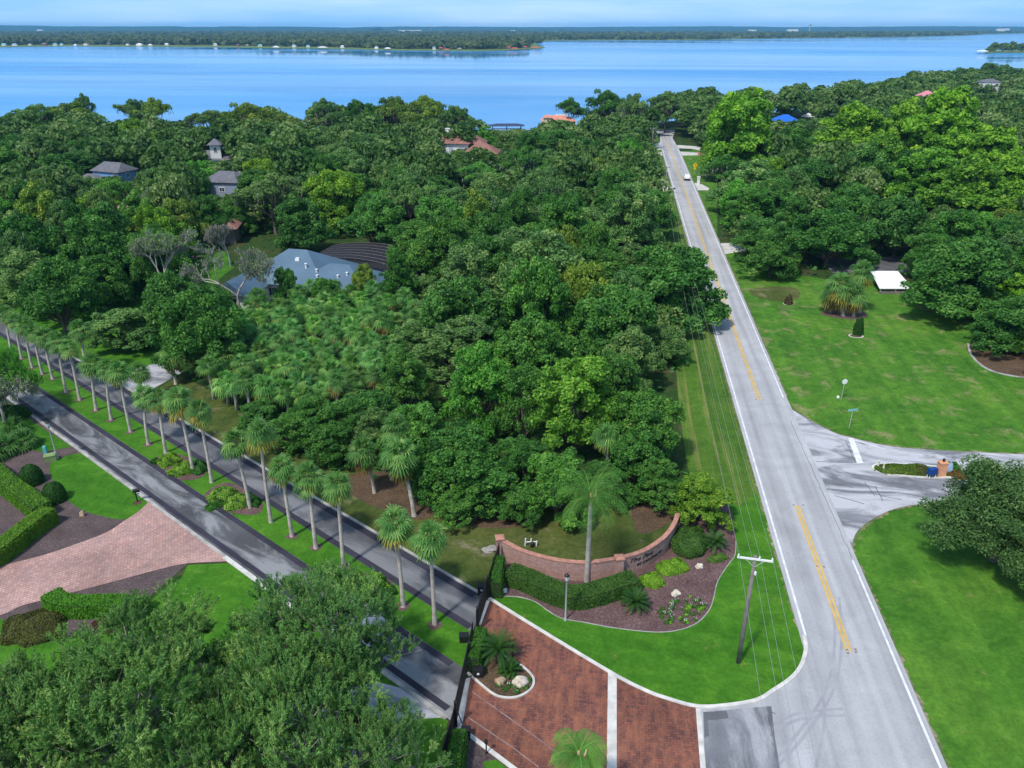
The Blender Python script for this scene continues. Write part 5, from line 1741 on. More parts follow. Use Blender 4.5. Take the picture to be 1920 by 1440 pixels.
# flower bed plants
rg3 = random.Random(4)
FL = plan([(1232, 1150), (1262, 1128), (1300, 1118), (1325, 1135), (1305, 1165), (1250, 1172)])
fxs, fys = [p[0] for p in FL], [p[1] for p in FL]
k = 0
plm = {}
for mt in ('hedge_leaf', 'lime_leaf', 'flower'):
    if mt == 'flower':
        M['flower'] = leaf_mat('flower_petals', [(0, (.5, .35, .45)), (.5, (.75, .7, .72)), (1, (.6, .15, .45))], .2)
    rg2 = np.random.default_rng(9)
    n = 42 if mt != 'flower' else 9
    d = rand_dirs(rg2, n, .0)
    P = d * np.array([.26, .26, .3]) * rg2.uniform(.4, 1, n)[:, None] + (np.array([0, 0, .1]) if mt == 'flower' else 0)
    lsz = .17 if mt != 'flower' else .1
    plm[mt] = quads_mesh('bedding_' + mt, leaf_quads(P, d + rg2.normal(0, .4, (n, 3)), rg2.normal(0, 1, (n, 3)), lsz * np.ones(n), lsz * .7 * np.ones(n)), rg2.uniform(0, 1, n), M[mt])
while k < 46:
    x, y = rg3.uniform(min(fxs), max(fxs)), rg3.uniform(min(fys), max(fys))
    if not inside(x, y, FL):
        continue
    k += 1
    root = thing('bedding_plant', 'one of the small flowering plants dotted over the front mulch bed', 'plant', (x, y, .045), rg3.uniform(0, 6), 'bedding plants on the front mulch bed')
    s = rg3.uniform(.6, 1.15)
    put('foliage', plm['hedge_leaf'] if k % 4 else plm['lime_leaf'], root, scale=(s,) * 3, color=(.9, 1.1, .9))
    if k % 2:
        put('flowers', plm['flower'], root, scale=(s,) * 3, color=(1, 1, 1))
k = 0
FL2 = plan([(925, 1285), (960, 1278), (995, 1275), (992, 1292), (970, 1303), (940, 1302)])
fxs, fys = [p[0] for p in FL2], [p[1] for p in FL2]
while k < 14:
    x, y = rg3.uniform(min(fxs), max(fxs)), rg3.uniform(min(fys), max(fys))
    if not inside(x, y, FL2):
        continue
    k += 1
    root = thing('bedding_plant', 'one of the small plants round the boulders on the planting island', 'plant', (x, y, .1), rg3.uniform(0, 6), 'bedding plants on the planting island')
    s = rg3.uniform(.6, 1.0)
    put('foliage', plm['hedge_leaf'], root, scale=(s,) * 3, color=(.9, 1.1, .9))
    if k % 3 == 0:
        put('flowers', plm['flower'], root, scale=(s,) * 3, color=(1, 1, 1))


# rocks
def rock(px, py, sx, sy, sz, mat, label, seed, rot=0.0, z=.04):
    x, y = at(px, py)
    bm = bmesh.new()
    bmesh.ops.create_icosphere(bm, subdivisions=3, radius=1)
    rg2 = random.Random(seed)
    ph = [rg2.uniform(0, 6) for _ in range(6)]
    for v in bm.verts:
        c = v.co
        w = 1 + .16 * math.sin(3 * c.x + ph[0]) * math.cos(2.5 * c.y + ph[1]) + .10 * math.sin(5 * c.z + 4 * c.x + ph[2]) + .06 * math.sin(9 * c.y + ph[3])
        v.co = Vector((c.x * sx, c.y * sy, max(c.z, -.4) * sz)) * w
    me = bpy.data.meshes.new('rock')
    bm.to_mesh(me)
    bm.free()
    me.materials.append(M[mat])
    return tag(put('rock', me, None, (x, y, z + .3 * sz), (0, 0, rot)), label, 'rock')


rock(1267, 1115, .42, .28, .26, 'rock', 'white rock beside the flowering plants on the mulch', 1, .2)
rock(1311, 1064, .32, .28, .26, 'rock', 'white rock between the lime shrub and the low pale hedge', 2)
rock(1088, 1086, .24, .2, .14, 'rock', 'flat pale rock at the foot of the feather palm, towards the lamp', 3)
rock(1117, 1084, .28, .18, .16, 'rock', 'flat pale rock at the wall side of the feather palm', 4)
rock(976, 1284, .55, .42, .50, 'rock', 'large tan boulder on the planting island', 5, .4, .12)
rock(938, 1282, .38, .3, .34, 'tan_rock', 'darker boulder half under the sago palm', 6, .2, .12)
rock(918, 1032, .7, .5, .2, 'grey_rock', 'grey flat rock behind the fence by the wall end', 7, .3)
rock(155, 968, .25, .22, .42, 'tan_rock', 'tan upright stone at the edge of the garden lawn', 8)
rock(1311, 290, .6, .6, .5, 'red', 'small red-brown stone on the far concrete drive', 9)


# ------------------------------------------------------------------ curved brick wall with its lettering
def wall_ribbon(pts, w, z0, z1, uvscale=True):
    L, Rr = strip(pts, w)
    n = len(L)
    vs = [(p.x, p.y, z0) for p in L] + [(p.x, p.y, z1) for p in L] + [(p.x, p.y, z1) for p in Rr] + [(p.x, p.y, z0) for p in Rr]
    fs, uv = [], []
    s = [0.0]
    for i in range(1, n):
        s.append(s[-1] + (L[i] - L[i - 1]).length)
    vv = [z0, z1, z1 + w, z0]
    for i in range(n - 1):
        for q in range(3):
            fs.append((q * n + i, q * n + i + 1, (q + 1) * n + i + 1, (q + 1) * n + i))
            a, b = (z0, z1) if q == 0 else ((z1, z1 + w) if q == 1 else (z1, z0))
            uv += [(s[i], a), (s[i + 1], a), (s[i + 1], b), (s[i], b)]
    fs += [(0, n, 2 * n, 3 * n), (4 * n - 1, 3 * n - 1, 2 * n - 1, n - 1)]
    uv += [(0, z0), (0, z1), (w, z1), (w, z0)] * 2
    me = bpy.data.meshes.new('wall')
    me.from_pydata(vs, [], fs)
    u = me.uv_layers.new(name='UVMap')
    u.data.foreach_set('uv', np.array(uv, dtype=np.float32).ravel())
    return me


wroot = thing('brick_wall', 'curved red brick entrance wall with black script lettering and two capped piers', 'wall', (wpts[0].x, wpts[0].y, 0))
wloc = [p - wpts[0] for p in wpts]
me = wall_ribbon(wloc, .30, 0, WH - .10)
me.materials.append(M['brick'])
put('wall', me, wroot)
me = wall_ribbon(wloc, .40, WH - .10, WH)
me.materials.append(M['brick_cap'])
put('coping', me, wroot)


def box_uv(b, name, mat, parent, **k):
    me = b.mesh(name, mat)
    uvl = me.uv_layers.new(name='UVMap')
    for p in me.polygons:
        nrm = p.normal
        for li in p.loop_indices:
            co = me.vertices[me.loops[li].vertex_index].co
            if abs(nrm.z) > .7:
                uvl.data[li].uv = (co.x, co.y)
            elif abs(nrm.x) > abs(nrm.y):
                uvl.data[li].uv = (co.y, co.z)
            else:
                uvl.data[li].uv = (co.x, co.z)
    return put(name, me, parent, **k)


for (px, py) in ((937, 1006), (1162, 1043)):
    p = G(px, py, 2.15)
    q = p - Vector((wpts[0].x, wpts[0].y, 0))
    b = MB().box((0, 0, 1.0), (.62, .62, 2.0))
    pier = box_uv(b, 'pier', M['brick'], wroot, loc=(q.x, q.y, 0), rot=(0, 0, .15))
    c = MB()
    c.box((0, 0, 2.05), (.78, .78, .10)).box((0, 0, 2.13), (.70, .70, .06), 0, .85)
    c.build('pier_cap', M['brick_cap'], pier)


def text_mesh(body, size, shear, mat, extr=.012):
    cu = bpy.data.curves.new('lettering', 'FONT')
    cu.body, cu.size, cu.shear, cu.extrude = body, size, shear, extr
    cu.resolution_u = 3
    o = bpy.data.objects.new('lettering_tmp', cu)
    COL.objects.link(o)
    dg = bpy.context.evaluated_depsgraph_get()
    m = bpy.data.meshes.new_from_object(o.evaluated_get(dg))
    bpy.data.objects.remove(o)
    bpy.data.curves.remove(cu)
    m.materials.clear()
    m.materials.append(mat)
    return m


# text follows the face of the wall
seglen = [0.0]
for i in range(1, len(wloc)):
    seglen.append(seglen[-1] + (wloc[i] - wloc[i - 1]).length)


def along(s):
    x = np.interp(s, seglen, [p.x for p in wloc])
    y = np.interp(s, seglen, [p.y for p in wloc])
    x2 = np.interp(s + .05, seglen, [p.x for p in wloc])
    y2 = np.interp(s + .05, seglen, [p.y for p in wloc])
    t = Vector((x2 - x, y2 - y, 0)).normalized()
    return Vector((x, y, 0)), t


def wall_text(body, s0, z0, size):
    m = text_mesh(body, size, .45, M['letter'])
    for v in m.vertices:
        p, t = along(s0 + v.co.x * 1.25)
        nrm = Vector((t.y, -t.x, 0))
        v.co = p + nrm * (.155 + .012 + v.co.z) + Vector((0, 0, z0 + v.co.y))
    m.update()
    o = put('lettering', m, wroot)
    return o


s_pier = min(range(len(wloc)), key=lambda i: (wloc[i] + wpts[0] - G(1162, 1043, 2.15).to_2d()).length)
wall_text('The Pine', seglen[s_pier] + .75, 1.16, .58)
wall_text('at Landmarks', seglen[s_pier] + 1.55, .66, .46)

# ------------------------------------------------------------------ gate and fence across the drive
GP = [(936, 1052), (913, 1123), (894, 1183), (887, 1203), (878, 1250), (853, 1364), (834, 1436), (815, 1500)]
gp = [Vector(at(*p)) for p in GP]


def fence_run(name, label, cat, a, b, h, group=None, frame=True):
    root = thing(name, label, cat, (a.x, a.y, 0))
    if group:
        root['group'] = group
    d = b - a
    ln_ = d.length
    ang = math.atan2(d.y, d.x)
    root.rotation_euler = (0, 0, ang)
    n = max(3, int(ln_ / .11))
    pk = MB()
    for i in range(1, n):
        x = ln_ * i / n
        pk.box((x, 0, h / 2 + .02), (.028, .028, h - .14))
    pk.build('pickets', M['black'], root)
    for z in (.12, h * .55, h - .06):
        MB().box((ln_ / 2, 0, z), (ln_, .05, .055)).build('rail', M['black'], root)
    if frame:
        for x in (.03, ln_ - .03):
            MB().box((x, 0, h / 2), (.08, .08, h)).build('stile', M['black'], root)
    return root


fence_run('iron_fence', 'black iron fence from the brick pier to the far lane gate', 'fence', gp[0], gp[1], 1.9)
fence_run('iron_gate', 'black iron gate closed across the far lane', 'gate', gp[1] + (gp[2] - gp[1]) * .03, gp[2], 2.0)
fence_run('iron_fence', 'black iron fence across the median between the two gates', 'fence', gp[3], gp[4] + (gp[3] - gp[4]) * .05, 1.9)
fence_run('iron_gate', 'black iron gate closed across the near lane', 'gate', gp[4], gp[5] + (gp[4] - gp[5]) * .03, 2.0)
fence_run('iron_fence', 'black iron fence beyond the near lane gate', 'fence', gp[5] + (gp[6] - gp[5]) * .04, gp[7], 1.8)
for i, (k, lab) in enumerate([(1, 'black gate post at the verge side of the far lane'), (2, 'black gate post at the median side of the far lane'), (4, 'black gate post at the median side of the near lane'), (5, 'black gate post at the garden side of the near lane')]):
    root = thing('gate_post', lab, 'post', (gp[k].x + .10, gp[k].y, 0))
    MB().box((0, 0, 1.15), (.16, .16, 2.3)).build('post', M['black'], root)
    MB().box((0, 0, 2.33), (.22, .22, .06), 0, .6).build('cap', M['black'], root)


def operator(px, py, w, label, arm=None, light=True, z=.8):
    x, y = at(px, py)
    root = thing('gate_motor', label, 'gate motor', (x, y, 0))
    bm = MB().box((0, 0, z / 2), (w * .8, w * .6, z))
    bm.build('housing', M['black'], root)
    MB().box((0, 0, z + .03), (w * .9, w * .7, .06), 0, .9).build('lid', M['black'], root)
    if light:
        MB().box((0, -w * .32, z * .6), (.16, .04, .14)).build('label_plate', M['white'], root)
    if arm:
        e = Vector(arm) - Vector((x, y))
        MB().tube([(0, 0, z * .8), (e.x * .55, e.y * .55 - .1, z * .85), (e.x, e.y, .8)], .035, 6).build('arm', M['black'], root)
    return root


operator(903, 1112, .75, 'black gate motor on the verge inside the far lane gate')
operator(870, 1202, .8, 'black gate motor on the median lawn by the fence', light=False, z=.6)
operator(897, 1268, .85, 'black gate motor with an arm beside the planting island', arm=at(874, 1288))
operator(874, 1383, .7, 'black gate motor with an arm beside the near hedge', arm=at(857, 1345), light=False)
for px, py, lab in ((962, 1232, 'short black keypad post at the edge of the planting island'), (912, 1414, 'thin black marker post on the near paving kerb')):
    x, y = at(px, py)
    root = thing('keypad_post', lab, 'post', (x, y, 0))
    MB().tube([(0, 0, 0), (0, 0, 1.1)], .05, 8).build('post', M['black'], root)
    MB().box((0, -.03, 1.15), (.2, .16, .26)).build('keypad', M['black'], root)
for px, py, lab, mt, s in ((947, 1110, 'small white utility lid on the gravel beside the narrow hedge', 'white', .34), (945, 1097, 'grey utility lid behind the white one beside the narrow hedge', 'grey_post', .34), (945, 1084, 'dark utility lid nearest the brick wall end', 'timber', .34)):
    x, y = at(px, py)
    b = MB().box((0, 0, .1), (s, s * .9, .2), 0, .92)
    root = thing('utility_box', lab, 'utility box', (x, y, .04))
    b.build('housing', M[mt], root)
    MB().box((0, 0, .215), (s * 1.02, s * .92, .03)).build('lid', M[mt], root)

# pump pipes behind the wall
x, y = at(996, 1024)
root = thing('irrigation_pump', 'white pipe irrigation pump on the ground behind the brick wall', 'pump', (x, y, 0))
for i in range(3):
    MB().tube([(-.55 + .5 * i, .15 * (i % 2), 0), (-.5 + .5 * i, .15 * (i % 2), .85 - .15 * i)], .06, 8).build('pipe', M['white'], root)
MB().lathe([(.16, 0), (.2, .1), (.2, .4), (.12, .5)], 12, (.1, -.1, 0)).build('pump_body', M['black'], root, True)
MB().tube([(-.5, 0, .45), (.55, .05, .45)], .045, 8).build('cross_pipe', M['white'], root)


# ------------------------------------------------------------------ lamps, poles, wires
def lamp_post(px, py, tpx, tpy, label, rot=0.0):
    x, y = at(px, py)
    ang = PITCH - math.atan((720 - tpy) / FPX)
    h = HCAM - y * math.tan(ang)
    root = thing('lamp_post', label, 'lamp post', (x, y, 0))
    MB().lathe([(.14, 0), (.14, .08), (.085, .25), (.065, .5), (.055, h - .75), (.07, h - .72)], 10).build('post', M['grey_post'], root, True)
    b = MB()
    b.lathe([(.07, h - .74), (.15, h - .66), (.16, h - .62)], 8)
    b.lathe([(.22, h - .18), (.16, h - .08), (.06, h), (.03, h + .08)], 8)
    ln_ = b.build('lantern', M['black'], root)
    MB().lathe([(.13, h - .62), (.20, h - .18)], 8).build('glass', M['lamp_glass'], ln_)
    return root


lamp_post(1060, 1163, 1061, 1076, 'grey lamp post with black lantern on the front lawn edge below the wall')
lamp_post(108, 861, 86, 790, 'pale lamp post with a white lantern beside the near lane')

POLES = []


def utility_pole(px, py, label, h=9.4, arm=2.0, rotz=-.13, dxy=None):
    x, y = at(px, py) if dxy is None else dxy
    root = thing('utility_pole', label, 'utility pole', (x, y, 0), rotz)
    MB().tube([(0, 0, -.2), (0, 0, h * .5), (0, 0, h)], [.17, .145, .115], 12).build('pole', M['timber'], root, True)
    ca = MB().box((0, -.14, h - .22), (arm, .10, .12))
    ca.build('crossarm', M['white'] if px == 1384 else M['timber'], root)
    for s in (-1, 1):
        MB().tube([(s * .62, -.15, h - .28), (s * .05, -.13, h - .85)], .025, 5).build('brace', M['grey_post'], root)
    for xx in (-arm / 2 + .08, .28, arm / 2 - .08):
        MB().lathe([(.05, h - .16), (.075, h - .10), (.04, h - .03), (.065, h), (.03, h + .06)], 8, (xx, -.14, 0)).build('insulator', M['white'], root)
    MB().lathe([(.05, h - 1.55), (.08, h - 1.5), (.08, h - 1.3), (.05, h - 1.25)], 8, (.16, -.1, 0)).build('insulator', M['white'], root)
    MB().tube([(.13, .03, .2), (.125, .03, h * .7)], .018, 5).build('ground_wire', M['grey_post'], root)
    c, s_ = math.cos(rotz), math.sin(rotz)
    hang = []
    for lx, lz in ((-arm / 2 + .08, h + .05), (.28, h + .05), (arm / 2 - .08, h + .05), (.2, h - 1.4)):
        hang.append(Vector((x + lx * c + .14 * s_, y + lx * s_ - .14 * c, lz)))
    POLES.append(hang)


utility_pole(1384, 1243, 'weathered utility pole with a white crossarm standing in the front lawn', 9.6, 2.35, -.22)
utility_pole(1245, 381, 'distant utility pole on the verge beside the far concrete drive', 9.5, 2.0)
utility_pole(1221, 291, 'farthest utility pole at the verge by the end of the road', 9.5, 2.0)
behind = [p + Vector((-.165 * 62, -62, -.2)) for p in POLES[0]]


def sag_line(a, b, sag):
    return [a.lerp(b, t) + Vector((0, 0, -4 * sag * t * (1 - t))) for t in np.linspace(0, 1, 17)]


WL = ['garden side', 'middle', 'road side', 'lower']
for i in range(4):
    pts = [p for p in sag_line(behind[i], POLES[0][i], .5)] + sag_line(POLES[0][i], POLES[1][i], 2.2)[1:] + sag_line(POLES[1][i], POLES[2][i], .8)[1:]
    o = MB().tube(pts, .010, 4).build('power_line', M['wire'], None)
    tag(o, WL[i] + ' wire strung along the verge from the utility pole', 'power line', 'power lines along the verge')


def small_sign(px, py, h, label, panel, w, hh, mat, shape='rect', yaw=0.0, extra=None, name='road_sign', cat='sign'):
    x, y = at(px, py)
    root = thing(name, label, cat, (x, y, 0), yaw)
    MB().tube([(0, 0, 0), (0, 0, h)], .035, 7).build('post', M['grey_post'], root)
    b = MB()
    if shape == 'rect':
        b.box((0, -.05, h - hh / 2 + .02), (w, .03, hh))
    else:
        n = {'diamond': 4, 'hex': 6, 'oct': 8}[shape]
        vs = []
        for yy in (-.065, -.04):
            for k in range(n):
                a = 2 * math.pi * k / n + (math.pi / 2 if n == 4 else math.pi / n)
                vs.append((w / 2 * math.cos(a), yy, h - w / 2 + w / 2 * math.sin(a)))
        b.add(vs, [tuple(range(n)), tuple(reversed(range(n, 2 * n)))] + [(k, (k + 1) % n, n + (k + 1) % n, n + k) for k in range(n)])
    b.build(panel, M[mat], root)
    if extra:
        extra(root, h)
    return root


def warn_marks(root, h):
    b = MB()
    b.lathe([(.08, -.01), (.08, .01)], 8, (0, 0, 0))
    b.v = [(v[0], -.078 + v[2] * .5, h - .42 + v[1]) for v in b.v]
    b.box((0, -.078, h - .68), (.10, .012, .38))
    b.box((.12, -.078, h - .66), (.26, .012, .06)).box((-.02, -.078, h - .95), (.26, .012, .07))
    b.build('symbol', M['letter'], root)
    MB().box((0, -.05, h - 1.75), (.75, .03, .55)).build('plaque', M['yellow'], root)


small_sign(1302, 324, 3.1, 'yellow diamond warning sign with a plaque below it on the far verge', 'panel', 1.5, 1, 'yellow', 'diamond', -.1, warn_marks)


small_sign(1592, 803, 2.5, 'green and white street name sign on a thin post at the side road corner', 'name_blade', 1.25, .26, 'teal_sign', 'rect', .22, None)
small_sign(1577, 750, 2.9, 'white hexagonal board on a thin post standing in the patchy lawn', 'panel', .75, 1, 'white', 'hex', .1)
x, y = at(1571, 746)
root = thing('valve_cover', 'small white valve cover on the lawn beside the hexagonal board', 'valve cover', (x, y, 0))
MB().lathe([(.16, 0), (.16, .2), (.10, .28)], 10).build('cap', M['white'], root)
MB().lathe([(.22, 0), (.22, .05)], 10).build('collar', M['grey_post'], root)


def mailbox(px, py, label, yaw, mat='black', ground=.04):
    x, y = at(px, py)
    root = thing('mailbox', label, 'mailbox', (x, y, ground), yaw)
    MB().box((0, 0, .55), (.11, .11, 1.1)).build('post', M[mat], root)
    b = MB()
    prof = [(-.16, 1.1), (.16, 1.1)] + [(.16 * math.cos(t), 1.30 + .14 * math.sin(t)) for t in np.linspace(0, math.pi, 7)]
    n = len(prof)
    b.add([(-.2, a, z) for a, z in prof] + [(.42, a, z) for a, z in prof], [tuple(range(n)), tuple(reversed(range(n, 2 * n)))] + [(k, (k + 1) % n, n + (k + 1) % n, n + k) for k in range(n)])
    b.build('box', M[mat], root)
    MB().box((.15, -.19, 1.42), (.03, .02, .2)).build('flag', M['black'], root)
    MB().box((.05, 0, .85), (.5, .06, .06)).build('bracket', M[mat], root)
    return root


mailbox(258, 941, 'black mailbox on a post at the garden lawn corner', .35)
mailbox(1263, 362, 'black mailbox beside the far concrete drive', 0.1)
c = at(258, 943)
sheet('mulch_ring', [(c[0] + .45 * math.cos(a), c[1] + .4 * math.sin(a)) for a in np.linspace(0, 6.28, 13)[:-1]], .05, M['soil'])
x, y = at(96, 864)
root = thing('utility_cabinet', 'olive green utility cabinet on the mulch beside the lamp post', 'cabinet', (x, y, .03), .5)
MB().box((0, 0, .35), (1.1, .8, .7), 0, .96).build('housing', M['green_box'], root)
MB().box((0, 0, .73), (1.15, .85, .06), 0, .9).build('lid', M['green_box'], root)
x, y = at(86, 850)
root = thing('utility_pedestal', 'teal utility pedestal behind the olive green cabinet', 'pedestal', (x, y, .03), .2)
MB().box((0, 0, .4), (.35, .3, .8), 0, .9).build('housing', M['teal'], root)
MB().box((0, 0, .83), (.36, .31, .06), 0, .7).build('lid', M['teal'], root)
x, y = at(1309, 345)
root = thing('drive_pillar', 'white pillar at the mouth of the far concrete drive', 'pillar', (x, y, 0), -.1)
MB().box((0, 0, 1.0), (.75, .6, 2.0)).build('shaft', M['white_stucco'], root)
MB().box((0, 0, 2.08), (.95, .8, .16)).build('cap', M['white_stucco'], root)
MB().box((0, -.32, 1.4), (.4, .05, .3)).build('mail_slot', M['grey_post'], root)
x, y = at(1238, 346)
root = thing('drive_wall', 'low white wall at the mouth of the far concrete drive across from the pillar', 'wall', (x, y, 0), .1)
MB().box((0, 0, .4), (4.0, .35, .8)).build('wall', M['white_stucco'], root)
MB().box((-1.9, 0, .6), (.6, .6, 1.2)).build('pier', M['white_stucco'], root)

# road studs where the yellow line breaks
for i, (px, py) in enumerate([(1417, 750), (1432, 751), (1488, 948), (1506, 948), (1532, 1063), (1545, 1064), (1588, 1220), (1605, 1224), (1590, 1226), (1604, 1219)]):
    x, y = at(px, py)
    root = thing('road_stud', 'one of the small dark road studs at the breaks of the yellow line', 'road stud', (x, y, .066), -ROAD_A, 'road studs along the yellow line')
    MB().box((0, 0, .02), (.17, .17, .04), 0, .7).build('body', M['timber'], root)
    MB().box((0, -.07, .022), (.10, .02, .022)).build('reflector', M['yellow_paint'], root)

# planted island at the side road
x, y = at(1690, 885)
mound(1694, 883, 3.0, 1.0, .5, 'lime_leaf', (.58, .50, .7), 5200, 'ground_cover', 'yellow-green clipped planting along the side road island', 61, flat=.4, ll=.16, cat='shrub')
mound(1728, 886, 1.1, .9, .6, 'dead_leaf', (.32, .40, .5), 1800, 'low_shrub', 'olive brown shrub in front of the orange brick pillar', 62, ll=.16)
mound(1785, 880, .8, .7, .8, 'hedge_leaf', (.9, 1.1, 1.0), 1500, 'low_shrub', 'green shrub beside the orange brick pillar', 63, ll=.16)
mound(1800, 893, 1.3, .8, .5, 'dead_leaf', (.6, .40, .5), 1800, 'low_shrub', 'rusty low planting behind the blue box', 64, ll=.16)
x, y = at(1762, 893)
root = thing('brick_pillar', 'orange brick entrance pillar with a dark lamp on the side road island', 'pillar', (x, y, .12), .1)
root.scale = (.85, .85, .8)
box_uv(MB().box((0, 0, .95), (.95, .8, 1.9), 0, .92), 'shaft', M['orange_brick'], root)
MB().box((0, 0, 1.97), (1.05, .9, .14), 0, .9).build('cap', M['orange_brick'], root)
MB().lathe([(.10, 2.04), (.16, 2.15), (.16, 2.4), (.05, 2.5)], 8).build('lamp', M['black'], root)
x, y = at(1745, 897)
root = thing('drop_box', 'blue box on white legs at the foot of the orange brick pillar', 'box', (x, y, .12), .25)
MB().box((0, 0, .75), (.95, .5, .65), 0, .95).build('box', M['blue_plastic'], root)
for sx in (-1, 1):
    for sy in (-1, 1):
        MB().tube([(sx * .36, sy * .18, 0), (sx * .34, sy * .16, .45)], .045, 6).build('leg', M['white'], root)
x, y = at(1776, 885)
root = thing('sandwich_board', 'pale blue folding board beside the orange brick pillar', 'sign', (x, y, .12), .3)
for s in (-1, 1):
    MB().add([(-.35, s * .28, 0), (.35, s * .28, 0), (.35, s * .04, .95), (-.35, s * .04, .95), (-.35, s * .31, 0), (.35, s * .31, 0), (.35, s * .07, .95), (-.35, s * .07, .95)],
             [(0, 1, 2, 3), (7, 6, 5, 4), (0, 4, 5, 1), (1, 5, 6, 2), (2, 6, 7, 3), (3, 7, 4, 0)]).build('panel', M['sky_glass'], root)
for px, py, lab in ((1645, 879, 'white reflector post at the tip of the side road island'), (1655, 884, 'second white reflector post on the side road island')):
    x, y = at(px, py)
    root = thing('marker_post', lab, 'post', (x, y, .12), 0)
    MB().box((0, 0, .45), (.14, .10, .9)).build('post', M['white'], root)
    MB().box((0, -.065, .72), (.11, .02, .22)).build('reflector', M['yellow_paint'], root)

# low white roofed carport at the back of the lawn
x, y = at(1668, 525, 1.6)
root = thing('carport', 'low carport with a flat white metal roof at the back of the patchy lawn', 'carport', (x, y, 0), -.02)
b = MB()
b.add([(-2.9, -3.1, .92), (2.9, -3.1, .92), (2.6, 3.1, 2.25), (-2.2, 3.1, 2.25), (-2.9, -3.1, 1.02), (2.9, -3.1, 1.02), (2.6, 3.1, 2.35), (-2.2, 3.1, 2.35)],
      [(0, 3, 2, 1), (4, 5, 6, 7), (0, 1, 5, 4), (1, 2, 6, 5), (2, 3, 7, 6), (3, 0, 4, 7)])
for i in range(7):
    b.box((-2.5 + i * .82, 0, 1.70), (.05, .01, .04))
b.build('roof', M['white'], root)
for sx in (-2.6, 0, 2.6):
    MB().box((sx, -2.9, .46), (.12, .12, .92)).build('post', M['grey_post'], root)
    MB().box((sx * .85, 2.9, 1.1), (.12, .12, 2.2)).build('post', M['grey_post'], root)
MB().box((0, -3.0, .25), (5.6, .08, .5)).build('base_rail', M['timber'], root)


# ------------------------------------------------------------------ houses
def window(root, cx, cy, cz, w, h, face, frame='white', pane='glass'):
    """face: unit outward normal in plan; the frame stands proud of the wall"""
    nx, ny = face
    tx, ty = -ny, nx
    ang = math.atan2(ty, tx)
    f = MB()
    t = .12
    for (ox, oz, sx, sz) in ((0, h / 2 + t / 2, w + 2 * t, t), (0, -h / 2 - t / 2, w + 2 * t, t), (-w / 2 - t / 2, 0, t, h), (w / 2 + t / 2, 0, t, h), (0, 0, .06, h)):
        f.box((cx + nx * .04 + tx * ox, cy + ny * .04 + ty * ox, cz + oz), (sx, .12, sz), ang)
    wo = f.build('window', M[frame], root)
    MB().box((cx + nx * .015, cy + ny * .015, cz), (w - .002, .05, h - .002), ang).build('pane', M[pane], wo)


def hip_roof(b, w, d, z, rise, ov, ridge=None, cx=0, cy=0, gable=False):
    W, D = w / 2 + ov, d / 2 + ov
    if w >= d:
        r = max(0.05, W - D) if ridge is None else ridge / 2
        if gable:
            r = W
        top = [(cx - r, cy, z + rise), (cx + r, cy, z + rise)]
        vs = [(cx - W, cy - D, z), (cx + W, cy - D, z), (cx + W, cy + D, z), (cx - W, cy + D, z)] + top
        fs = [(0, 1, 5, 4), (1, 2, 5), (2, 3, 4, 5), (3, 0, 4), (0, 3, 2, 1)]
    else:
        r = max(0.05, D - W) if ridge is None else ridge / 2
        if gable:
            r = D
        top = [(cx, cy - r, z + rise), (cx, cy + r, z + rise)]
        vs = [(cx - W, cy - D, z), (cx + W, cy - D, z), (cx + W, cy + D, z), (cx - W, cy + D, z)] + top
        fs = [(0, 1, 4), (1, 2, 5, 4), (2, 3, 5), (3, 0, 4, 5), (0, 3, 2, 1)]
    b.add(vs, fs)
    # fascia
    return b


def roof_part(root, b, mat):
    me = b.mesh('roof', M[mat])
    uvl = me.uv_layers.new(name='UVMap')
    for p in me.polygons:
        nn = p.normal
        e = Vector((-nn.y, nn.x, 0))
        e = e.normalized() if e.length > 1e-4 else Vector((1, 0, 0))
        f = nn.cross(e)
        for li in p.loop_indices:
            co = me.vertices[me.loops[li].vertex_index].co
            uvl.data[li].uv = (co.dot(e), co.dot(f))
    return put('roof', me, root)


# blue metal roofed house
hx, hy = at(562, 497, 4.5)
house = thing('house', 'house with a blue-grey standing seam metal hip roof beside the palm thicket', 'house', (hx, hy, 0), R(-14))
MB().box((0, 0, 1.55), (15, 13, 3.1)).build('wall', M['white_stucco'], house)
MB().box((10.2, -2.2, 1.5), (10, 9, 3.0)).build('wall', M['white_stucco'], house)
b = MB()
hip_roof(b, 15, 13, 3.12, 4.2, .8, ridge=3.5)
roof = roof_part(house, b, 'seam')
b = MB()
hip_roof(b, 13, 9.6, 3.02, 2.9, .8, cx=8.7, cy=-2.2)
roof2 = roof_part(house, b, 'seam')
b = MB()
hip_roof(b, 6, 7.5, 2.9, 2.3, .45, cx=-5.5, cy=-9.5, gable=True)
gw = MB().box((-5.5, -8.3, 1.44), (6.0, 9.0, 2.88)).build('wall', M['white_stucco'], house)
MB().add([(-8.4, -12.82, 2.88), (-2.6, -12.82, 2.88), (-5.5, -12.82, 5.05), (-8.4, -12.7, 2.88), (-2.6, -12.7, 2.88), (-5.5, -12.7, 5.05)], [(0, 1, 2), (5, 4, 3), (0, 3, 4, 1), (1, 4, 5, 2), (2, 5, 3, 0)]).build('gable', M['white_stucco'], house)
roof_part(house, b, 'seam')
for vx, vy, vz in ((3.2, -3.6, 5.55), (5.4, -4.2, 4.9), (6.0, -5.3, 4.25), (9.6, -5.0, 4.4), (11.0, -4.4, 4.8)):
    MB().lathe([(.16, -.4), (.16, .35), (.24, .37), (.24, .47)], 10, (vx, vy, vz)).build('vent', M['white'], roof)
MB().box((1.0, -2.2, 6.2), (.8, .6, .5), 0, .8).build('skylight', M['white'], roof)
for wx in (-2, 0.8, 3.4, 6):
    window(house, wx, -6.5, 1.6, 1.5, 1.3, (0, -1))
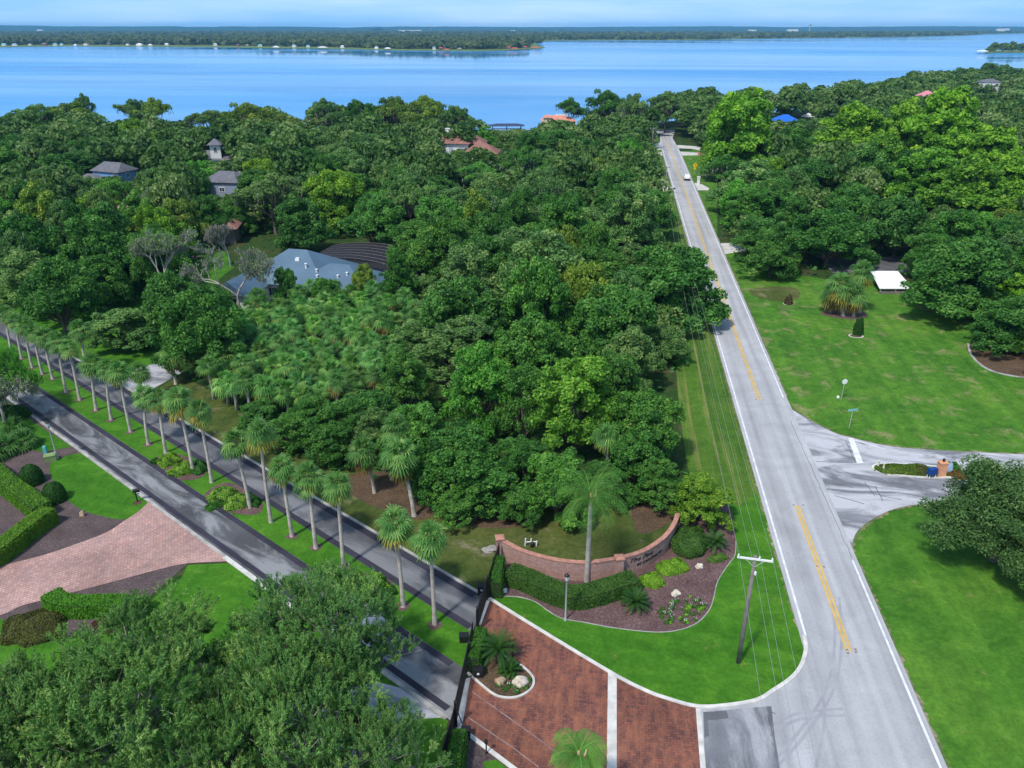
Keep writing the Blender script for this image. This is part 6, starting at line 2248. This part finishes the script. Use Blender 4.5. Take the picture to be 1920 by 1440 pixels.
window(house, -5.5, -12.8, 1.5, 1.4, 1.2, (0, -1))
MB().box((-3.2, -6.6, 1.1), (1.1, .12, 2.2)).build('door', M['white'], house)

# pool screen
px0, py0 = at(678, 469, 4.0)
pool = thing('pool_enclosure', 'dark screened pool enclosure with a curved mesh roof behind the blue metal roof', 'pool enclosure', (px0, py0, 0), R(-14))


def screen_mat():
    m, n, l, b = new_mat('screen_mesh')
    b.inputs['Base Color'].default_value = (0.012, 0.013, 0.020, 1)
    b.inputs['Roughness'].default_value = .8
    tr = n.new('ShaderNodeBsdfTransparent')
    ms = n.new('ShaderNodeMixShader')
    ms.inputs[0].default_value = .82
    l.new(tr.outputs[0], ms.inputs[1])
    l.new(b.outputs[0], ms.inputs[2])
    l.new(ms.outputs[0], n['Material Output'].inputs[0])
    return m


M['screen'] = screen_mat()
M['bronze'] = plain('bronze_frame', (0.10, 0.085, 0.085), .5, .3)
fw_, nu, nv = 17.0, 9, 6


def pz(u):
    return 2.5 + 1.5 * math.sin(math.pi * (0.12 + .76 * u))


sc = MB()
grid = [[((u / nu - .5) * fw_, (v / nv - .5) * 11, pz(u / nu)) for u in range(nu + 1)] for v in range(nv + 1)]
vs = [p for row in grid for p in row]
sc.add(vs, [(v * (nu + 1) + u, v * (nu + 1) + u + 1, (v + 1) * (nu + 1) + u + 1, (v + 1) * (nu + 1) + u) for v in range(nv) for u in range(nu)])
for sgn in (-1, 1):
    sc.add([(-fw_ / 2, sgn * 5.5, 0), (fw_ / 2, sgn * 5.5, 0)] + [((u / nu - .5) * fw_, sgn * 5.5, pz(u / nu)) for u in reversed(range(nu + 1))], [tuple(range(nu + 3))])
    sc.add([(sgn * fw_ / 2, -5.5, 0), (sgn * fw_ / 2, 5.5, 0), (sgn * fw_ / 2, 5.5, pz(0)), (sgn * fw_ / 2, -5.5, pz(0))], [(0, 1, 2, 3)])
sc.build('screen', M['screen'], pool)
fr = MB()
for v in range(nv + 1):
    fr.tube([(p[0], p[1], p[2] + .03) for p in grid[v]], .03, 4)
for u in range(nu + 1):
    fr.tube([(grid[v][u][0], grid[v][u][1], grid[v][u][2] + .03) for v in range(nv + 1)], .03, 4)
    for v in (0, nv):
        fr.tube([(grid[v][u][0], grid[v][u][1], 0), grid[v][u]], .05, 4)
fr.build('frame', M['bronze'], pool)
MB().box((0, 0, .06), (fw_ - .4, 10.4, .1)).build('pool_deck', M['concrete'], pool)
MB().prism([(4.5 * math.cos(t), 2.3 * math.sin(t)) for t in np.linspace(0, 6.283, 25)[:-1]], .112, .13).build('pool_water', M['blue_tarp'], pool)

# taupe house with a terracotta roof behind the trees
hx, hy = -78, 172
house = thing('house', 'taupe house with pale terracotta roofs showing between the trees', 'house', (hx, hy, 0), R(8))
MB().box((0, 0, 1.9), (27, 14, 3.8)).build('wall', M['taupe'], house)
MB().box((13, -7.5, 1.7), (9, 8, 3.4)).build('wall', M['taupe'], house)
b = MB()
hip_roof(b, 27, 14, 3.82, 3.8, 1.0)
roof = roof_part(house, b, 'pale_terracotta')
b = MB()
hip_roof(b, 9, 12, 3.42, 3.0, .9, cx=13, cy=-6.0)
roof_part(house, b, 'terracotta')
b = MB()
hip_roof(b, 10, 10, 3.6, 3.2, .8, cx=-9, cy=-8)
MB().box((-9, -8.2, 1.75), (9, 8, 3.5)).build('wall', M['taupe'], house)
roof_part(house, b, 'pale_terracotta')
MB().box((-2, 2, 7.2), (1.2, 1.0, 2.4)).build('chimney', M['taupe'], roof)
en = MB().box((3.5, -8.0, 2.0), (3.2, 2.2, 4.0)).build('entry_porch', M['cream'], house)
MB().box((3.5, -9.13, 1.35), (1.5, .1, 2.7)).build('door', M['white'], house)
window(house, 7.6, -7.0, 1.8, 1.5, 1.5, (0, -1))
window(house, 13.5, -11.5, 1.9, 1.0, 1.9, (0, -1))
window(house, 10.6, -11.5, 1.9, .9, 1.9, (0, -1))
window(house, -9, -12.2, 1.8, 2.0, 1.5, (0, -1))

# blue sided house
x, y = at(205, 322, 5.0)
house = thing('house', 'blue sided house with a dark grey shingle roof among the woods', 'house', (x, y + 3, 0), R(-22))
house.scale = (.84, .84, .84)
MB().box((0, 0, 3.0), (11.5, 8, 6.0)).build('wall', M['blue_wall'], house)
b = MB()
hip_roof(b, 11.5, 8, 6.02, 2.6, .6, ridge=7.5)
roof = roof_part(house, b, 'grey_shingle')
MB().box((-3.0, -7.0, 1.9), (9, 6, 3.8)).build('wall', M['greyblue_wall'], house)
b = MB()
hip_roof(b, 9, 6, 3.82, 1.8, .5, cx=-3.0, cy=-7.0)
roof_part(house, b, 'grey_shingle')
MB().box((-5.6, 0, 6.6), (.12, 3.0, 1.1)).build('gable_trim', M['white'], house)
window(house, 3.8, -4.0, 4.6, 1.0, 1.3, (0, -1))
window(house, -3.0, -10.0, 2.2, 1.4, 1.2, (0, -1))
window(house, 5.75, 0, 4.5, 1.2, 1.3, (1, 0))

# house with a cupola
x, y = at(399, 286, 8.0)
house = thing('house', 'white house with a square cupola and grey pyramid roof in the woods', 'house', (x, y + 2, 0), R(12))
MB().box((0, 2, 2.9), (15, 9, 5.8)).build('wall', M['white_stucco'], house)
b = MB()
hip_roof(b, 15, 9, 5.82, 2.4, .6, cy=2)
roof = roof_part(house, b, 'grey_shingle')
cup = MB().box((0.4, -.6, 8.0), (3.0, 3.0, 4.4)).build('cupola', M['white'], house)
b = MB()
hip_roof(b, 3.0, 3.0, 10.22, 1.7, .75, cx=.4, cy=-.6)
me = b.mesh('cupola_roof', M['grey_shingle'])
put('cupola_roof', me, cup)
window(house, .4, -2.1, 8.8, .8, 1.3, (0, -1))
window(house, -1.1, -.6, 8.8, .8, 1.3, (-1, 0))
MB().box((-8.6, .5, 5.2), (1.5, 1.5, 4.2)).build('turret', M['white'], house)
window(house, -3, -2.5, 3.6, 1.4, 1.4, (0, -1))

# grey-blue house
x, y = at(420, 360, 4.0)
house = thing('house', 'grey-blue gabled house wall with one dark window among the oaks', 'house', (x, y + 4, 0), R(-10))
MB().box((0, 0, 3.2), (9, 8, 6.4)).build('wall', M['greyblue_wall'], house)
b = MB()
hip_roof(b, 9, 8, 6.42, 2.2, .5, ridge=4)
roof_part(house, b, 'grey_shingle')
window(house, .3, -4, 4.6, 1.3, 1.0, (0, -1))
window(house, 3, -4, 2.0, 1.0, 1.2, (0, -1))

# terracotta lakeside house
x, y = at(862, 288, 3.0)
house = thing('house', 'two-storey cream house with terracotta hip roofs and a white chimney by the lake', 'house', (x, y + 5, 0), R(-10))
MB().box((-3, 3, 2.9), (12, 9, 5.8)).build('wall', M['white_stucco'], house)
b = MB()
hip_roof(b, 12, 9, 5.82, 2.9, .8, cx=-3, cy=3)
roof = roof_part(house, b, 'terracotta')
b = MB()
hip_roof(b, 6, 7, 5.6, 2.4, .6, cx=4.5, cy=4.5)
MB().box((4.8, 4.5, 2.75), (6.2, 6.6, 5.5)).build('wall', M['white_stucco'], house)
roof_part(house, b, 'terracotta')
MB().box((-5.4, 4.5, 8.6), (1.6, 1.2, 2.6)).box((-5.4, 4.5, 10.0), (1.9, 1.5, .2)).build('chimney', M['white_stucco'], roof)
MB().box((8.2, -3.4, 1.75), (11, 7.5, 3.5)).build('wall', M['cream'], house)
b = MB()
hip_roof(b, 11, 7.5, 3.52, 2.9, .7, cx=8.2, cy=-3.4)
roof_part(house, b, 'terracotta')
MB().box((12.0, -7.6, 1.8), (2.6, 1.0, 3.6)).build('entry_bay', M['orange_brick'], house)
window(house, 12.0, -8.1, 1.7, 1.3, 2.2, (0, -1), 'white', 'sky_glass')
for wx in (-6.5, -3.0, 0.5):
    window(house, wx, -1.5, 4.1, 1.3, 1.5, (0, -1), 'white', 'sky_glass')
window(house, 5.5, 1.2, 4.4, 1.1, 1.2, (0, -1))
for wx in (4.4, 7.2):
    window(house, wx, -7.15, 1.8, 1.1, 1.2, (0, -1))
x, y = at(940, 296)
tag(MB().box((0, 0, 1.1), (5.2, .4, 2.2)).box((2.4, 0, 1.3), (.7, .7, 2.6)).build('garden_wall', M['white_stucco'], None, loc=(x, y, 0)), 'pale garden wall beside the arched entry of the terracotta lakeside house', 'wall')

# salmon roofed house, navy dock roof
x, y = at(1047, 225, 6.0)
house = thing('house', 'salmon tiled villa roof above the trees at the lake edge', 'house', (x, y, 0), R(5))
house.scale = (.9, .9, .86)
MB().box((0, 0, 3.4), (15, 9, 6.8)).build('wall', M['cream'], house)
b = MB()
hip_roof(b, 15, 9, 6.82, 2.6, .8)
roof = roof_part(house, b, 'salmon')
MB().box((1.0, 0, 9.4), (5.0, 1.0, .5)).build('ridge_cap', M['white'], roof)
tw = MB().box((-5.8, -4.6, 4.4), (3.4, 3.4, 8.8)).build('tower', M['cream'], house)
b = MB()
hip_roof(b, 3.4, 3.4, 8.82, 1.5, .6, cx=-5.8, cy=-4.6)
put('tower_roof', b.mesh('tower_roof', M['salmon']), tw)
window(house, -5.8, -6.3, 7.4, .9, 1.2, (0, -1))
window(house, 3, -4.5, 5.0, 1.2, 1.4, (0, -1))
x, y = at(950, 240, 1.0)
dock = thing('boat_shelter', 'long low navy roofed boat shelter on the lake behind the bright trees', 'boat shelter', (x, y + 8, WZ), R(3))
b = MB()
hip_roof(b, 15, 6, 1.9, .9, .6)
roof_part(dock, b, 'navy_roof')
for sx in (-6.5, 0, 6.5):
    for sy in (-2.2, 2.2):
        MB().tube([(sx, sy, -1), (sx, sy, 1.9)], .14, 6).build('post', M['timber'], dock)
MB().box((0, 0, .5), (14, 1.2, .15)).build('deck', M['timber'], dock)

# houses glimpsed on the right
x, y = at(1472, 226, 4.0)
house = thing('house', 'brick house under a bright blue sheeted roof across the road', 'house', (x, y, 0), R(-4))
MB().box((0, 0, 2.0), (11, 9, 4.0)).build('wall', M['orange_brick'], house)
b = MB()
hip_roof(b, 11, 9, 4.02, 2.6, .5)
roof_part(house, b, 'blue_tarp')
b = MB()
hip_roof(b, 5, 4, 3.0, 1.2, .3, cx=-3.0, cy=-7.5)
MB().box((-3.0, -7.5, 1.5), (4.6, 3.6, 3.0)).build('wall', M['orange_brick'], house)
roof_part(house, b, 'pale_terracotta')
window(house, 2, -4.5, 2.2, 1.6, 1.2, (0, -1))
for i, (px, py, w_) in enumerate([(1546, 213, 7.0), (1515, 217, 5.0)]):
    x, y = at(px, py, 3)
    root = thing('canopy_tent', ['larger white canopy tent beside the blue sheeted roof', 'smaller white canopy tent nearer the blue sheeted roof'][i], 'tent', (x, y, 0), .2)
    b = MB()
    hip_roof(b, w_, w_ * .8, 2.6, 1.6, .1)
    b.build('canopy', M['white'], root)
    for sx in (-1, 1):
        for sy in (-1, 1):
            MB().tube([(sx * w_ * .48, sy * w_ * .38, 0), (sx * w_ * .48, sy * w_ * .38, 2.6)], .06, 6).build('leg', M['grey_post'], root)
x, y = at(1851, 167, 6)
house = thing('house', 'white house with a pale roof among the far lakeside woods', 'house', (x, y, 0), R(6))
MB().box((0, 0, 5.2), (12, 8, 10.4)).build('wall', M['white'], house)
b = MB()
hip_roof(b, 12, 8, 10.42, 1.8, .4)
roof_part(house, b, 'grey_shingle')
window(house, -3, -4.0, 8.6, 2.0, 1.6, (0, -1))
window(house, 3, -4.0, 8.6, 2.0, 1.6, (0, -1))
x, y = at(1738, 176, 12)
house = thing('house', 'pink roofed house peeping over the far woods above the sycamores', 'house', (x, y, 0), R(2))
MB().box((0, 0, 5.5), (7, 6, 11)).build('wall', M['white_stucco'], house)
b = MB()
hip_roof(b, 7, 6, 11.02, 2.6, .6)
roof_part(house, b, 'pink')
window(house, 0, -3, 9.4, 1.6, 1.4, (0, -1))
x, y = at(1800, 455, 2)
house = thing('shed', 'pale grey metal shed roof glimpsed between the oaks', 'shed', (x + 5, y + 4, 0), R(-8))
MB().box((0, 0, 1.4), (5, 4, 2.8)).build('wall', M['greyblue_wall'], house)
b = MB()
hip_roof(b, 5, 4, 2.82, 1.2, .3, gable=True)
roof_part(house, b, 'white')
x, y = at(1905, 664)
house = thing('shed', 'grey-blue garden shed behind the curved mulch bed', 'shed', (x + 1.5, y + 1.5, 0), R(-30))
MB().box((0, 0, 1.2), (3.2, 2.4, 2.4)).build('wall', M['greyblue_wall'], house)
b = MB()
hip_roof(b, 3.2, 2.4, 2.42, .8, .25, gable=True)
roof_part(house, b, 'grey_shingle')
MB().box((-.3, -1.23, .95), (.9, .06, 1.9)).build('door', M['glass'], house)


# ------------------------------------------------------------------ white car
def car(px, py, label):
    x, y = at(px, py)
    root = thing('car', label, 'car', (x, y, .055), -math.atan(0.1345))
    prof = [(-2.2, .35), (-2.25, .75), (-2.15, 1.05), (-1.95, 1.62), (-1.5, 1.70), (.25, 1.66), (1.0, 1.12), (2.05, .98), (2.25, .70), (2.2, .35)]
    hw = .92
    n = len(prof)
    vs = []
    for s in (-1, 1):
        for (yy, z) in prof:
            k = hw * (1 if z < 1.1 else 1 - .22 * (z - 1.1) / .6)
            vs.append((s * k, yy, z))
    fs = [tuple(reversed(range(n))), tuple(range(n, 2 * n))] + [(k, (k + 1) % n, n + (k + 1) % n, n + k) for k in range(n)]
    MB().add(vs, fs).build('body', M['car_paint'], root)
    MB().add([(-.66, -2.12, 1.12), (.66, -2.12, 1.12), (.58, -1.97, 1.55), (-.58, -1.97, 1.55)], [(0, 1, 2, 3)]).build('rear_window', M['glass'], root)
    MB().add([(-.66, .95, 1.18), (.66, .95, 1.18), (.58, .33, 1.6), (-.58, .33, 1.6)], [(3, 2, 1, 0)]).build('windscreen', M['glass'], root)
    for s in (-1, 1):
        MB().add([(s * .915, -1.7, 1.12), (s * .915, .7, 1.12), (s * .83, .2, 1.55), (s * .83, -1.55, 1.58)], [(0, 1, 2, 3)]).build('side_window', M['glass'], root)
        MB().box((s * .72, -2.24, .95), (.26, .08, .2)).build('tail_light', M['tail_light'], root)
        MB().box((s * 1.02, .62, 1.15), (.18, .12, .14)).build('mirror', M['car_paint'], root)
        for yy in (-1.35, 1.35):
            w = MB()
            w.lathe([(.34, -.11), (.36, -.05), (.36, .05), (.34, .11)], 16)
            w.v = [(v[2] + s * .84, v[0] + yy, v[1] + .36) for v in w.v]
            wh = w.build('wheel', M['tyre'], root)
            r = MB()
            r.lathe([(.21, -.01), (.21, .01)], 12)
            r.v = [(v[2] + s * .955, v[0] + yy, v[1] + .36) for v in r.v]
            r.build('rim', M['rim'], wh)
    MB().box((0, -2.27, .48), (1.7, .1, .22)).build('bumper', M['black'], root)
    return root


car(1287, 337, 'white car driving away along the far main road')

# ------------------------------------------------------------------ the other side of the lake
rgf = random.Random(12)
FH = [(8, 84.5, 'white', 'teal', 14), (28, 85, 'white', 'sky_glass', 16), (57, 84, 'white', 'grey_shingle', 12), (84, 84.5, 'taupe', 'terracotta', 18), (104, 84.5, 'white', 'teal', 14), (116, 84, 'white', 'teal', 10), (142, 85.6, 'white', 'white', 10),
      (162, 84, 'white', 'terracotta', 16), (205, 84, 'taupe', 'grey_shingle', 14), (240, 84, 'white', 'grey_shingle', 12), (262, 85.5, 'white', 'white', 20), (282, 85.8, 'white', 'white', 13), (301, 81.8, 'white', 'salmon', 16), (313, 84, 'white', 'white', 13),
      (404, 85.5, 'white', 'white', 12), (447, 86, 'taupe', 'terracotta', 11), (464, 84, 'white', 'sky_glass', 14), (488, 86, 'white', 'teal', 14), (518, 86, 'white', 'grey_shingle', 12), (552, 87.5, 'white', 'sky_glass', 12), (578, 87.5, 'white', 'teal', 11),
      (642, 89, 'white', 'white', 12), (706, 91, 'white', 'white', 11), (814, 92.3, 'white', 'sky_glass', 9), (827, 93, 'taupe', 'red', 12), (862, 90.5, 'white', 'pink', 14), (954, 91.5, 'taupe', 'red', 12), (985, 90, 'taupe', 'red', 13)]


ROOFW = {'teal': 'teal', 'sky_glass': 'pale blue', 'grey_shingle': 'grey', 'terracotta': 'terracotta', 'white': 'white', 'salmon': 'salmon', 'red': 'red', 'pink': 'pink'}
cnt = {}
for (px, py, wm, rm, w_) in FH:
    x, y = at(px, py + 1.0, 0)
    cnt[rm] = cnt.get(rm, 0) + 1
    lab = '%s roofed house on the far shore, %s from the left with that roof' % (ROOFW[rm], ORD[cnt[rm]])
    root = thing('lakeside_house', lab, 'house', (x, y, 0), rgf.uniform(-.4, .4), 'houses along the far shore')
    hgt = rgf.uniform(3, 4.2)
    w_ *= .72
    MB().box((0, 0, hgt / 2), (w_, w_ * .6, hgt)).build('wall', M[wm], root)
    b = MB()
    hip_roof(b, w_, w_ * .6, hgt + .02, w_ * .22, .6)
    roof_part(root, b, rm)
for (px, py, w_, lab) in ((605, 93, 20, 'white roofed boathouse standing out over the water by the far shore'), (518, 92.5, 14, 'small white boathouse off the far shore'), (727, 95.2, 12, 'small pale boathouse off the grassy far shore'), (838, 97.5, 10, 'red and white boathouse off the far point'), (1004, 93.5, 18, 'red roofed boathouse at the very tip of the far point'), (965, 95, 15, 'dark red boathouse beside the tip of the far point'), (1841, 101, 18, 'white roofed boathouse on piles at the lake point')):
    x, y = at(px, py, WZ)
    root = thing('boathouse', lab, 'boathouse', (x, y, WZ), .05)
    hh = 4.2
    for sx in (-.46, 0, .46):
        for sy in (-.25, .25):
            MB().tube([(sx * w_, sy * w_, -1.2), (sx * w_, sy * w_, hh)], .22, 6).build('pile', M['timber'], root)
    MB().box((0, 0, .9), (w_, w_ * .55, .25)).build('deck', M['timber'], root)
    b = MB()
    hip_roof(b, w_, w_ * .55, hh, 2.0, .8)
    roof_part(root, b, 'red' if 'red' in lab else 'white')
# sheds and masts on the skyline
for (px, py, w_, hgt, lab) in ((769, 59.6, 190, 13, 'long white warehouse on the far horizon'), (962, 59.4, 42, 10, 'short white building on the far horizon'), (1480, 57.5, 30, 10, 'small white buildings on the opposite shore ridge'), (1490, 57.2, 44, 10, 'white building beside the smaller one on the opposite ridge'), (1880, 56.0, 90, 10, 'white building at the far end of the opposite shore'), (76, 58.0, 40, 10, 'white building on the slope of the far blue hills'), (417, 71, 20, 9, 'white roofed house inland of the far shore'), (1410, 57.4, 60, 7, 'low tan clearing building on the far horizon')):
    y = min(at(px, py)[1], 7200) if py < 60 else at(px, py)[1]
    f = proj(0, y, 20)[2]
    x = (px - 960) / FPX * f
    root = thing('warehouse', lab, 'building', (x, y, 0), 0)
    zz = HCAM - y * math.tan(PITCH - math.atan((720 - py) / FPX))
    MB().box((0, 0, (zz + hgt) / 2), (w_, 40, zz + hgt)).build('wall', M['white'], root)
    MB().box((0, 0, zz + hgt + .5), (w_ + 2, 42, 1.0)).build('roof', M['white'], root)
for (px, top, bot, y, lab) in ((808, 45, 58, 6500, 'thin radio mast on the far horizon'), (1518, 44, 54, 5200, 'water tower on the opposite shore')):
    f = proj(0, y, 30)[2]
    x = (px - 960) / FPX * f
    zt = HCAM - y * math.tan(PITCH - math.atan((720 - top) / FPX))
    root = thing('radio_mast' if px < 1000 else 'water_tower', lab, 'mast' if px < 1000 else 'tower', (x, y, 0))
    MB().tube([(0, 0, 0), (0, 0, zt)], [2.0, 1.2] if px < 1000 else [3, 2], 6).build('shaft', M['grey_post'], root)
    if px > 1000:
        MB().lathe([(2, zt - 14), (7, zt - 9), (7.5, zt - 4), (4, zt)], 12).build('tank', M['grey_post'], root)
    else:
        MB().lathe([(2.4, zt * .7), (2.4, zt * .7 + 3)], 8).build('platform', M['grey_post'], root)
# trees of the lake point
for i, (px, py, hh, rr) in enumerate([(1862, 97, 17, 13), (1880, 97, 19, 14), (1897, 97, 19, 13), (1915, 97, 18, 14), (1935, 98, 18, 14), (1852, 98, 9, 6)]):
    x, y = at(px, py, 0)
    tree('oak', x, y, rr, hh, 'olive', seed=i, label=['first', 'second', 'third', 'fourth', 'fifth', 'low bushy'][i] + ' olive tree from the boathouse on the lake point' if i < 5 else 'low bushy tree beside the boathouse on the lake point')

# ------------------------------------------------------------------ labels for the trees of the woods
LMK = [('the blue metal roof', 565, 490, 0), ('the pool enclosure', 680, 465, 0), ('the terracotta lakeside house', 870, 265, 0), ('the blue sided house', 205, 325, 0), ('the cupola house', 398, 285, 0),
       ('the taupe house', 430, 445, 0), ('the palm thicket', 610, 650, 0), ('the palm drive', 100, 640, 0), ('the domed yellow-green tree', 1085, 690, 0), ('the salmon roofed villa', 1047, 220, 0), ('the road-end mossy oaks', 1180, 200, 0),
       ('the bend of the far road', 1250, 262, 0), ('the white car', 1287, 335, 0), ('the roadside leaning oak', 1225, 520, 0), ('the lone tall sycamore', 1385, 220, 0), ('the bright sycamore row', 1750, 240, 0), ('the blue sheeted roof', 1470, 215, 0),
       ('the white carport roof', 1668, 525, 0), ('the pink roofed house', 1738, 172, 0), ('the white lakeside house', 1850, 165, 0), ('the umbrella-shaped mossy oak', 467, 210, 0), ('the broad grey-green oak', 1010, 500, 0), ('the grey mossy roadside oak', 1410, 350, 0), ('the brick wall', 1100, 1060, 0), ('the far bank', 130, 210, 0)]
WORD = {'oak': 'oak', 'laurel': 'tree', 'moss_oak': 'mossy oak', 'sycamore': 'sycamore'}
auto = {}
for t in TREES:
    root, x, y, H, Rr, what, shade = t
    if root.get('label'):
        continue
    u, v, f = proj(x, y, H * .7)
    n_, lx, ly, _ = min(LMK, key=lambda q: (q[1] - u) ** 2 + 2.2 * (q[2] - v) ** 2)
    rel = ('beyond' if v < ly else 'in front of') if abs(v - ly) * 2.2 > abs(u - lx) else 'beside'
    size = 'tall' if H > 13.2 else ('low' if H < 8 else ('broad' if Rr > 7.2 else ''))
    base_ = ' '.join(q for q in (size, shade, WORD.get(what, 'tree')) if q)
    auto.setdefault((base_, rel, n_), []).append((u, root))
for (base_, rel, n_), lst in auto.items():
    lst.sort(key=lambda q: q[0])
    for k, (u, root) in enumerate(lst):
        root['label'] = base_ + ' ' + rel + ' ' + n_ if len(lst) == 1 else '%s %s %s, %s from the left' % (base_, rel, n_, ORD[k + 1])
        root['group'] = 'trees of the woods'

# ------------------------------------------------------------------ air
hz = MB().box((0, 7000, 49), (34000, 17000, 106)).mesh('haze', [])
hm = bpy.data.materials.new('haze')
hm.use_nodes = True
hn = hm.node_tree.nodes
hn.clear()
ho = hn.new('ShaderNodeOutputMaterial')
hv = hn.new('ShaderNodeVolumePrincipled')
hv.inputs['Color'].default_value = (0.24, 0.62, 1.0, 1)
hv.inputs['Density'].default_value = 0.000068
hv.inputs['Anisotropy'].default_value = 0.0
hm.node_tree.links.new(hv.outputs[0], ho.inputs['Volume'])
hz.materials.clear()
hz.materials.append(hm)
haze = put('haze', hz)
haze['kind'] = 'stuff'
